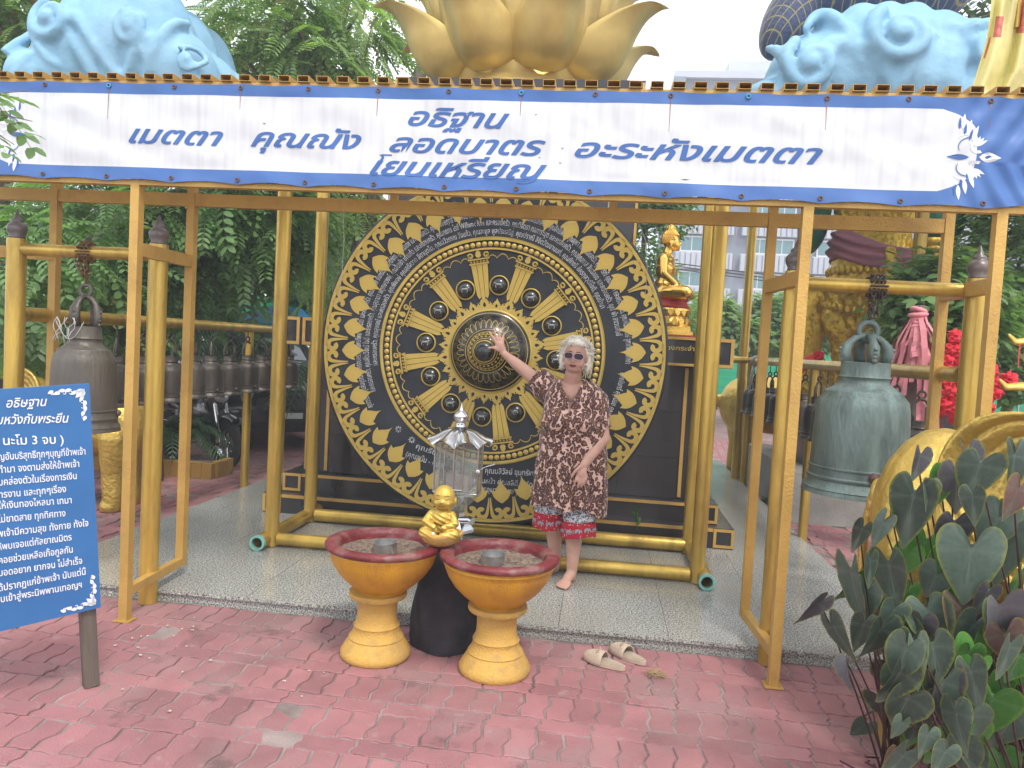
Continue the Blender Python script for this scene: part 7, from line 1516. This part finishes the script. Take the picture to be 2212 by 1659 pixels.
for k, zc in enumerate(fl):
    if zc < 1 or zc > ztop-1.2: continue
    for i in range(nb_):
        x = bx0+bay*(i+.5)
        wo = link('window', wm_f, bd, (x-28, 0, zc))
        for q in range(4): link('pane', pn, wo, (-1.26+.84*q, 0, 0))
        MB().b2(x-2.3, x+2.3, BY-.5, BY-.25, zc-1.98, zc-.66).obj('louvre_panel', build_lv, bd, world=True) if i < 9 else None
    m = MB()
    for i in range(int((bx1-bx0)/.42)):
        x = bx0+.42*i; m.b2(x, x+.07, BY-.56, BY-.505, zc-1.93, zc-.75)
    tag(m.obj('louvre_slats', build_wall, bd, world=True), kind='stuff')
for i in range(0, nb_+1, 2): MB().b2(bx0+bay*i-.45, bx0+bay*i+.45, BY-.7, BY-.01, 0, ztop-.03).obj('pilaster', build_wall, bd, world=True)
# overhead cables
cb_ = thing('overhead_cables', 'thin black overhead cables crossing in front of the grey building', 'cables', (10, 40, 9))
for k in range(3):
    a_, c_ = P(1330, 552+6*k, Y=40), P(2300, 640+8*k, Y=40); MB().tube([a_-Vector((10, 40, 9)), a_.lerp(c_, .5)-Vector((10, 40, 9.4)), c_-Vector((10, 40, 9))], .03, 5).obj('cable', black_m, cb_)
# loose string hanging near the canopy beam
m = MB(); pts = [P(u, v, Y=4.3) for u, v in ((741, 452), (743, 520), (738, 600), (730, 655))]; m.tube(pts, .0018, 5); tag(m.obj('string', rope_m), 'thin white string hanging from the beam at the left of the gong', 'string')
m = MB(); pts = [P(u, v, Y=4.45) for u, v in ((2712/1.851, 830*.54+5), (1440, 560), (1462, 575), (1500, 560), (1530, 470))]
m = MB(); m.tube([P(1372, 465, Y=4.6), P(1395, 520, Y=4.6), P(1398, 580, Y=4.6), P(1372+22, 640, Y=4.6), P(1420, 600, Y=4.6)], .0018, 5); tag(m.obj('string', rope_m), 'thin white string tangled in front of the small tree', 'string')
# ---- vehicles
def wheel(mt_r=steel, r=.33, w_=.2, spokes=5, name='wheel', parent=None, loc=(0, 0, 0), rz=0):
    m_ = MB(); m_.lathe([(r*.62, -w_/2), (r*.9, -w_/2), (r, -w_/2+.02), (r, w_/2-.02), (r*.9, w_/2), (r*.62, w_/2), (r*.62, -w_/2)], 32, axis='Y'); o = m_.obj(name, tyre_m, parent, smooth=False, auto=40); o.location = loc
    m_ = MB(); m_.lathe([(r*.62, -w_*.45), (r*.56, -w_*.48), (r*.56, w_*.48), (r*.62, w_*.45)], 28, axis='Y'); m_.lathe([(0, w_*.3), (r*.16, w_*.3), (r*.16, -w_*.3), (0, -w_*.3)], 14, axis='Y')
    for k in range(spokes): a = 2*PI*k/spokes; m_.tube([(r*.12*math.cos(a), 0, r*.12*math.sin(a)), (r*.58*math.cos(a), 0, r*.58*math.sin(a))], [w_*.16, w_*.14], 6)
    m_.obj('rim', mt_r, o); return o
def car(label, loc, rz, paint):
    c_ = thing('parked_car', label, 'car', loc, rz); mb_ = MB()   # +x is the nose
    side = [(-2.2, .35), (-2.25, .75), (-2.15, 1.05), (-1.95, 1.55), (-.2, 1.62), (.35, 1.45), (1.0, 1.05), (1.75, .95), (2.1, .80), (2.22, .55), (2.18, .30), (1.80, .22), (-1.9, .22)]
    n_ = len(side); ws = [(-.88, 1), (-.80, 0), (.80, 0), (.88, 1)]; vs = []; 
    for yy in (-.90, -.80, .80, .90):
        for x, z in side:
            inn = abs(yy) > .85; zz = z; y_ = yy
            if z > 1.1: y_ = yy*.80
            if inn: x = x*.985; zz = .22+(z-.22)*.985 if z > .3 else z+.06
            vs.append((x, y_, zz))
    fs_ = [tuple(range(n_)), tuple(range(4*n_-1, 3*n_-1, -1))]+[(r_*n_+i, r_*n_+(i+1) % n_, (r_+1)*n_+(i+1) % n_, (r_+1)*n_+i) for r_ in range(3) for i in range(n_)]
    mb_.add(vs, fs_); o = mb_.obj('body', paint, c_, auto=50); bv = o.modifiers.new('b', 'BEVEL'); bv.width = .06; bv.segments = 3; bv.limit_method = 'ANGLE'; bv.angle_limit = rad(25)
    for s_ in (-1, 1):
        m_ = MB(); m_.add([(-1.75, s_*.755, 1.10), (.25, s_*.775, 1.10), (.68, s_*.80, 1.10), (.20, s_*.735, 1.42), (-.25, s_*.73, 1.54), (-1.6, s_*.73, 1.50)], [(0, 1, 2, 3, 4, 5)]); m_.obj('side_window', glass_dk, c_)
        for x in (-1.4, 1.38): wheel(parent=c_, loc=(x, s_*.80, .33)); MB().torus((x, s_*.86, .36), .40, .04, 24, 6, rot=Euler((PI/2, 0, 0)).to_matrix()).obj('wheel_arch', tyre_m, c_)
        m_ = MB(); m_.add([(1.72, s_*.90, .78), (1.70, s_*.88, .90), (2.02, s_*.66, .87), (2.20, s_*.45, .78), (2.22, s_*.50, .66), (2.02, s_*.84, .70)], [(0, 1, 2, 3, 4, 5)]); m_.obj('headlight', head_gl, c_); MB().ball((.75, s_*.98, 1.12), (.08, .10, .07), 10, 8).obj('mirror', paint, c_, smooth=True)
        MB().ball((2.20, s_*.62, .40), (.03, .08, .05), 8, 6).obj('fog_lamp', head_gl, c_, smooth=True)
    m_ = MB(); m_.add([(.98, -.66, 1.10), (.98, .66, 1.10), (.34, .60, 1.475), (.34, -.60, 1.475)], [(0, 1, 2, 3)]); m_.obj('windscreen', glass_dk, c_); MB().b2(2.19, 2.235, -.42, .42, .56, .72).obj('grille', steel, c_); MB().b2(2.20, 2.24, -.6, .6, .26, .38).obj('bumper_intake', tyre_m, c_); MB().b2(2.236, 2.245, -.2, .2, .44, .52).obj('number_plate', white_cloth, c_); return c_
pc = P(545, 975, Z=0)
car('dark grey car parked behind the gong frame on the left', (pc.x-1.0, pc.y+2.0, 0), rad(-52), car_dark)
p2 = P(620, 900, Y=15); car('white car parked beyond the dark car', (p2.x-.6, 16.2, 0), rad(-60), car_white)
p3 = P(60, 840, Y=11.5); car('white car half hidden behind the brown bell', (p3.x-1.2, 12.5, 0), rad(-25), car_white)
pm = P(487, 1012, Z=0); mo = thing('motorcycle', 'parked motorcycle with black front wheel under the palm fronds', 'motorcycle', (pm.x, pm.y, 0), rad(-28))
wheel(r=.28, w_=.07, spokes=9, parent=mo, loc=(0, 0, .28)); wheel(r=.28, w_=.08, spokes=9, parent=mo, loc=(-1.2, 0, .28))
m = MB()
for s_ in (-1, 1): m.tube([(0, s_*.07, .28), (-.18, s_*.07, .85)], .022, 8)
m.tube([(-.18, -.28, .98), (-.16, 0, .92), (-.18, .28, .98)], .016, 8); m.obj('fork', steel, mo)
m = MB(); n_ = 12
for i in range(n_+1): pass
m.torus((0, 0, .28), .32, .05, 24, 8, rot=Euler((PI/2, 0, 0)).to_matrix()); m.f = [f for f in m.f if sum(m.v[i][2] for i in f)/4 > .38 and sum(m.v[i][0] for i in f)/4 < .18]; m.obj('mudguard', car_dark, mo, smooth=True)
mb = MB(); ell(mb, (-.22, 0, .80), (.12, .15, .16)); ell(mb, (-.42, 0, .62), (.28, .13, .22)); ell(mb, (-.75, 0, .50), (.25, .14, .18)); ell(mb, (-1.1, 0, .66), (.32, .13, .10)); o = link('body', fuse(mb, 'body', car_dark, .025, 3), mo)
mb = MB(); ell(mb, (-.80, 0, .78), (.38, .13, .06)); link('saddle', fuse(mb, 'saddle', tyre_m, .02, 3), mo); MB().ball((-.12, 0, .82), (.05, .09, .07), 12, 8).obj('headlight', head_gl, mo, smooth=True)

# ================================================================== added haze volume: lifts dark tones like lens veil, fades the far building
hz_ = MB().b2(-60, 90, -6, 90, -1.2, 34).obj('haze', []); tag(hz_, kind='stuff')
hm_ = bpy.data.materials.new('haze_veil'); hm_.use_nodes = True; t = hm_.node_tree; t.nodes.clear(); o_ = t.nodes.new('ShaderNodeOutputMaterial'); v_ = t.nodes.new('ShaderNodeVolumePrincipled'); v_.inputs['Color'].default_value = (.93, .95, 1, 1); v_.inputs['Density'].default_value = HAZE; t.links.new(v_.outputs[0], o_.inputs['Volume']); hz_.data.materials.append(hm_)
